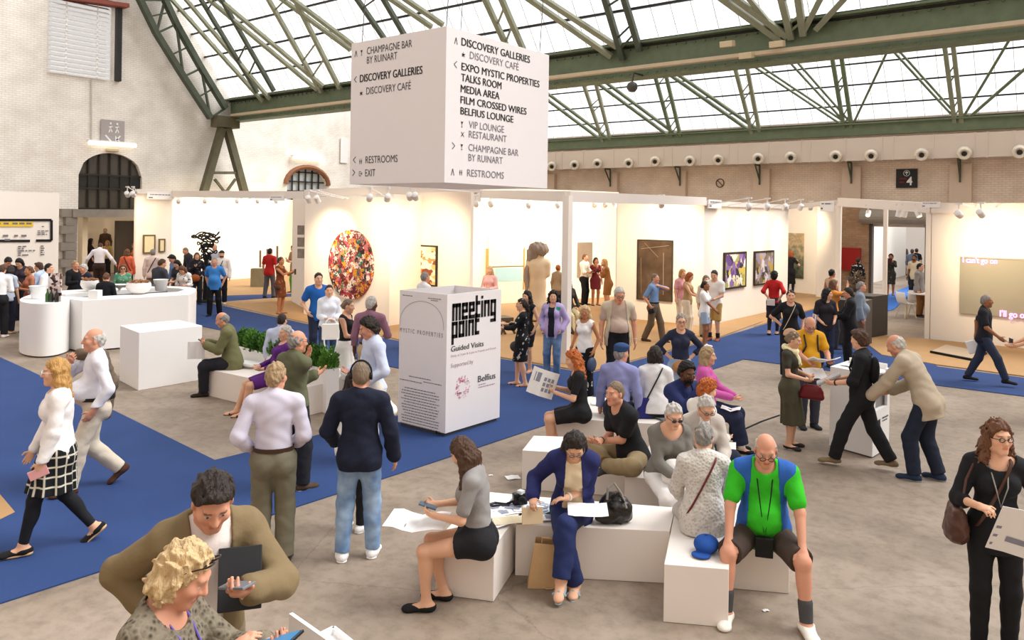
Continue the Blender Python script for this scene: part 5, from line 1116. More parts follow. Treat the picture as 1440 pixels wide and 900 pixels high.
        if hs == 'short': e((0, -.016, .024), (.084, .104, .106)); e((0, -.05, -.02), (.070, .072, .085)); facecut(lambda x, y, z: np.maximum(y - line(y, z), -.085 - z))
        elif hs == 'crop': e((0, -.015, .021), (.080, .100, .102)); e((0, -.05, -.02), (.066, .067, .08)); facecut(lambda x, y, z: np.maximum(y - line(y, z), -.075 - z)); amp = .0015
        elif hs == 'fringe': e((0, -.018, .012), (.083, .101, .094)); e((0, -.05, -.02), (.070, .069, .08)); facecut(lambda x, y, z: np.maximum.reduce([y - line(y, z) + .01, -.085 - z, (z - .045) - np.clip(-y * .3, 0, .05)]) )
        elif hs == 'bald': hs = 'none'
        elif hs == 'messy': e((0, -.016, .030), (.090, .108, .110)); e((0, -.055, -.02), (.075, .075, .09)); e((0, .06, .095), (.06, .04, .03)); facecut(lambda x, y, z: np.maximum(y - line(y, z) - .01, -.09 - z)); amp = .007
        elif hs == 'curly': e((0, -.02, .03), (.100, .115, .115)); e((0, -.05, -.03), (.092, .09, .10)); facecut(lambda x, y, z: np.maximum(y - line(y, z) + .004, -.13 - z)); amp = .010; fr = 1.6
        elif hs == 'afro': e((0, -.018, .03), (.098, .114, .114)); e((0, -.05, -.01), (.088, .085, .09)); facecut(lambda x, y, z: np.maximum(y - line(y, z) + .006, -.075 - z)); amp = .006; fr = 2.4
        elif hs in ('bob', 'long', 'wavy', 'medium'):
            e((0, -.016, .026), (.090, .108, .110)); L = {'bob': .13, 'medium': .19, 'long': .33, 'wavy': .26}[hs]; wd = .030 if hs != 'wavy' else .045
            L = hair[2] if len(hair) > 2 else L
            for xx, yy in ((-.07, -.02), (-.055, -.06), (-.02, -.08), (.02, -.08), (.055, -.06), (.07, -.02)):
                p0 = H(xx, yy, .02); p1 = H(xx * 1.18, yy * 1.1, -.08); p2 = p1 + V(0, 0, -max(0, L - .09)) + Hr @ V(xx * .35, -.03 if L > .2 else 0, 0)
                Bl.cap(p0, p1, .036, .036, .02); 
                if L > .1: Bl.cap(p1, p2, .036, wd, .025)
            e((0, -.05, -.03), (.082, .07, .10)); facecut(lambda x, y, z: np.where(z > -.30, y - np.interp(z, [-.34, -.16, -.11, -.04, .02, .055, .085, .12, .2], [.30, .14, .04, .035, .045, .064, .088, .13, .2]), -1) ); amp = .005 if hs != 'wavy' else .011; fr = .8 if hs != 'wavy' else 1.1
        elif hs in ('bun', 'pony', 'tied'):
            e((0, -.016, .022), (.082, .102, .103)); e((0, -.05, -.02), (.070, .07, .08)); facecut(lambda x, y, z: np.where(y > -.09, np.maximum(y - line(y, z), -.07 - z), -1))
            if hs == 'bun': e((0, -.115, .03), (.042, .04, .042))
            elif hs == 'tied': e((0, -.115, -.02), (.035, .035, .035))
            else: Bl.cap(H(0, -.10, .02), H(0, -.13, -.05), .03, .034, .02); Bl.cap(H(0, -.13, -.05), H(0, -.13, -.05) + V(0, -.02, -(hair[2] if len(hair) > 2 else .22)), .036, .022, .02)
        elif hs in ('cap', 'hat', 'beanie'):
            e((0, -.016, .012), (.081, .101, .098)); e((0, -.05, -.02), (.068, .068, .08)); facecut(lambda x, y, z: np.maximum.reduce([y - line(y, z) + .01, -.085 - z, z - .03]))
        if hs != 'none':
            Bl.disp = lambda X, Y, Z: amp * (np.sin(X * 95 * fr + 3 * np.sin(Z * 40 * fr)) * np.sin(Y * 90 * fr + 2 * np.sin(Z * 33 * fr + X * 30)) + .6 * np.sin(Z * 60 * fr + 4 * np.sin(X * 50)))
            ho = part(Bl, 'hair', hm, min(rs, .009) if dp < 16 else rs)
        if hair[0] in ('cap', 'hat', 'beanie'):
            B3 = Blob(); B3.ell(H(0, -.014, .048), V(.088, .108, .088) * HK, Hr, .02)
            B3.cut(lambda X, Y, Z: .030 * HKk - (((X - Hk[0]) * Hr[0, 2] + (Y - Hk[1]) * Hr[1, 2] + (Z - Hk[2]) * Hr[2, 2]) + ((X - Hk[0]) * Hr[0, 1] + (Y - Hk[1]) * Hr[1, 1] + (Z - Hk[2]) * Hr[2, 1]) * -.12))
            if hair[0] == 'cap': B3.ell(H(0, .095, .045), V(.062, .055, .012) * HK, Hr @ rx(-.25), .01); B3.ell(H(0, -.0, .09), V(.10, .115, .05) * HK, Hr, .02)
            if hair[0] == 'hat': B3.ell(H(0, -.01, .040), V(.135, .155, .012) * HK, Hr, .01)
            part(B3, {'cap': 'flat_cap', 'hat': 'hat', 'beanie': 'beanie'}[hair[0]], cloth(hair[2]))
    if beard:
        Bl = Blob(); Bl.ell(H(0, .036, -.072), V(.060, .066, .062) * HK, Hr, .02); Bl.cut(lambda X, Y, Z: np.maximum(((X - Hk[0]) * Hr[0, 2] + (Y - Hk[1]) * Hr[1, 2] + (Z - Hk[2]) * Hr[2, 2]) + .052 * k, -(((X - Hk[0]) * Hr[0, 1] + (Y - Hk[1]) * Hr[1, 1] + (Z - Hk[2]) * Hr[2, 1])) + .0 * k))
        part(Bl, 'beard', hairmat(beard), min(rs, .009))
    # ------- small extras worn on the body
    def loc_tube(nm, pts, r, m, par=None): o = MB().tube([Vector(p * k) for p in pts], r * k, 6).build(nm, m, par or body, smooth=True); return o
    for ex in extra:
        if ex[0] == 'glasses':
            c = ex[1]; mb = MB(); ht = ex[2] if len(ex) > 2 else 0
            for s in (1, -1):
                ring = [Vector(H(s * .032 + .0215 * math.cos(a_), .108 - abs(.0 + .0 * s), ht + .0165 * math.sin(a_)) * k) for a_ in np.linspace(0, 2 * math.pi, 14, endpoint=False)]
                mb.tube(ring, .0028 * k, 5, True); mb.tube([Vector(H(s * .053, .106, ht + .004) * k), Vector(H(s * .081, .06, ht + .004) * k), Vector(H(s * .083, -.005, ht) * k)], .0025 * k, 5)
            mb.tube([Vector(H(-.011, .110, ht + .003) * k), Vector(H(.011, .110, ht + .003) * k)], .0025 * k, 5); gl_ = mb.build('glasses', mat('glasses_frame', c, .3, .05), body, smooth=True)
            if len(ex) > 3:
                m2 = MB()
                for s in (1, -1): m2.add([Vector(H(s * .032 + .021 * math.cos(a_), .108, ht + .016 * math.sin(a_)) * k) for a_ in np.linspace(0, 2 * math.pi, 14, endpoint=False)], [tuple(range(14))])
                m2.build('lenses', mat('dark_lens', ex[3], .1, .02), gl_)
        elif ex[0] == 'belt':
            ring = []; up1 = T1 @ V(0, 0, 1); c_ = Pv + up1 * .085
            rxx, ryy = .150 * ww + .012, .104 * (.5 + .5 * ww) + .02 + (belly * .55)
            mb = MB()
            for z_ in (-.016, .016):
                pass
            pts = [c_ + T1 @ V(rxx * math.cos(a_), ryy * math.sin(a_) - .004, 0) for a_ in np.linspace(0, 2 * math.pi, 30, endpoint=False)]
            vs, fs = [], []
            for p in pts:
                for z_, o_ in ((-.018, 1.0), (.018, 1.0), (.018, .94), (-.018, .94)): q_ = c_ + (p - c_) * o_ + up1 * z_; vs.append(q_ * k)
            n_ = len(pts)
            for i in range(n_):
                j = (i + 1) % n_
                for e_ in range(4): fs.append((i * 4 + e_, j * 4 + e_, j * 4 + (e_ + 1) % 4, i * 4 + (e_ + 1) % 4))
            mb.add(vs, fs); mb.build('belt', mat('belt_leather', ex[1], .4, .1), body, smooth=False)
        elif ex[0] == 'strap':                                  # crossbody strap: shoulder index -> opposite hip
            i = ex[1]; s = 1 if i == 0 else -1; pts = []; yb = ex[4] if len(ex) > 4 else 0
            for a_ in np.linspace(0, 2 * math.pi, 40, endpoint=False):
                ca, sa = math.cos(a_), math.sin(a_); tpos = (ca + 1) / 2
                ctr = (Pv + T1 @ V(-s * .145 * ww, 0, .03)) * (1 - tpos) + (Sh[i] + T2 @ V(-s * .075, 0, .062)) * tpos; de = (.115 + .03 * ww + belly * .8 + (.015 if jacket else 0)) * math.sin(math.acos(max(-1, min(1, ca)))) ** .4
                pts.append(ctr + T2 @ V(0, (1 if sa > 0 else -1) * de * (1.06 if sa > 0 else .98), 0))
            mb = MB(); mb.tube([Vector(p * k) for p in pts], (ex[3] if len(ex) > 3 else .009) * k, 6, True); mb.build('strap', mat('strap', ex[2], .5, .1), body, smooth=True)
        elif ex[0] == 'lanyard':
            pts = [Np + T2 @ V(-.06, .0, .01), Np + T2 @ V(-.06, .08, -.05), Cp + T2 @ V(-.04, .150 + belly * .55 + (.03 if fem else 0), .0), Wp + T2 @ V(0, .165 + belly, ex[2]), Cp + T2 @ V(.04, .150 + belly * .55 + (.03 if fem else 0), .0), Np + T2 @ V(.06, .08, -.05), Np + T2 @ V(.06, .0, .01)]
            loc_tube('lanyard', pts, .005, mat('lanyard_cord', ex[1], .6))
            if len(ex) > 3: MB().box(Vector((Wp + T2 @ V(0, .15 + belly, ex[2] - .07)) * k), (.13 * k, .04 * k, .16 * k), Matrix(T2.tolist())).build('pouch', mat('pouch', ex[3], .6), body, bevel=.006)
        elif ex[0] == 'headphones':
            pts = [H(.095 * math.sin(a_), -.01, .02 + .112 * math.cos(a_)) for a_ in np.linspace(-1.75, 1.75, 14)]; loc_tube('headphones', pts, .009, mat('black_plastic', '#161616', .4))
            for s in (1, -1): MB().lathe([(.001, -.014), (.03, -.012), (.034, 0), (.03, .012), (.001, .014)], Vector(H(s * .092, -.01, -.012) * k), 14, Matrix((Hr @ ry(math.pi / 2)).tolist())).build('ear_cup', mat('black_plastic', '#161616', .4), body, smooth=True)
        elif ex[0] == 'scarf':
            pts = [Np + T2 @ V(.085 * math.cos(a_), .085 * math.sin(a_) + .0, .0 - .03 * math.sin(a_)) for a_ in np.linspace(0, 2 * math.pi, 16, endpoint=False)]; Bl = Blob()
            for p, q in zip(pts, pts[1:] + pts[:1]): Bl.cap(p, q, .032, None, .02)
            Bl.cap(Np + T2 @ V(.04, .09, -.03), Cp + T2 @ V(.05, .15, -.02), .03, .035, .02); Bl.disp = lambda X, Y, Z: .006 * np.sin(X * 80 + Z * 60) ; part(Bl, 'scarf', cloth(ex[1]))
        elif ex[0] == 'watch':
            i = ex[1]; d = nrm(wri[i] - elb[i]); p_ = wri[i] - d * .03; MB().lathe([(.031, -.008), (.034, -.008), (.034, .008), (.031, .008)], Vector(p_ * k), 14, Vector(d).to_track_quat('Z', 'Y').to_matrix()).build('watch', mat('watch_strap', ex[2], .4), body)
        elif ex[0] == 'wrap':                                   # wide waistband
            up1 = T1 @ V(0, 0, 1); Bl = Blob(); torso(Bl, .024, shoulders=False); c_ = Pv + up1 * ex[2]; Bl.cut(below(c_ + up1 * ex[3], up1)); Bl.cut(below(c_ - up1 * ex[3], -up1)); part(Bl, 'waistband', cloth(ex[1]))
        elif ex[0] == 'backpack':
            Bl = Blob(); Bl.ell(Cp + T2 @ V(0, -.20, -.06), V(.14, .085, .21), T2, .03); Bl.p[-1] = ('e', Cp + T2 @ V(0, -.15, -.04), V(.11, .06, .17), None, None, .03, T2); o = part(Bl, 'backpack', cloth(ex[1]))
        elif ex[0] == 'straps':
            for s in (0, 1): sg_ = (1, -1)[s]; loc_tube('strap', [Sh[s] + T2 @ V(-sg_ * .08, -.10, .03), Sh[s] + T2 @ V(-sg_ * .085, -.02, .075), Sh[s] + T2 @ V(-sg_ * .08, .09, .03), Cp + T2 @ V(sg_ * .09, .125 + belly * .3, -.02), Wp + T2 @ V(sg_ * .135, .06, .02)], .014, mat('strap', ex[1], .6))
        elif ex[0] == 'shades':                                 # glasses pushed up on the hair
            mb = MB()
            for s in (1, -1): mb.tube([Vector(H(s * .034 + .024 * math.cos(a_), .072 + .012 * math.sin(a_), .098 + .016 * math.sin(a_)) * k) for a_ in np.linspace(0, 2 * math.pi, 12, endpoint=False)], .004 * k, 5, True); mb.tube([Vector(H(s * .058, .07, .095) * k), Vector(H(s * .092, -.01, .03) * k)], .003 * k, 5)
            mb.build('glasses', mat('glasses_frame', ex[1], .3, .05), body, smooth=True)
    Mw = Matrix.Translation(loc) @ Matrix.Rotation(rzv, 4, 'Z')
    toW = lambda p: Mw @ Vector(np.asarray(p) * k)
    dirW = lambda d: Mw.to_3x3() @ Vector(d)
    info = dict(body=body, loc=loc, rz=rzv, k=k, toW=toW, dirW=dirW, hand=[toW(wri[i] + nrm(hdirs[i][0]) * .075) for i in (0, 1)], wrist=[toW(p) for p in wri], elbow=[toW(p) for p in elb], hdir=[dirW(nrm(hdirs[i][0])) for i in (0, 1)], palm=[dirW(nrm(hdirs[i][1])) for i in (0, 1)], Pv=Pv, Cp=Cp, Wp=Wp, Sh=Sh, head=toW(Hc), knee=[toW(p) for p in knee], fw=fw, hip=toW(Pv), shoulder=[toW(p) for p in Sh], ank=[toW(p) for p in ank])
    PEOPLE[key] = info; return info
# ------------------------------------------------------------------ the people, nearest first
pe = person
pe('suit', 'man in a brown blazer, hand on hip, looking down at a phone', ('H', 303, 674), 12, 1.86, 'm', 'stand', 'r', ('messy', 'dk'), ('shirt', '#e3d8d2', dict(hem=-.02)), ('trousers', '#84765e'), ('shoe', '#3a2a20'), hands=((.19, -.01, 1.04), (-.10, .38, 1.24)), lean=13, head=(34, -4), jacket=('jacket', '#7c6a4c', dict(open=(.085, .06))), w=.9, poles=((1, -.9, -.1), (-1, -.5, -.6)), curl=(.5, .9), palm=(None, (.3, -.2, 1)))
pe('knit', 'woman with wavy blonde hair and chunky grey brown knit, tapping a tablet', ('H', 281, 766), 62, 1.73, 'f', 'stand', 'r', ('wavy', 'lb', .10), ('sweater', 'knit:#7d7362:#3d372d', dict(neck=.07)), ('trousers', '#3a3833'), ('flat', '#2a2a2a'), hands=((.10, .38, 1.34), (-.10, .44, 1.28)), lean=8, head=(30, 6), extra=(('shades', '#2a2020'), ('lanyard', '#6a5aa8', .02)), curl=(.5, .7), palm=((0, .1, -1), (0, 0, 1)))
pe('plaid', 'blonde woman in white jumper and plaid skirt walking left on blue carpet', ('H', 80, 503), -92, 1.71, 'f', 'walk', 'l', ('long', 'bl', .24), ('sweater', '#ece8e6', dict(hem=-.06)), ('skirt', 'plaid:#15161a:#cfc9b4:#3c4048', .36, .05), ('wedge', '#18181a', '#cba677'), feet=((.06, -.30, .06), (-.06, .26)), hands=((.16, .20, .86), (-.20, .12, .82)), low='#1a1b20', extra=(('glasses', '#e8e8e8'),))
pe('belly', 'stout white haired man in a white shirt carrying a jacket over his shoulder', ('H', 133, 462), -82, 1.76, 'm', 'walk', 'r', ('fringe', 'wh'), ('shirt', '#e6e6ee'), ('trousers', '#cfc3b0'), ('shoe', '#4a2e22'), feet=((.08, -.26, .10), (-.08, .24)), hands=((.10, .22, 1.36), (-.25, .05, .90)), belly=.11, w=1.12, extra=(('belt', '#1c1816'),), curl=(.9, .4), poles=((1, .2, -.8), None))
pe('lilac', 'grey haired man in a lilac shirt and olive trousers seen from behind', ('H', 389, 508), 176, 1.73, 'm', 'stand', 'r', ('short', 'sb'), ('shirt', 'check:#c9c4d6:#d3cfde', dict(hem=.05, loose=.024)), ('trousers', '#6f6a58'), ('shoe', '#3c3026'), hands=((.16, .18, .98), (-.2, .10, .98)), w=1.06, extra=(('belt', '#3f2a1e'),), head=(4, -25))
pe('olive', 'bald man with glasses in an olive overshirt, hand at his chin', ('H', 420, 465), 128, 1.73, 'm', 'stand', 'r', ('fringe', 'gy'), ('shirt', '#5f6148', dict(hem=-.16, loose=.02)), ('trousers', '#20222a'), ('sneaker', '#4a392a', '#eeeeee'), hands=('chin', 'cross'), head=(6, -12), extra=(('glasses', '#1a1a1a'),), feet=((.1, .05), (-.1, -.04)))
pe('navy', 'man in a navy jumper and pale jeans wearing headphones, seen from behind', ('H', 508, 507), 174, 1.72, 'm', 'stand', 'r', ('crop', 'gb'), ('sweater', '#171c30', dict(hem=-.12, loose=.02)), ('jeans', 'denim:#5a7ba6:#9db6d2'), ('sneaker', '#ececec', '#f6f6f6'), feet=((.12, .05), (-.14, -.02)), hands=((.30, .06, .88), (-.24, .22, .98)), extra=(('headphones',),), w=1.06)
pe('hidden', 'dark haired person in white hidden behind the man with headphones', ('H', 499, 520), 150, 1.52, 'f', 'stand', 'l', ('bob', 'dk'), ('shirt', '#ecebe8', dict(hem=-.1)), ('slim', '#1b1b20'), ('sneaker', '#efefef', '#f6f6f6'), hands=((.26, .20, 1.40), 'front'), poles=((1, -.1, -.2), None))
pe('map', 'woman with curly brown hair all in black, reading a large map', ('H', 1403, 590), 12, 1.63, 'f', 'stand', 'l', ('wavy', 'ch', .20), ('blouse', '#17171a', dict(slv=.62, hem=-.16, neck=.09)), ('slim', '#17171a'), ('boot', '#1c1a1a'), hands=((.16, .30, 1.17), (-.26, .30, 1.13)), head=(0, 18), extra=(('glasses', '#16181c'), ('lanyard', '#8d8a80', .05), ('strap', 1, '#4a2f22', .012)), curl=(.8, .8), palm=((-.3, -.2, -1), (0, -.2, 1)))
pe('green', 'seated bald man in a bright green T-shirt and white clogs', ('H', 1078, 614), 2, 1.76, 'm', 'sit', 'r', ('fringe', 'wh'), ('tee', '#34b822', dict(slv=.36)), ('shorts', '#463a33', .47), ('clog', '#ece8de', '#d9c8a6', '#4b4c4e', .32), feet=((.27, .42, 0, 4), (-.29, .42, 0, 14)), hands=('knee', 'knee'), w=1.12, belly=.10, lean=10, head=(24, 4), jacket=('vest', '#2b5fae', dict(open=(.095, .14), hem=-.06)), extra=(('glasses', '#3a2a28', -.012), ('lanyard', '#101010', -.10, '#121212')), kpoles=((.45, 1, .2), (-.45, 1, .2)), curl=(.5, .5), poles=((1, -.5, -.2), (-1, -.5, -.2)))
pe('blue', 'seated woman in an open navy jacket and jeans, head bowed over notes', ('H', 810, 614), 2, 1.68, 'f', 'sit', 'l', ('bob', 'dk', .08), ('tee', '#d8c4a2', dict(slv=.4, neck=.03)), ('trousers', '#232f5c'), ('sandal', '#8fa2a8'), feet=((-.02, .34), (.10, .50, .10, -10, 25)), hands=((.34, .26, .74), (.06, .24, .74)), lean=20, head=(44, 4), jacket=('jacket', '#23275a', dict(open=(.06, .10), hem=-.12)), extra=(('glasses', '#555555'), ('watch', 1, '#d8d4c8')), kpoles=((.1, 1, .3), (.35, 1, .8)), curl=(.7, .4), palm=((-.3, .2, -1), (0, .1, -1)), hd=(None, (.9, .3, -.1)))
pe('girl', 'seated girl with long straight brown hair, grey T-shirt and black skirt', ('H', 641, 616), -100, 1.66, 'f', 'sit', 'l', ('long', 'br', .42), ('tee', '#8e8a88', dict(slv=.36, hem=-.02)), ('skirt', '#1c1c20', .26, .02), ('flat', '#18181a'), feet=((.10, .30), (-.10, .40)), hands=((.10, .36, .78), (-.10, .34, .76)), lean=8, head=(36, -24), curl=(.8, .8))
pe('backpk', 'man in black with a small backpack striding past the white lectern', ('H', 1208, 463), -96, 1.70, 'm', 'walk', 'l', ('messy', 'br'), ('shirt', '#17181c', dict(hem=-.10, slv=.52, collar=False)), ('trousers', '#1a1a1e'), ('sneaker', '#7d6a50', '#e4dccd'), feet=((.07, -.36, .03), (-.07, .30)), hands=((.10, .28, 1.06), (-.15, .30, 1.05)), head=(6, -30), extra=(('straps', '#101012'), ('backpack', '#141416'), ('watch', 1, '#1a1a1a')), curl=(.8, .8))
pe('blazer', 'white haired man in a beige blazer bending over the lectern', ('H', 1253, 472), -112, 1.78, 'm', 'stand', 'r', ('fringe', 'wh'), ('shirt', '#cfc9c0'), ('trousers', '#1f2638'), ('shoe', '#22324a', '#888888'), hands=((.16, .46, .92), (-.24, .56, .86)), lean=33, side=0, head=(30, 0), jacket=('jacket', '#b3a48e', dict(hem=-.20, loose=.02)), feet=((.12, -.10), (-.12, .08)), hips=.90)
pe('skirt', 'woman in an olive skirt and cream shawl holding a dark red handbag', ('H', 1119, 466), 74, 1.54, 'f', 'stand', 'l', ('tied', 'gb'), ('blouse', '#3d3a30', dict(slv=.3, hem=.02)), ('skirt', '#4d4a38', .56, .05), ('flat', '#2b2724', '#e6e2da'), hands=((.12, .26, 1.06), (-.10, .24, 1.08)), extra=(('scarf', '#e8deb2'),), head=(14, 0), curl=(.9, .9))
pe('yellow', 'bald man in a yellow shirt with backpack reading a book', ('H', 1141, 448), 22, 1.64, 'm', 'stand', 'r', ('fringe', 'gy'), ('polo', '#d49a1e', dict(hem=-.08)), ('jeans', '#3f4250'), ('sneaker', '#22252c', '#3a3a3a'), hands=((.10, .34, 1.05), (-.18, .34, 1.08)), head=(34, -8), extra=(('glasses', '#222222'), ('straps', '#2c2a2a')), beard='gy', belly=.03, curl=(.7, .7), palm=((0, -.1, 1), (0, -.1, 1)))
pe('tee', 'crouched seated man in a black T-shirt and khaki trousers, arms crossed', ('H', 865, 535), -58, 1.74, 'm', 'sit', 'r', ('crop', 'gb'), ('tee', '#191a1d', dict(slv=.32, neck=.05)), ('trousers', '#8f7c5c'), ('sneaker', '#3a3a3a'), feet=((.02, .26, .38), (-.02, .32, .40)), hands=((-.02, .40, .74), (.10, .36, .70)), lean=22, head=(4, 14), kpoles=((.9, .7, .1), (-.9, .7, .1)), curl=(.5, .5), extra=(('watch', 0, '#2a2a2a'),))
pe('greyv', 'seated woman in a grey V-neck top and white trousers wearing dark glasses', ('H', 950, 568), 24, 1.66, 'f', 'sit', 'l', ('short', 'wh'), ('sweater', '#77736c', dict(slv=.8, neck=.09, hem=-.06)), ('trousers', '#efecea'), ('flat', '#c8c0b8'), hands=((.04, .42, .66), (-.06, .42, .66)), lean=20, head=(22, -4), extra=(('glasses', '#2a2222', 0, '#2e2626'),))
pe('cardi', 'seated white haired woman in a pale cardigan, looking down through black glasses', ('H', 997, 559), 16, 1.68, 'f', 'sit', 'l', ('short', 'wh'), ('shirt', '#e8e4df', dict(hem=-.04)), ('trousers', '#2b3050'), ('flat', '#222226'), hands=((.06, .40, .70), (-.12, .42, .68)), lean=16, head=(34, 6), jacket=('jacket', '#bdb4aa', dict(open=(.05, .07), hem=-.08)), extra=(('glasses', '#151515'),))
pe('beige', 'seated grey haired woman in a pale knit with a wide black belt, from behind', ('H', 990, 593), 188, 1.64, 'f', 'sit', 'l', ('short', 'gy'), ('sweater', 'knit:#d6d0c8:#b9b2a8', dict(hem=-.12, loose=.02)), ('trousers', '#b9b2aa'), ('flat', '#b8b0a8'), hands=((.16, .34, .66), (-.16, .34, .66)), lean=6, head=(14, -10), w=1.14, extra=(('wrap', '#232120', .10, .035), ('strap', 0, '#6a1f26', .009)))
pe('curlyred', 'seated woman with curly orange hair in a cream top, turned away', ('H', 1000, 533), 128, 1.62, 'f', 'sit', 'l', ('curly', 'or'), ('shirt', '#e9e2d8', dict(hem=-.06)), ('trousers', '#1e2232'), ('flat', '#1c1c20'), lean=10, head=(22, 0), hands=((.08, .36, .7), (-.08, .38, .7)))
pe('pray', 'seated man in a navy jacket with clasped hands at his mouth', ('H', 968, 509), 40, 1.76, 'm', 'sit', 'd', ('afro', 'bk'), ('shirt', '#26305e'), ('trousers', '#23283c'), ('shoe', '#1c1c20'), lean=9, head=(12, -8), hands=((.02, .36, 1.06), (-.03, .36, 1.06)), poles=((.5, .2, -1), (-.5, .2, -1)), beard='bk', jacket=('jacket', '#202a58', dict(open=(.05, .06), hem=-.1)), hd=((0, .1, 1), (0, .1, 1)), palm=((-1, -.2, 0), (1, -.2, 0)), curl=(.6, .6))
pe('pink', 'seated woman in a pink top with a paper on her knee', ('H', 996, 487), 84, 1.66, 'f', 'sit', 'l', ('bob', 'sb'), ('sweater', '#c458a0', dict(hem=-.05)), ('wide', '#232a44', .92), ('flat', '#17171c', None, '#efefef', .5), hands=((.10, .36, .74), (-.10, .38, .72)), head=(4, 0), feet=((.08, .50), (-.08, .42)))
pe('redhair', 'seated red haired woman in a black dress reading a folded leaflet', ('H', 803, 492), -88, 1.66, 'f', 'sit', 'l', ('wavy', 'or', .28), ('dress', '#1a1a1c', dict(slv=.34, hem=-.42)), None, ('sneaker', '#e4e0dc'), hands=((.10, .34, .86), (-.08, .32, .82)), lean=6, head=(16, 8), feet=((.08, .28), (-.08, .38)), curl=(.8, .8))
pe('capman', 'seated man in a lilac blue shirt and flat cap, back to us', ('H', 874, 483), 168, 1.74, 'm', 'sit', 'r', ('cap', 'gy', '#2a4470'), ('shirt', '#8f93c4', dict(hem=-.02, loose=.02)), ('trousers', '#262a40'), ('shoe', '#2a2522'), lean=8, head=(4, -30), w=1.06)
pe('whiteback', 'seated woman in a white blouse with a dark crossbody strap, back to us', ('H', 921, 486), 184, 1.68, 'f', 'sit', 'l', ('bob', 'dk', .06), ('shirt', '#e4e2e2', dict(hem=-.06, loose=.02)), ('trousers', '#22232c'), ('shoe', '#2a2522'), lean=8, head=(6, 6), w=1.1, extra=(('strap', 0, '#1a1a20', .010),))
pe('hips', 'grey haired woman in a navy jumper with both hands on her hips', ('H', 958, 441), 8, 1.60, 'f', 'stand', 'l', ('short', 'gy'), ('sweater', '#262c42', dict(slv=.75, hem=-.02)), ('jeans', 'denim:#8aa2bf:#b8c8da'), ('shoe', '#8a7a66'), hands=('hip', 'hip'), head=(4, 0), extra=(('glasses', '#222222'),))
pe('olivejk', 'seated man in an olive jacket looking at his phone at the bench end', ('H', 309, 440), -98, 1.76, 'm', 'sit', 'r', ('fringe', 'gy'), ('shirt', '#6a6848'), ('trousers', '#22232a'), ('shoe', '#2c2420'), hands=((.06, .40, .84), (-.06, .40, .82)), lean=12, head=(22, 0), jacket=('jacket', '#71704c', dict(hem=-.16, loose=.02)), w=1.05, curl=(.8, .8), feet=((.09, .34), (-.09, .42)))
pe('purple', 'seated white haired woman in a purple dress and sandals', ('H', 402, 457), -74, 1.64, 'f', 'sit', 'l', ('short', 'wh'), ('dress', '#5c2478', dict(slv=.9, hem=-.46)), None, ('sandal', '#2a201c'), lean=-20, head=(0, 10), hands=((.12, .22, .72), (-.12, .22, .72)), feet=((.10, .56), (-.06, .50)))
pe('behindpl', 'man in a pale blue shirt sitting behind the planter, back to us', ('H', 397, 440), 165, 1.66, 'm', 'sit', 'l', ('crop', 'dk'), ('shirt', '#c4cde4'), ('trousers', '#2a2e3c'), ('shoe', '#2a2522'), head=(8, -10))
pe('curlyman', 'man with curly dark hair in a pale blue shirt, in profile', ('H', 513, 447), -72, 1.76, 'm', 'stand', 'r', ('curly', 'dk'), ('shirt', '#c9d2ea', dict(hem=-.04)), ('trousers', '#e2dcd2'), ('shoe', '#4a3526'), head=(22, -14), hands=((.08, .26, 1.1), (-.2, .16, 1.0)))
pe('mauve', 'white haired man in a mauve shirt and khaki trousers, back to us', ('H', 523, 416), 168, 1.72, 'm', 'stand', 'd', ('short', 'wh'), ('shirt', 'check:#8d6478:#9a7386'), ('trousers', '#c0a880'), ('shoe', '#3c2c22'), head=(6, -25), extra=(('belt', '#4a3020'),), hands=((.20, .28, 1.08), None))
pe('tank', 'woman in a black tank top and white trousers facing right', ('H', 491, 420), 70, 1.62, 'f', 'stand', 'l', ('tied', 'gb'), ('tank', '#1b1b1f'), ('trousers', '#eceae6'), ('flat', '#c8b8a0'), hands=((.04, .28, 1.08), (-.04, .28, 1.06)), head=(8, 0))
pe('tote', 'woman in a white shirt and jeans holding a white tote bag in front', ('H', 463, 400), 4, 1.64, 'f', 'stand', 'l', ('pony', 'dk', .05), ('shirt', '#e2e6f0', dict(slv=.8, hem=-.06)), ('slim', 'denim:#24344f:#3a5078'), ('sneaker', '#ececec'), hands=((.05, .24, 1.08), (-.08, .24, 1.06)), curl=(.9, .9))
pe('bluetee', 'man with moustache in a blue T-shirt behind the tote bag woman', ('H', 448, 383), 14, 1.79, 'm', 'stand', 'l', ('short', 'dk'), ('tee', '#1f5fae', dict(hem=-.12)), ('jeans', '#232a40'), ('sneaker', '#d8d8d8'), hands=((.22, .12, .98), None))
pe('floral', 'woman with long dark ponytail in a black floral dress, arm raised', ('H', 733, 419), -96, 1.55, 'f', 'stand', 'l', ('pony', 'dk', .36), ('dress', 'floral:#17171c:#17171c:#b9b4ac', dict(slv=.8, hem=-.42, flare=.02)), None, ('sandal', '#2c2020'), hands=((.14, .36, 1.20), (-.14, .40, 1.16)), feet=((.08, .10), (-.08, -.08)), head=(4, 0))
pe('blackdr', 'woman in a black sleeveless dress beside the floral dress', ('H', 741, 409), -36, 1.56, 'f', 'stand', 'l', ('wavy', 'dk', .20), ('dress', '#1a1a1e', dict(slv=0, hem=-.36, flare=.015)), None, ('flat', '#b08a70'), hands=((.04, .20, .95), (-.24, .08, .92)))
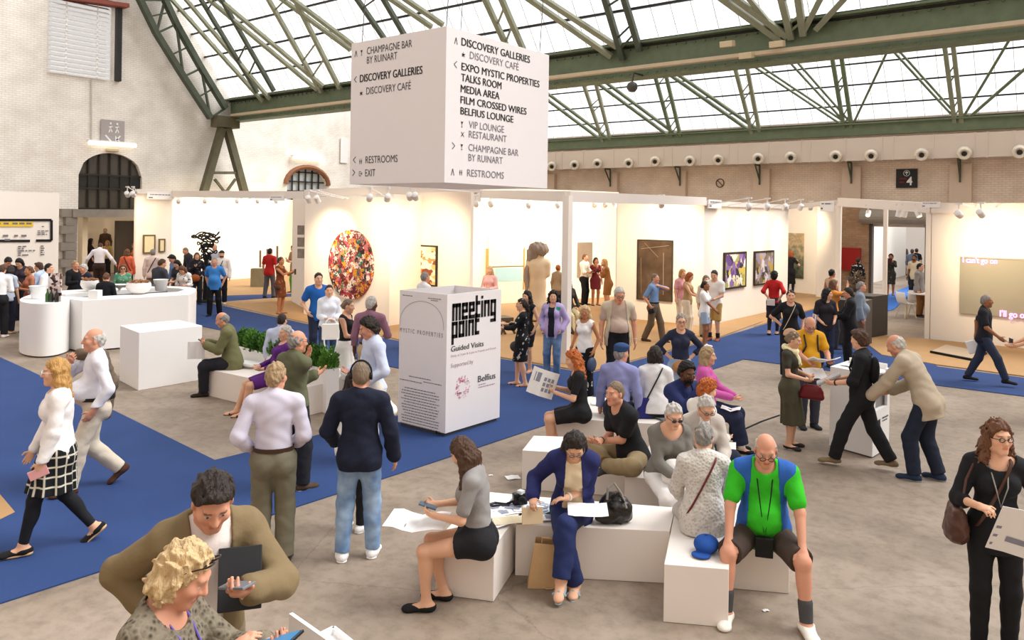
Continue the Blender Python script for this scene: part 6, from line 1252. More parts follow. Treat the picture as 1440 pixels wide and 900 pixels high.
pe('mint', 'woman with long dark curly hair in a mint and lilac jacket and jeans', ('H', 778, 408), -16, 1.62, 'f', 'stand', 'l', ('wavy', 'bk', .26), ('tee', '#20222c', dict(neck=.06)), ('jeans', 'denim:#4d6a94:#7f9cc0'), ('boot', '#a8642c'), hands=('pocket', 'pocket'), jacket=('jacket', 'camo:#b9a8d8:#b9a8d8:#2fa07c', dict(open=(.055, .06), hem=-.14)), head=(0, 14))
pe('bob', 'woman with blonde bob, white sleeveless top and black patterned trousers', ('H', 823, 429), -36, 1.54, 'f', 'stand', 't', ('bob', 'lb'), ('tank', '#efedeb', dict(hem=-.06, neck=.05)), ('wide', 'floral:#17171a:#17171a:#d8d0c4'), ('shoe', '#d8d0c8'), head=(2, 25), hands=((.26, .06, .95), (-.24, .06, .92)))
pe('big', 'large white haired man in a beige polo and pale vest', ('H', 872, 404), 8, 1.84, 'm', 'stand', 'r', ('short', 'wh'), ('polo', '#b8a294', dict(hem=-.02)), ('trousers', '#1e1f26'), ('shoe', '#3a302a'), w=1.22, belly=.10, head=(22, 6), jacket=('vest', '#c6baa4', dict(open=(.10, .17), hem=-.14)), extra=(('glasses', '#333333'), ('watch', 1, '#c8c4bc')))
pe('mouth', 'bald man in a blue shirt with one hand at his mouth, striding', ('H', 921, 384), 66, 1.68, 'm', 'walk', 'r', ('crop', 'gb'), ('polo', '#7393bd', dict(hem=.03, slv=.42)), ('trousers', '#665644'), ('shoe', '#4f3524'), hands=((.22, .0, .92), 'chin'), feet=((.07, -.22, .02), (-.07, .22)), poles=(None, (-.8, .5, -.3)), extra=(('belt', '#1c1816'),))
pe('walker', 'shaven headed man in a black polo and jeans walking right', ('H', 1387, 414), 82, 1.68, 'm', 'walk', 'b', ('crop', 'gy'), ('polo', '#1c1d25', dict(slv=.36)), ('jeans', '#2d3448'), ('shoe', '#1b1a1c'), feet=((.07, .40), (-.07, -.30, .02)), hands=((.22, .26, .95), (-.22, -.18, .92)))
pe('cross', 'woman in a black T-shirt with a beige crossbody bag, hand on hip', ('H', 1112, 407), 8, 1.68, 'f', 'stand', 'l', ('tied', 'dk'), ('tee', '#17171b', dict(slv=.36, hem=-.06)), ('trousers', '#18181c'), ('flat', '#18181c'), hands=('hip', (-.22, .02, .95)), extra=(('strap', 1, '#d8c8b0', .006),))
pe('redtop', 'woman in a red top and black skirt seen from behind on the carpet', ('H', 1089, 381), 172, 1.66, 'f', 'stand', 'l', ('curly', 'bk'), ('blouse', '#b8201f', dict(slv=.55, hem=-.04)), ('skirt', '#24222a', .46, .03), ('flat', '#1c1c20'), feet=((.08, .08), (-.10, -.10, .02)), hands=((.16, -.14, 1.0), (-.10, -.16, 1.0)), low='#26242c')
pe('darkt', 'dark haired woman in a dark T-shirt with a shoulder bag', ('H', 1164, 405), 20, 1.62, 'f', 'stand', 'l', ('medium', 'bk'), ('tee', '#25222a', dict(slv=.34)), ('jeans', '#232c44'), ('sneaker', '#3a3a40'), hands=((.14, .22, 1.0), (-.10, .24, 1.02)), head=(6, 60))
pe('suitman', 'man in a black suit with glasses, in profile facing left', ('H', 1191, 404), -86, 1.63, 'm', 'stand', 'r', ('short', 'dk'), ('shirt', '#e8e6e4'), ('trousers', '#15161a'), ('shoe', '#141416'), hands=((.10, .34, 1.1), (-.1, .32, 1.08)), jacket=('jacket', '#17181c', dict(open=(.045, .03))), w=1.08, belly=.03, extra=(('glasses', '#222222'),), head=(12, 0))
pe('denim', 'white haired man in a faded denim shirt facing right', ('H', 1211, 396), 92, 1.62, 'm', 'stand', 'r', ('short', 'gy'), ('shirt', '#7d8896', dict(hem=-.14)), ('trousers', '#6b5240'), ('shoe', '#3a302a'), belly=.07, w=1.06)
pe('photo', 'woman raising a phone beyond the dark haired woman', ('H', 1172, 393), 120, 1.62, 'f', 'stand', 'l', ('bob', 'ch'), ('blouse', '#d88a3a', dict(slv=.4)), ('trousers', '#3a3a44'), ('shoe', '#3a302a'), hands=((.06, .36, 1.62), (-.22, .06, .95)), poles=((.6, .3, -1), None))
pe('nape', 'person with a dark bun in a beige top by the white post', ('H', 1170, 378), 140, 1.66, 'f', 'stand', 't', ('bun', 'bk'), ('tank', '#c8a88a'), ('trousers', '#33323a'), ('shoe', '#3a302a'))
pe('scarfp', 'person in a black and white patterned coat by the brick pier', ('H', 1207, 362), 160, 1.66, 'f', 'stand', 'l', ('bun', 'dk'), ('jacket', 'floral:#1a1a1e:#1a1a1e:#e0dcd8', dict(slv=.9)), ('trousers', '#222228'), ('shoe', '#222228'))
pe('edge', 'person at the right edge raising both arms to take a photo', ('H', 1474, 432), -70, 1.72, 'm', 'stand', 'l', ('short', 'br'), ('tee', '#6a2f3a'), ('jeans', '#2c3448'), ('shoe', '#3a302a'), hands=((.08, .50, 1.12), (-.08, .50, 1.12)), poles=((.5, .4, -1), (-.5, .4, -1)))
# --- the round bar
pe('bar1', 'man in a white shirt and black trousers at the left edge', ('H', 4, 373), 165, 1.70, 'm', 'stand', 'r', ('short', 'br'), ('shirt', '#f0eeee'), ('trousers', '#1a1a1e'), ('sneaker', '#efe4e0'), head=(30, 0), lean=10, hands=((.1, .26, 1.1), (-.1, .28, 1.1)))
pe('bar2', 'brown haired woman in a grey blue T-shirt bending her head', ('H', 17, 374), 150, 1.64, 'f', 'stand', 'l', ('bob', 'dk', .08), ('tee', '#b4bccc', dict(slv=.36)), ('trousers', '#1d2030'), ('flat', '#c8a890'), head=(30, 0), lean=8)
pe('bar3', 'dark haired man by the menu wall, head bowed', ('H', 13, 363), 20, 1.74, 'm', 'stand', 'r', ('messy', 'bk'), ('tee', '#2a2a30'), ('trousers', '#22222a'), ('shoe', '#222222'), head=(40, 0), lean=8)
pe('bar4', 'dark haired woman with a dark camera strap by the menu wall', ('H', 25, 364), -30, 1.70, 'f', 'stand', 'l', ('bob', 'bk', .08), ('tee', '#3a3440'), ('trousers', '#22222a'), ('shoe', '#222222'), head=(34, 0), lean=8)
pe('bar5', 'woman in a rust coloured top at the bar, hand to chest', ('H', 41, 374), -72, 1.60, 'f', 'stand', 't', ('tied', 'ch'), ('tank', '#b06a50'), ('skirt', '#8f4a38', .5, .03), ('flat', '#6a4030'), hands=((-.02, .24, 1.3), (-.06, .22, 1.16)))
pe('bar6', 'brown haired man in a pale blue shirt leaning at the bar', ('H', 54, 369), -112, 1.62, 'm', 'stand', 'r', ('messy', 'br'), ('polo', '#b4c8e6', dict(slv=.45)), ('trousers', '#2a3040'), ('shoe', '#2a2522'), head=(6, 0), hands=((.14, .34, 1.12), (-.18, .3, 1.08)))
pe('bar7', 'young man with dark hair in a white T-shirt facing right', ('H', 69, 370), 62, 1.70, 'm', 'stand', 'l', ('short', 'bk'), ('tee', '#f0f0f0'), ('trousers', '#2a2a32'), ('shoe', '#2a2522'))
pe('bar8', 'blonde man in black holding a glass behind the bar', ('H', 106, 366), 40, 1.66, 'm', 'stand', 'r', ('short', 'sb'), ('sweater', '#141418'), ('trousers', '#17171b'), ('shoe', '#17171b'), hands=((.14, .28, 1.16), (-.06, .28, 1.1)))
pe('bar9', 'white haired person in a navy jacket at the back of the bar', ('H', 116, 371), -60, 1.62, 'm', 'stand', 'r', ('short', 'wh'), ('sweater', '#1d2238'), ('trousers', '#1d2030'), ('shoe', '#17171b'), head=(14, 0))
pe('bar10', 'woman in black with brown hair tied back, behind the bar bowls', ('H', 150, 383), 168, 1.55, 'f', 'stand', 'l', ('tied', 'ch'), ('sweater', '#17181e'), ('trousers', '#17181e'), ('shoe', '#17171b'), head=(14, 0))
pe('bar11', 'woman in a green patterned top and sunglasses behind the bar', ('H', 173, 371), -8, 1.58, 'f', 'stand', 'l', ('bob', 'ch'), ('blouse', 'floral:#5f9a7c:#5f9a7c:#dce8d8', dict(slv=.6)), ('trousers', '#1d2030'), ('shoe', '#17171b'), extra=(('glasses', '#1a1a1a', 0, '#1a1a1a'),), head=(10, 10), hands=((.1, .26, 1.15), (-.06, .24, 1.12)))
pe('bar12', 'woman in a coral shirt seen from behind near the archway', ('H', 179, 350), 172, 1.66, 'f', 'stand', 'l', ('medium', 'ch'), ('shirt', '#d8694a', dict(hem=-.16)), ('trousers', '#2a2a32'), ('shoe', '#2a2522'), extra=(('strap', 1, '#6a2a20', .02),))
pe('bar13', 'man in a white shirt and brown trousers, arms spread, from behind', ('H', 142, 343), 170, 1.84, 'm', 'stand', 'r', ('short', 'br'), ('shirt', '#e6e4ee', dict(hem=.03)), ('trousers', '#352420'), ('shoe', '#2a2522'), head=(50, 0), lean=6, hands=((.46, .16, .98), (-.46, .16, .98)), w=1.1)
pe('arch1', 'woman with long black hair in a dark dress in the archway', ('H', 128, 335), 100, 1.74, 'f', 'stand', 'l', ('long', 'bk'), ('dress', '#2a1a1c', dict(slv=.8, hem=-.6)), None, ('shoe', '#1a1a1a'))
pe('arch2', 'blonde woman in a yellow top in the archway', ('H', 151, 338), -40, 1.62, 'f', 'stand', 'l', ('bob', 'bl'), ('blouse', '#d8b878'), ('trousers', '#2a2a32'), ('shoe', '#1a1a1a'))
struct(MB().box((GX - 3.0, 11.0, .21), (2.7, 7, .42)).build('floor_landing', M_plaster))
pe('arch3', 'person in a brown jacket standing on the landing beyond the archway', ('H', 148, 321, .42), -20, 1.70, 'm', 'stand', 'l', ('short', 'sb'), ('jacket', '#5a4636'), ('trousers', '#2a2a32'), ('shoe', '#1a1a1a'))
pe('arch4', 'person in an orange top and black trousers by the brown door', ('H', 187, 342), -60, 1.70, 'f', 'stand', 't', ('short', 'ch'), ('tee', '#c46a3a'), ('trousers', '#17171b'), ('shoe', '#1a1a1a'), head=(30, 0))
pe('strapm', 'grey haired man in a pink white shirt with a dark bag strap', ('H', 215, 350), 172, 1.73, 'm', 'stand', 'r', ('short', 'gy'), ('shirt', '#e8cfc4', dict(hem=-.12)), ('trousers', '#8a7a60'), ('shoe', '#3a302a'), extra=(('strap', 0, '#2a2024', .014),))
pe('grp1', 'man in a dark grey shirt leaning on the bar, from behind', ('H', 230, 364), 130, 1.72, 'm', 'stand', 'r', ('short', 'br'), ('tee', '#3f4048', dict(slv=.4)), ('trousers', '#2a2a32'), ('shoe', '#2a2522'), head=(16, -20), lean=8, w=1.08, hands=((.16, .34, 1.1), (-.16, .34, 1.1)))
pe('grp2', 'black haired person in a blue shirt bent over the bar', ('H', 239, 359), -60, 1.72, 'm', 'stand', 'r', ('messy', 'bk'), ('shirt', '#6a86b4'), ('trousers', '#2a2a32'), ('shoe', '#2a2522'), head=(36, 0), lean=10)
pe('grp3', 'black haired woman standing behind the floral top', ('H', 247, 366), -40, 1.62, 'f', 'stand', 'l', ('medium', 'bk'), ('tee', '#2a2a2e'), ('trousers', '#2a2a32'), ('shoe', '#2a2522'), head=(30, 0))
pe('grp4', 'brown haired woman in a black and white floral top at the bar', ('H', 254, 375), -30, 1.56, 'f', 'stand', 'l', ('bob', 'ch'), ('blouse', 'floral:#efece8:#efece8:#222222', dict(slv=.7)), ('trousers', '#2a2a32'), ('shoe', '#2a2522'), head=(44, 0), lean=10, hands=((.1, .28, 1.1), (-.1, .28, 1.1)))
# --- booth visitors on the left
pe('lv1', 'stooping man in a dark shirt in the left booth', ('H', 259, 348), -66, 1.74, 'm', 'stand', 'r', ('crop', 'gb'), ('shirt', '#2a2c36', dict(hem=-.1)), ('trousers', '#2a2a32'), ('shoe', '#2a2522'), lean=16, head=(24, 0))
pe('lv2', 'woman with long curly hair in a dark floral blouse and brown bag', ('H', 277, 355), 4, 1.66, 'f', 'stand', 'l', ('wavy', 'ch', .28), ('shirt', 'floral:#1d1d26:#1d1d26:#6a6070', dict(hem=-.14)), ('trousers', '#24242c'), ('shoe', '#2a2522'), hands=((.08, .26, 1.28), (-.16, .12, 1.0)))
pe('lv3', 'grey haired man in a bright blue T-shirt and black trousers', ('H', 302, 362), -14, 1.67, 'm', 'stand', 'r', ('crop', 'gy'), ('tee', '#3f86d0', dict(hem=-.14, slv=.34)), ('trousers', '#16161a'), ('shoe', '#141416'), feet=((.12, .05), (-.14, -.08)), belly=.04, w=1.08, hands=((.20, -.06, .92), (-.2, -.06, .92)))
pe('lv4', 'man with dark hat, white shirt and camera strap', ('H', 312, 352), -6, 1.73, 'm', 'stand', 'l', ('hat', 'dk', '#24242a'), ('shirt', '#efe8e6', dict(hem=-.10)), ('trousers', '#17171c'), ('sneaker', '#d8d4cc'), beard='dk')
pe('lv5', 'tall bald man standing behind the coil sculpture', ('H', 302, 343), -20, 1.82, 'm', 'stand', 'r', ('fringe', 'gy'), ('shirt', '#c4c6d2'), ('trousers', '#3a3a44'), ('shoe', '#2a2522'))
pe('lv6', 'man in a red T-shirt and grey jeans seen from behind', ('H', 380, 349), 150, 1.73, 'm', 'stand', 'l', ('short', 'bk'), ('tee', '#b8231f', dict(hem=-.12)), ('jeans', '#5a5a62'), ('sneaker', '#24262c', '#e8e8e8'), feet=((.12, .06), (-.14, -.08)))
pe('lv7', 'woman in a brown patterned dress holding up her phone', ('H', 395, 361), 58, 1.68, 'f', 'stand', 't', ('tied', 'dk'), ('dress', 'floral:#6b3a24:#6b3a24:#a06a44', dict(slv=0, hem=-.40, flare=.04)), None, ('flat', '#8a5a3a'), hands=((.04, .42, 1.30), (-.04, .40, 1.26)))
pe('lv8', 'person in a beige top and green trousers in the left passage', ('H', 411, 345), -50, 1.79, 'm', 'stand', 'l', ('short', 'br'), ('tee', '#b08a64'), ('slim', '#5fa33a'), ('shoe', '#7a4a2c'), head=(26, 0), hands=((.1, .26, 1.2), (-.06, .28, 1.14)))
pe('behindbox', 'grey haired man in a pale shirt behind the meeting point box', ('H', 598, 382), 120, 1.72, 'm', 'stand', 'r', ('short', 'gy'), ('shirt', '#e2e0e2'), ('trousers', '#3a3a44'), ('shoe', '#2a2522'))
pe('pinkw', 'woman in a pink top behind the meeting point box', ('H', 689, 374), -20, 1.62, 'f', 'stand', 'l', ('bob', 'lb'), ('shirt', '#e8b4b0'), ('trousers', '#8a8478'), ('shoe', '#2a2522'), hands=((.1, .24, 1.1), (-.1, .26, 1.1)))
# --- centre booth
pe('cb1', 'man in a white shirt and black trousers reading in the centre booth', ('H', 823, 357), 60, 1.73, 'm', 'stand', 'r', ('short', 'ch'), ('shirt', '#ece4d6', dict(slv=.6)), ('trousers', '#17171b'), ('shoe', '#141416'), hands=((.1, .3, 1.14), (-.1, .3, 1.14)))
pe('cb2', 'woman in a maroon dress talking in the centre booth', ('H', 838, 362), 20, 1.62, 'f', 'stand', 't', ('bob', 'bk', .08), ('dress', '#6a1f24', dict(slv=.2, hem=-.32, flare=.03)), None, ('flat', '#1a1a1a'), hands=('chin', None))
pe('cb3', 'blonde woman in a tan dress leaning in, centre booth', ('H', 850, 364), -72, 1.66, 'f', 'stand', 'l', ('bob', 'bl'), ('dress', '#97673a', dict(slv=.7, hem=-.40, flare=.01)), None, ('flat', '#c8a080'), lean=14, hands=((.1, .3, 1.2), 'chin'))
pe('cb4', 'red haired person standing behind the white post', ('H', 785, 372), 150, 1.52, 'f', 'stand', 't', ('bun', 'rd'), ('sweater', '#a08a70'), ('trousers', '#6a5a48'), ('shoe', '#2a2522'))
pe('cb5', 'person sitting in the wheelchair beside the statue', ('H', 800, 392), 30, 1.62, 'f', 'sit', 'l', ('bob', 'gy'), ('sweater', '#3a3630'), ('trousers', '#d8c8a0'), ('shoe', '#2a2522'), seat=.5, hands=((.2, .25, .72), (-.2, .25, .72)))
pe('pr1', 'woman with short blonde hair in a pink top by the booth corner', ('H', 960, 378), 40, 1.66, 'f', 'stand', 'l', ('bob', 'bl', .08), ('tee', '#e0a0a8'), ('trousers', '#e0d4c0'), ('shoe', '#8a7a66'))
pe('pr2', 'woman with auburn bob in a sleeveless top and cream trousers', ('H', 972, 383), 72, 1.62, 'f', 'stand', 'l', ('bob', 'rd'), ('tank', '#a88a5c', dict(hem=-.08)), ('wide', '#e4d6c0'), ('flat', '#2a2a2a'), hands=((.08, .36, 1.06), (-.06, .34, 1.04)), head=(20, 0))
pe('pr3', 'woman with black bun in a white T-shirt and denim shorts', ('H', 991, 395), 74, 1.54, 'f', 'stand', 'b', ('tied', 'bk'), ('tee', '#efece8', dict(hem=-.14)), ('shorts', '#9fb0c4', .34), ('sneaker', '#f2f0ee', '#f6f6f6'), hands=((.12, .34, .98), (-.06, .28, 1.0)), head=(-6, 0))
pe('pr4', 'young man in a white T-shirt with orange logo and tan shorts', ('H', 1004, 380), -24, 1.74, 'm', 'stand', 'l', ('short', 'dk'), ('tee', '#ece6de', dict(hem=-.14)), ('shorts', '#b8904f', .48), ('sneaker', '#8a4a3a', None, '#2a2024', .25), hands=((.04, .26, 1.02), (-.1, .26, 1.04)), head=(16, 6))
pe('pr5', 'grey haired woman standing behind the young couple', ('H', 993, 387), 20, 1.56, 'f', 'stand', 'l', ('bob', 'gb', .08), ('shirt', '#d8ccb8'), ('trousers', '#b8a890'), ('shoe', '#2a2522'))
pe('ls', 'woman in black with auburn hair before the landscape painting', ('H', 1112, 352), 160, 1.76, 'f', 'stand', 'l', ('bob', 'rd'), ('tee', '#1a1a1e', dict(hem=.0)), ('skirt', '#17171b', .5, .02), ('flat', '#17171b'), low='#1a1a1e', hands=((.2, .2, 1.3), None))
# --- beyond the roller door
pe('dr1', 'woman in a dark coat taking a photo in the doorway', ('H', 1253, 357), -8, 1.67, 'f', 'stand', 't', ('curly', 'bk'), ('dress', 'floral:#3a3630:#3a3630:#6a6258', dict(slv=.9, hem=-.44, flare=.03)), None, ('flat', '#1a1a2a'), hands=((.06, .34, 1.42), (-.06, .34, 1.42)))
pe('dr2', 'bearded man in a cream shirt in the doorway', ('H', 1286, 358), -30, 1.72, 'm', 'stand', 'b', ('short', 'dk'), ('tee', '#e8d8b8', dict(hem=-.14)), ('jeans', '#2a2e38'), ('shoe', '#2a2522'), beard='dk')
pe('dr3', 'man in a grey jacket standing by the white chairs', ('H', 1294, 370), 70, 1.68, 'm', 'stand', 'l', ('short', 'bk'), ('jacket', '#8e8a88'), ('trousers', '#8a5c34'), ('shoe', '#2a2522'))
pe('dr4', 'far visitor in grey clothes at the end of the corridor', ('H', 1271, 343), 150, 1.72, 'm', 'stand', 't', ('afro', 'bk'), ('tee', '#6a6a70'), ('trousers', '#8a8480'), ('shoe', '#2a2522'))
pe('dr5', 'visitor in a denim shirt, left of a pair in the corridor', ('H', 1283, 350), 160, 1.70, 'm', 'stand', 'l', ('short', 'br'), ('shirt', '#5a6a80'), ('trousers', '#2a2e38'), ('shoe', '#2a2522'))
pe('dr6', 'visitor in black, right of a pair in the corridor', ('H', 1289, 349), 170, 1.70, 'f', 'stand', 'l', ('bun', 'bk'), ('tee', '#1a1a1e'), ('trousers', '#1a1a1e'), ('shoe', '#2a2522'))
# ------------------------------------------------------------------ carried and lying things
def sheet(name, label, cat, c, u, v, wd, hg, m, bend=.01, group=None, fold=0.0, nseg=6, marks=None, thick=.0025):
    c, u, v = Vector(c), Vector(u).normalized(), Vector(v); n = u.cross(v).normalized(); v = n.cross(u); mb = MB(); vs = []
    for i in range(nseg + 1):
        a = i / nseg - .5; z = bend * math.cos(a * 9) + fold * abs(a) * 2
        for s in (-.5, .5): vs.append(u * (a * wd) + v * (s * hg) + n * (z + bend * .3 * math.sin(i * 2 + s)))
    mb.add(vs, [(2 * i, 2 * i + 2, 2 * i + 3, 2 * i + 1) for i in range(nseg)])
    o = mb.build(name, m, solid=thick); o.location = c; tag(o, label, cat, group)
    if marks:
        r_ = random.Random(len(label)); f = MB()
        for x, y, w_, h_ in marks:
            def pt(a, b_):
                aa = a - .5; z = bend * math.cos(aa * 9) + fold * abs(aa) * 2; i_ = a * nseg; z += bend * .3 * math.sin(round(i_) * 2 + b_ - .5); return u * (aa * wd) + v * ((b_ - .5) * hg) + n * (z + thick * .5 + .0025)
            for s_ in (0, 1) if name == 'leaflet' else (0,): q_ = [pt(x, y), pt(x + w_, y), pt(x + w_, y + h_), pt(x, y + h_)]; f.quad(*[v_ - n * (s_ * (thick + .005)) for v_ in q_])
        f.build('print', M_pr, o)
    return o
M_paper = mat('paper', '#f2f1f0', .6, .02); M_pr = mat('print_grey', '#8d90a0', .6, .2, 30); M_kraft = mat('kraft_paper', '#c9a578', .8, .12, 8, .3, 20); M_phone = mat('phone_black', '#17191d', .2, .05, spec=.6)
MK = [(.1, .1, .3, .25), (.5, .12, .35, .3), (.12, .55, .34, .3), (.55, .55, .3, .06), (.55, .66, .34, .06), (.55, .77, .25, .06)]
def blobthing(name, label, cat, c, prims, m, res=.007, rot=None, disp=None, group=None):
    B = Blob(); Mx = np.eye(3) if rot is None else np.array(rot)
    for q in prims:
        if q[0] == 'e': B.ell(Mx @ V(q[1]), q[2], Mx @ (q[4] if len(q) > 4 else np.eye(3)), q[3] if len(q) > 3 else .02)
        elif q[0] == 'c': B.cap(Mx @ V(q[1]), Mx @ V(q[2]), q[3], q[4] if len(q) > 4 else None, q[5] if len(q) > 5 else .012)
    if disp: B.disp = disp
    o = B.mesh(name, res, m, None); o.location = c; return tag(o, label, cat, group)
crump = lambda a, f=60: (lambda X, Y, Z: a * np.sin(X * f + 2 * np.sin(Z * f * .7)) * np.sin(Z * f * .8 + 1.5 * np.sin(Y * f)))
def handle(o, pts, r, m, name='handle'): h = MB().tube([Vector(p) for p in pts], r, 7).build(name, m, o, smooth=True); return h
def rbox(name, label, cat, c, d, m, rz_=0, tilt=0, bev=.006, group=None, ax='X'):
    Mx = Matrix.Rotation(rz_, 3, 'Z') @ Matrix.Rotation(tilt, 3, ax); o = MB().box((0, 0, 0), d, Mx).build(name, m, bevel=bev); o.location = c; return tag(o, label, cat, group)
PI_ = PEOPLE
# front couple
q = PI_['suit']; c = q['toW'](V(-.10, .25, 1.24)); rbox('folder', 'black folder held under the arm of the man in the brown blazer', 'folder', c, (.02, .19, .27), mat('black_folder', '#2a2b2e', .5, .1), q['rz'] + R(75), R(-22), .004, ax='Y')
c = (q['hand'][1] + Vector((0, 0, .035))); rbox('phone', 'grey phone in the hand of the man in the brown blazer', 'phone', c, (.075, .15, .012), mat('grey_phone', '#77797e', .3, .05), q['rz'] + R(30), R(12), .003)
q = PI_['knit']; c = (q['hand'][0] + q['hand'][1]) / 2 + Vector((0, 0, -.01)) + q['fw'] * .05; o = rbox('tablet', 'small tablet with a blue screen held by the woman in the knit', 'tablet', c, (.13, .21, .012), M_phone, q['rz'] - R(10), R(22), .003)
MB().box(Matrix.Rotation(q['rz'] - R(10), 3, 'Z') @ Matrix.Rotation(R(22), 3, 'X') @ Vector((0, 0, .0075)), (.115, .19, .002), Matrix.Rotation(q['rz'] - R(10), 3, 'Z') @ Matrix.Rotation(R(22), 3, 'X')).build('screen', emit('blue_screen', '#2f6f9a', .5), o)
q = PI_['plaid']; rbox('phone', 'pink phone in the hand of the woman in the plaid skirt', 'phone', q['hand'][1] + Vector((0, 0, -.02)), (.02, .15, .08), mat('pink_phone', '#d69a98', .4), q['rz'], R(-20), .004)
q = PI_['belly']; c = q['toW'](V(.19, -.10, 1.12)); blobthing('jacket', 'brown jacket slung over the shoulder of the stout man', 'jacket', c, [('c', (.02, .22, .30), (.03, .04, .26), .06, .07, .05), ('c', (.03, .02, .26), (.05, -.06, -.05), .08, .10, .06), ('c', (.05, -.06, -.05), (.05, -.03, -.38), .09, .07, .06), ('c', (.0, .10, .15), (.03, .04, -.25), .06, .06, .05)], mat('brown_tweed', '#6b5c4c', .9, .15, 9, .3, 30), .010, rz(q['rz']), crump(.006, 40))
# map reader
q = PI_['map']; hc_ = (q['hand'][0] + q['hand'][1]) / 2; u = (q['hand'][1] - q['hand'][0]).normalized()
sheet('map', 'large white map held open by the woman in black', 'map', hc_ + u * .16 + Vector((0, 0, -.09)) + q['fw'] * .06, u, q['fw'] * .5 + Vector((0, 0, .85)), .62, .42, M_paper, .012, marks=[(.02, .1, .06, .06), (.02, .3, .06, .06), (.02, .5, .06, .06), (.14, .25, .2, .12), (.42, .3, .22, .3), (.7, .6, .2, .1), (.62, .12, .14, .05)])
c = q['toW'](V(.27, .06, .98)); bagb = blobthing('handbag', 'brown leather shoulder bag at the hip of the woman in black', 'bag', c, [('e', (0, 0, -.02), (.07, .15, .11), .03), ('e', (0, 0, -.08), (.08, .15, .08), .03), ('c', (0, -.1, .07), (0, .1, .07), .035, .035, .03)], mat('brown_leather', '#4f3328', .4, .2, 8, .3, 18), .008, rz(q['rz']), crump(.005, 45))
Rz_ = Matrix.Rotation(q['rz'], 3, 'Z'); handle(bagb, [Rz_ @ Vector(p) for p in ((.0, -.11, .05), (-.04, -.10, .28), (-.14, -.04, .47), (-.05, .05, .30), (0, .11, .05))], .009, mat('brown_leather', '#4f3328', .4, .2, 8, .3, 18))
# girl
q = PI_['girl']; hc_ = (q['hand'][0] + q['hand'][1]) / 2
sheet('magazine', 'open magazine on the lap of the girl in grey', 'magazine', hc_ + q['fw'] * .08 + Vector((0, 0, -.10)), q['fw'], q['dirW']((1, 0, 0)), .46, .36, M_paper, .012, fold=-.02, marks=MK); rbox('phone', 'phone held by the girl in grey', 'phone', hc_ + Vector((0, 0, .03)) , (.07, .14, .012), mat('blue_phone', '#5a6a7c', .3), q['rz'], R(15), .003)
# things on the front bench
zb_ = SB + .004
for i, (px, py, w_, h_, an, lab, m) in enumerate(((716, 714, .42, .30, 20, 'white map sheet spread on the bench beside the girl', M_paper), (742, 710, .46, .34, -12, 'large unfolded white plan on the bench behind the tan sheet', M_paper), (765, 724, .30, .26, 8, 'crumpled white plan sheet nearest the woman in the blue jacket', M_paper), (698, 730, .20, .30, 35, 'thin white leaflet on the bench corner beside the girl', M_paper), (722, 731, .34, .16, 12, 'tan paper envelope on top of the sheets on the bench', mat('tan_paper', '#e8d9b8', .7)))):
    c = P(px, py, zb_ + i * .006); a = R(an) + YAW; sheet('paper_sheet', lab, 'paper', c, (math.cos(a), math.sin(a), 0), (-math.sin(a), math.cos(a), 0), w_, h_, m, .004, 'papers on the front bench', marks=MK if i < 3 else None)
c = P(773, 716, zb_ + .03); sheet('leaflet', 'small pale blue folded leaflet on the bench sheets', 'leaflet', c, _r0, _f, .16, .16, mat('blue_leaflet', '#c9dde6', .6), .012, marks=MK[:3])
c = P(731, 701, SB + .06); o = rbox('camera', 'black camera lying on the bench beside the papers', 'camera', c, (.13, .07, .10), mat('camera_black', '#1a1a1c', .35, .1), YAW + R(15), 0, .012)
handle(o, [Matrix.Rotation(YAW, 3, 'Z') @ Vector(p) for p in ((-.05, 0, -.02), (-.12, -.02, -.045), (-.22, .02, -.05), (-.27, -.02, -.05), (-.24, -.06, -.05), (-.15, -.04, -.05), (-.09, -.05, -.048))], .012, mat('camera_black', '#1a1a1c', .35, .1), 'strap'); MB().lathe([(.034, 0), (.036, .06), (.03, .065), (.001, .05)], Matrix.Rotation(YAW, 3, 'Z') @ Vector((.02, -.03, 0)), 18, Matrix.Rotation(YAW, 3, 'Z') @ Matrix.Rotation(R(80), 3, 'X')).build('lens', M_ink, o, smooth=True); MB().box((0.01, 0, .06), (.05, .05, .03)).build('flash', mat('camera_grey', '#cfd2d6', .3), o)
q = PI_['blue']; c = q['hand'][0] + Vector((0, 0, -.10)); rbox('booklet', 'tan booklet held upright by the woman in the blue jacket', 'booklet', c, (.17, .02, .13), mat('tan_cover', '#d2b996', .7), YAW + R(8), R(-12), .003)
c = q['toW'](V(-.12, .30, .66)); sheet('notebook', 'open white notebook on the lap of the woman in the blue jacket', 'notebook', c, q['dirW']((1, 0, 0)), q['dirW']((0, 1, -.1)), .32, .23, M_paper, .004, fold=.015)
M_blk = mat('black_leather', '#211d1b', .3, .2, 8, .4, 16, spec=.5)
c = P(862, 734, SB) + Vector((0, 0, .125)); o = blobthing('handbag', 'slouchy black leather bag with silver strap rings on the bench', 'bag', c, [('e', (0, 0, -.04), (.16, .09, .10), .03), ('e', (.0, 0, .05), (.10, .06, .09), .04), ('e', (.03, -.02, .0), (.13, .09, .08), .03), ('c', (-.1, -.03, -.06), (.1, -.03, -.06), .055, .055, .03)], M_blk, .007, rz(YAW + .15), crump(.009, 42))
handle(o, [Matrix.Rotation(YAW, 3, 'Z') @ Vector(p) for p in ((-.06, -.05, .08), (-.05, -.03, .17), (.0, -.02, .21), (.06, -.04, .13), (.10, -.08, .02))], .011, mat('grey_strap', '#8d8880', .4)); handle(o, [Matrix.Rotation(YAW, 3, 'Z') @ Vector(p) for p in ((-.02, -.06, .09), (.03, -.08, .15), (.08, -.08, .07))], .009, M_blk)
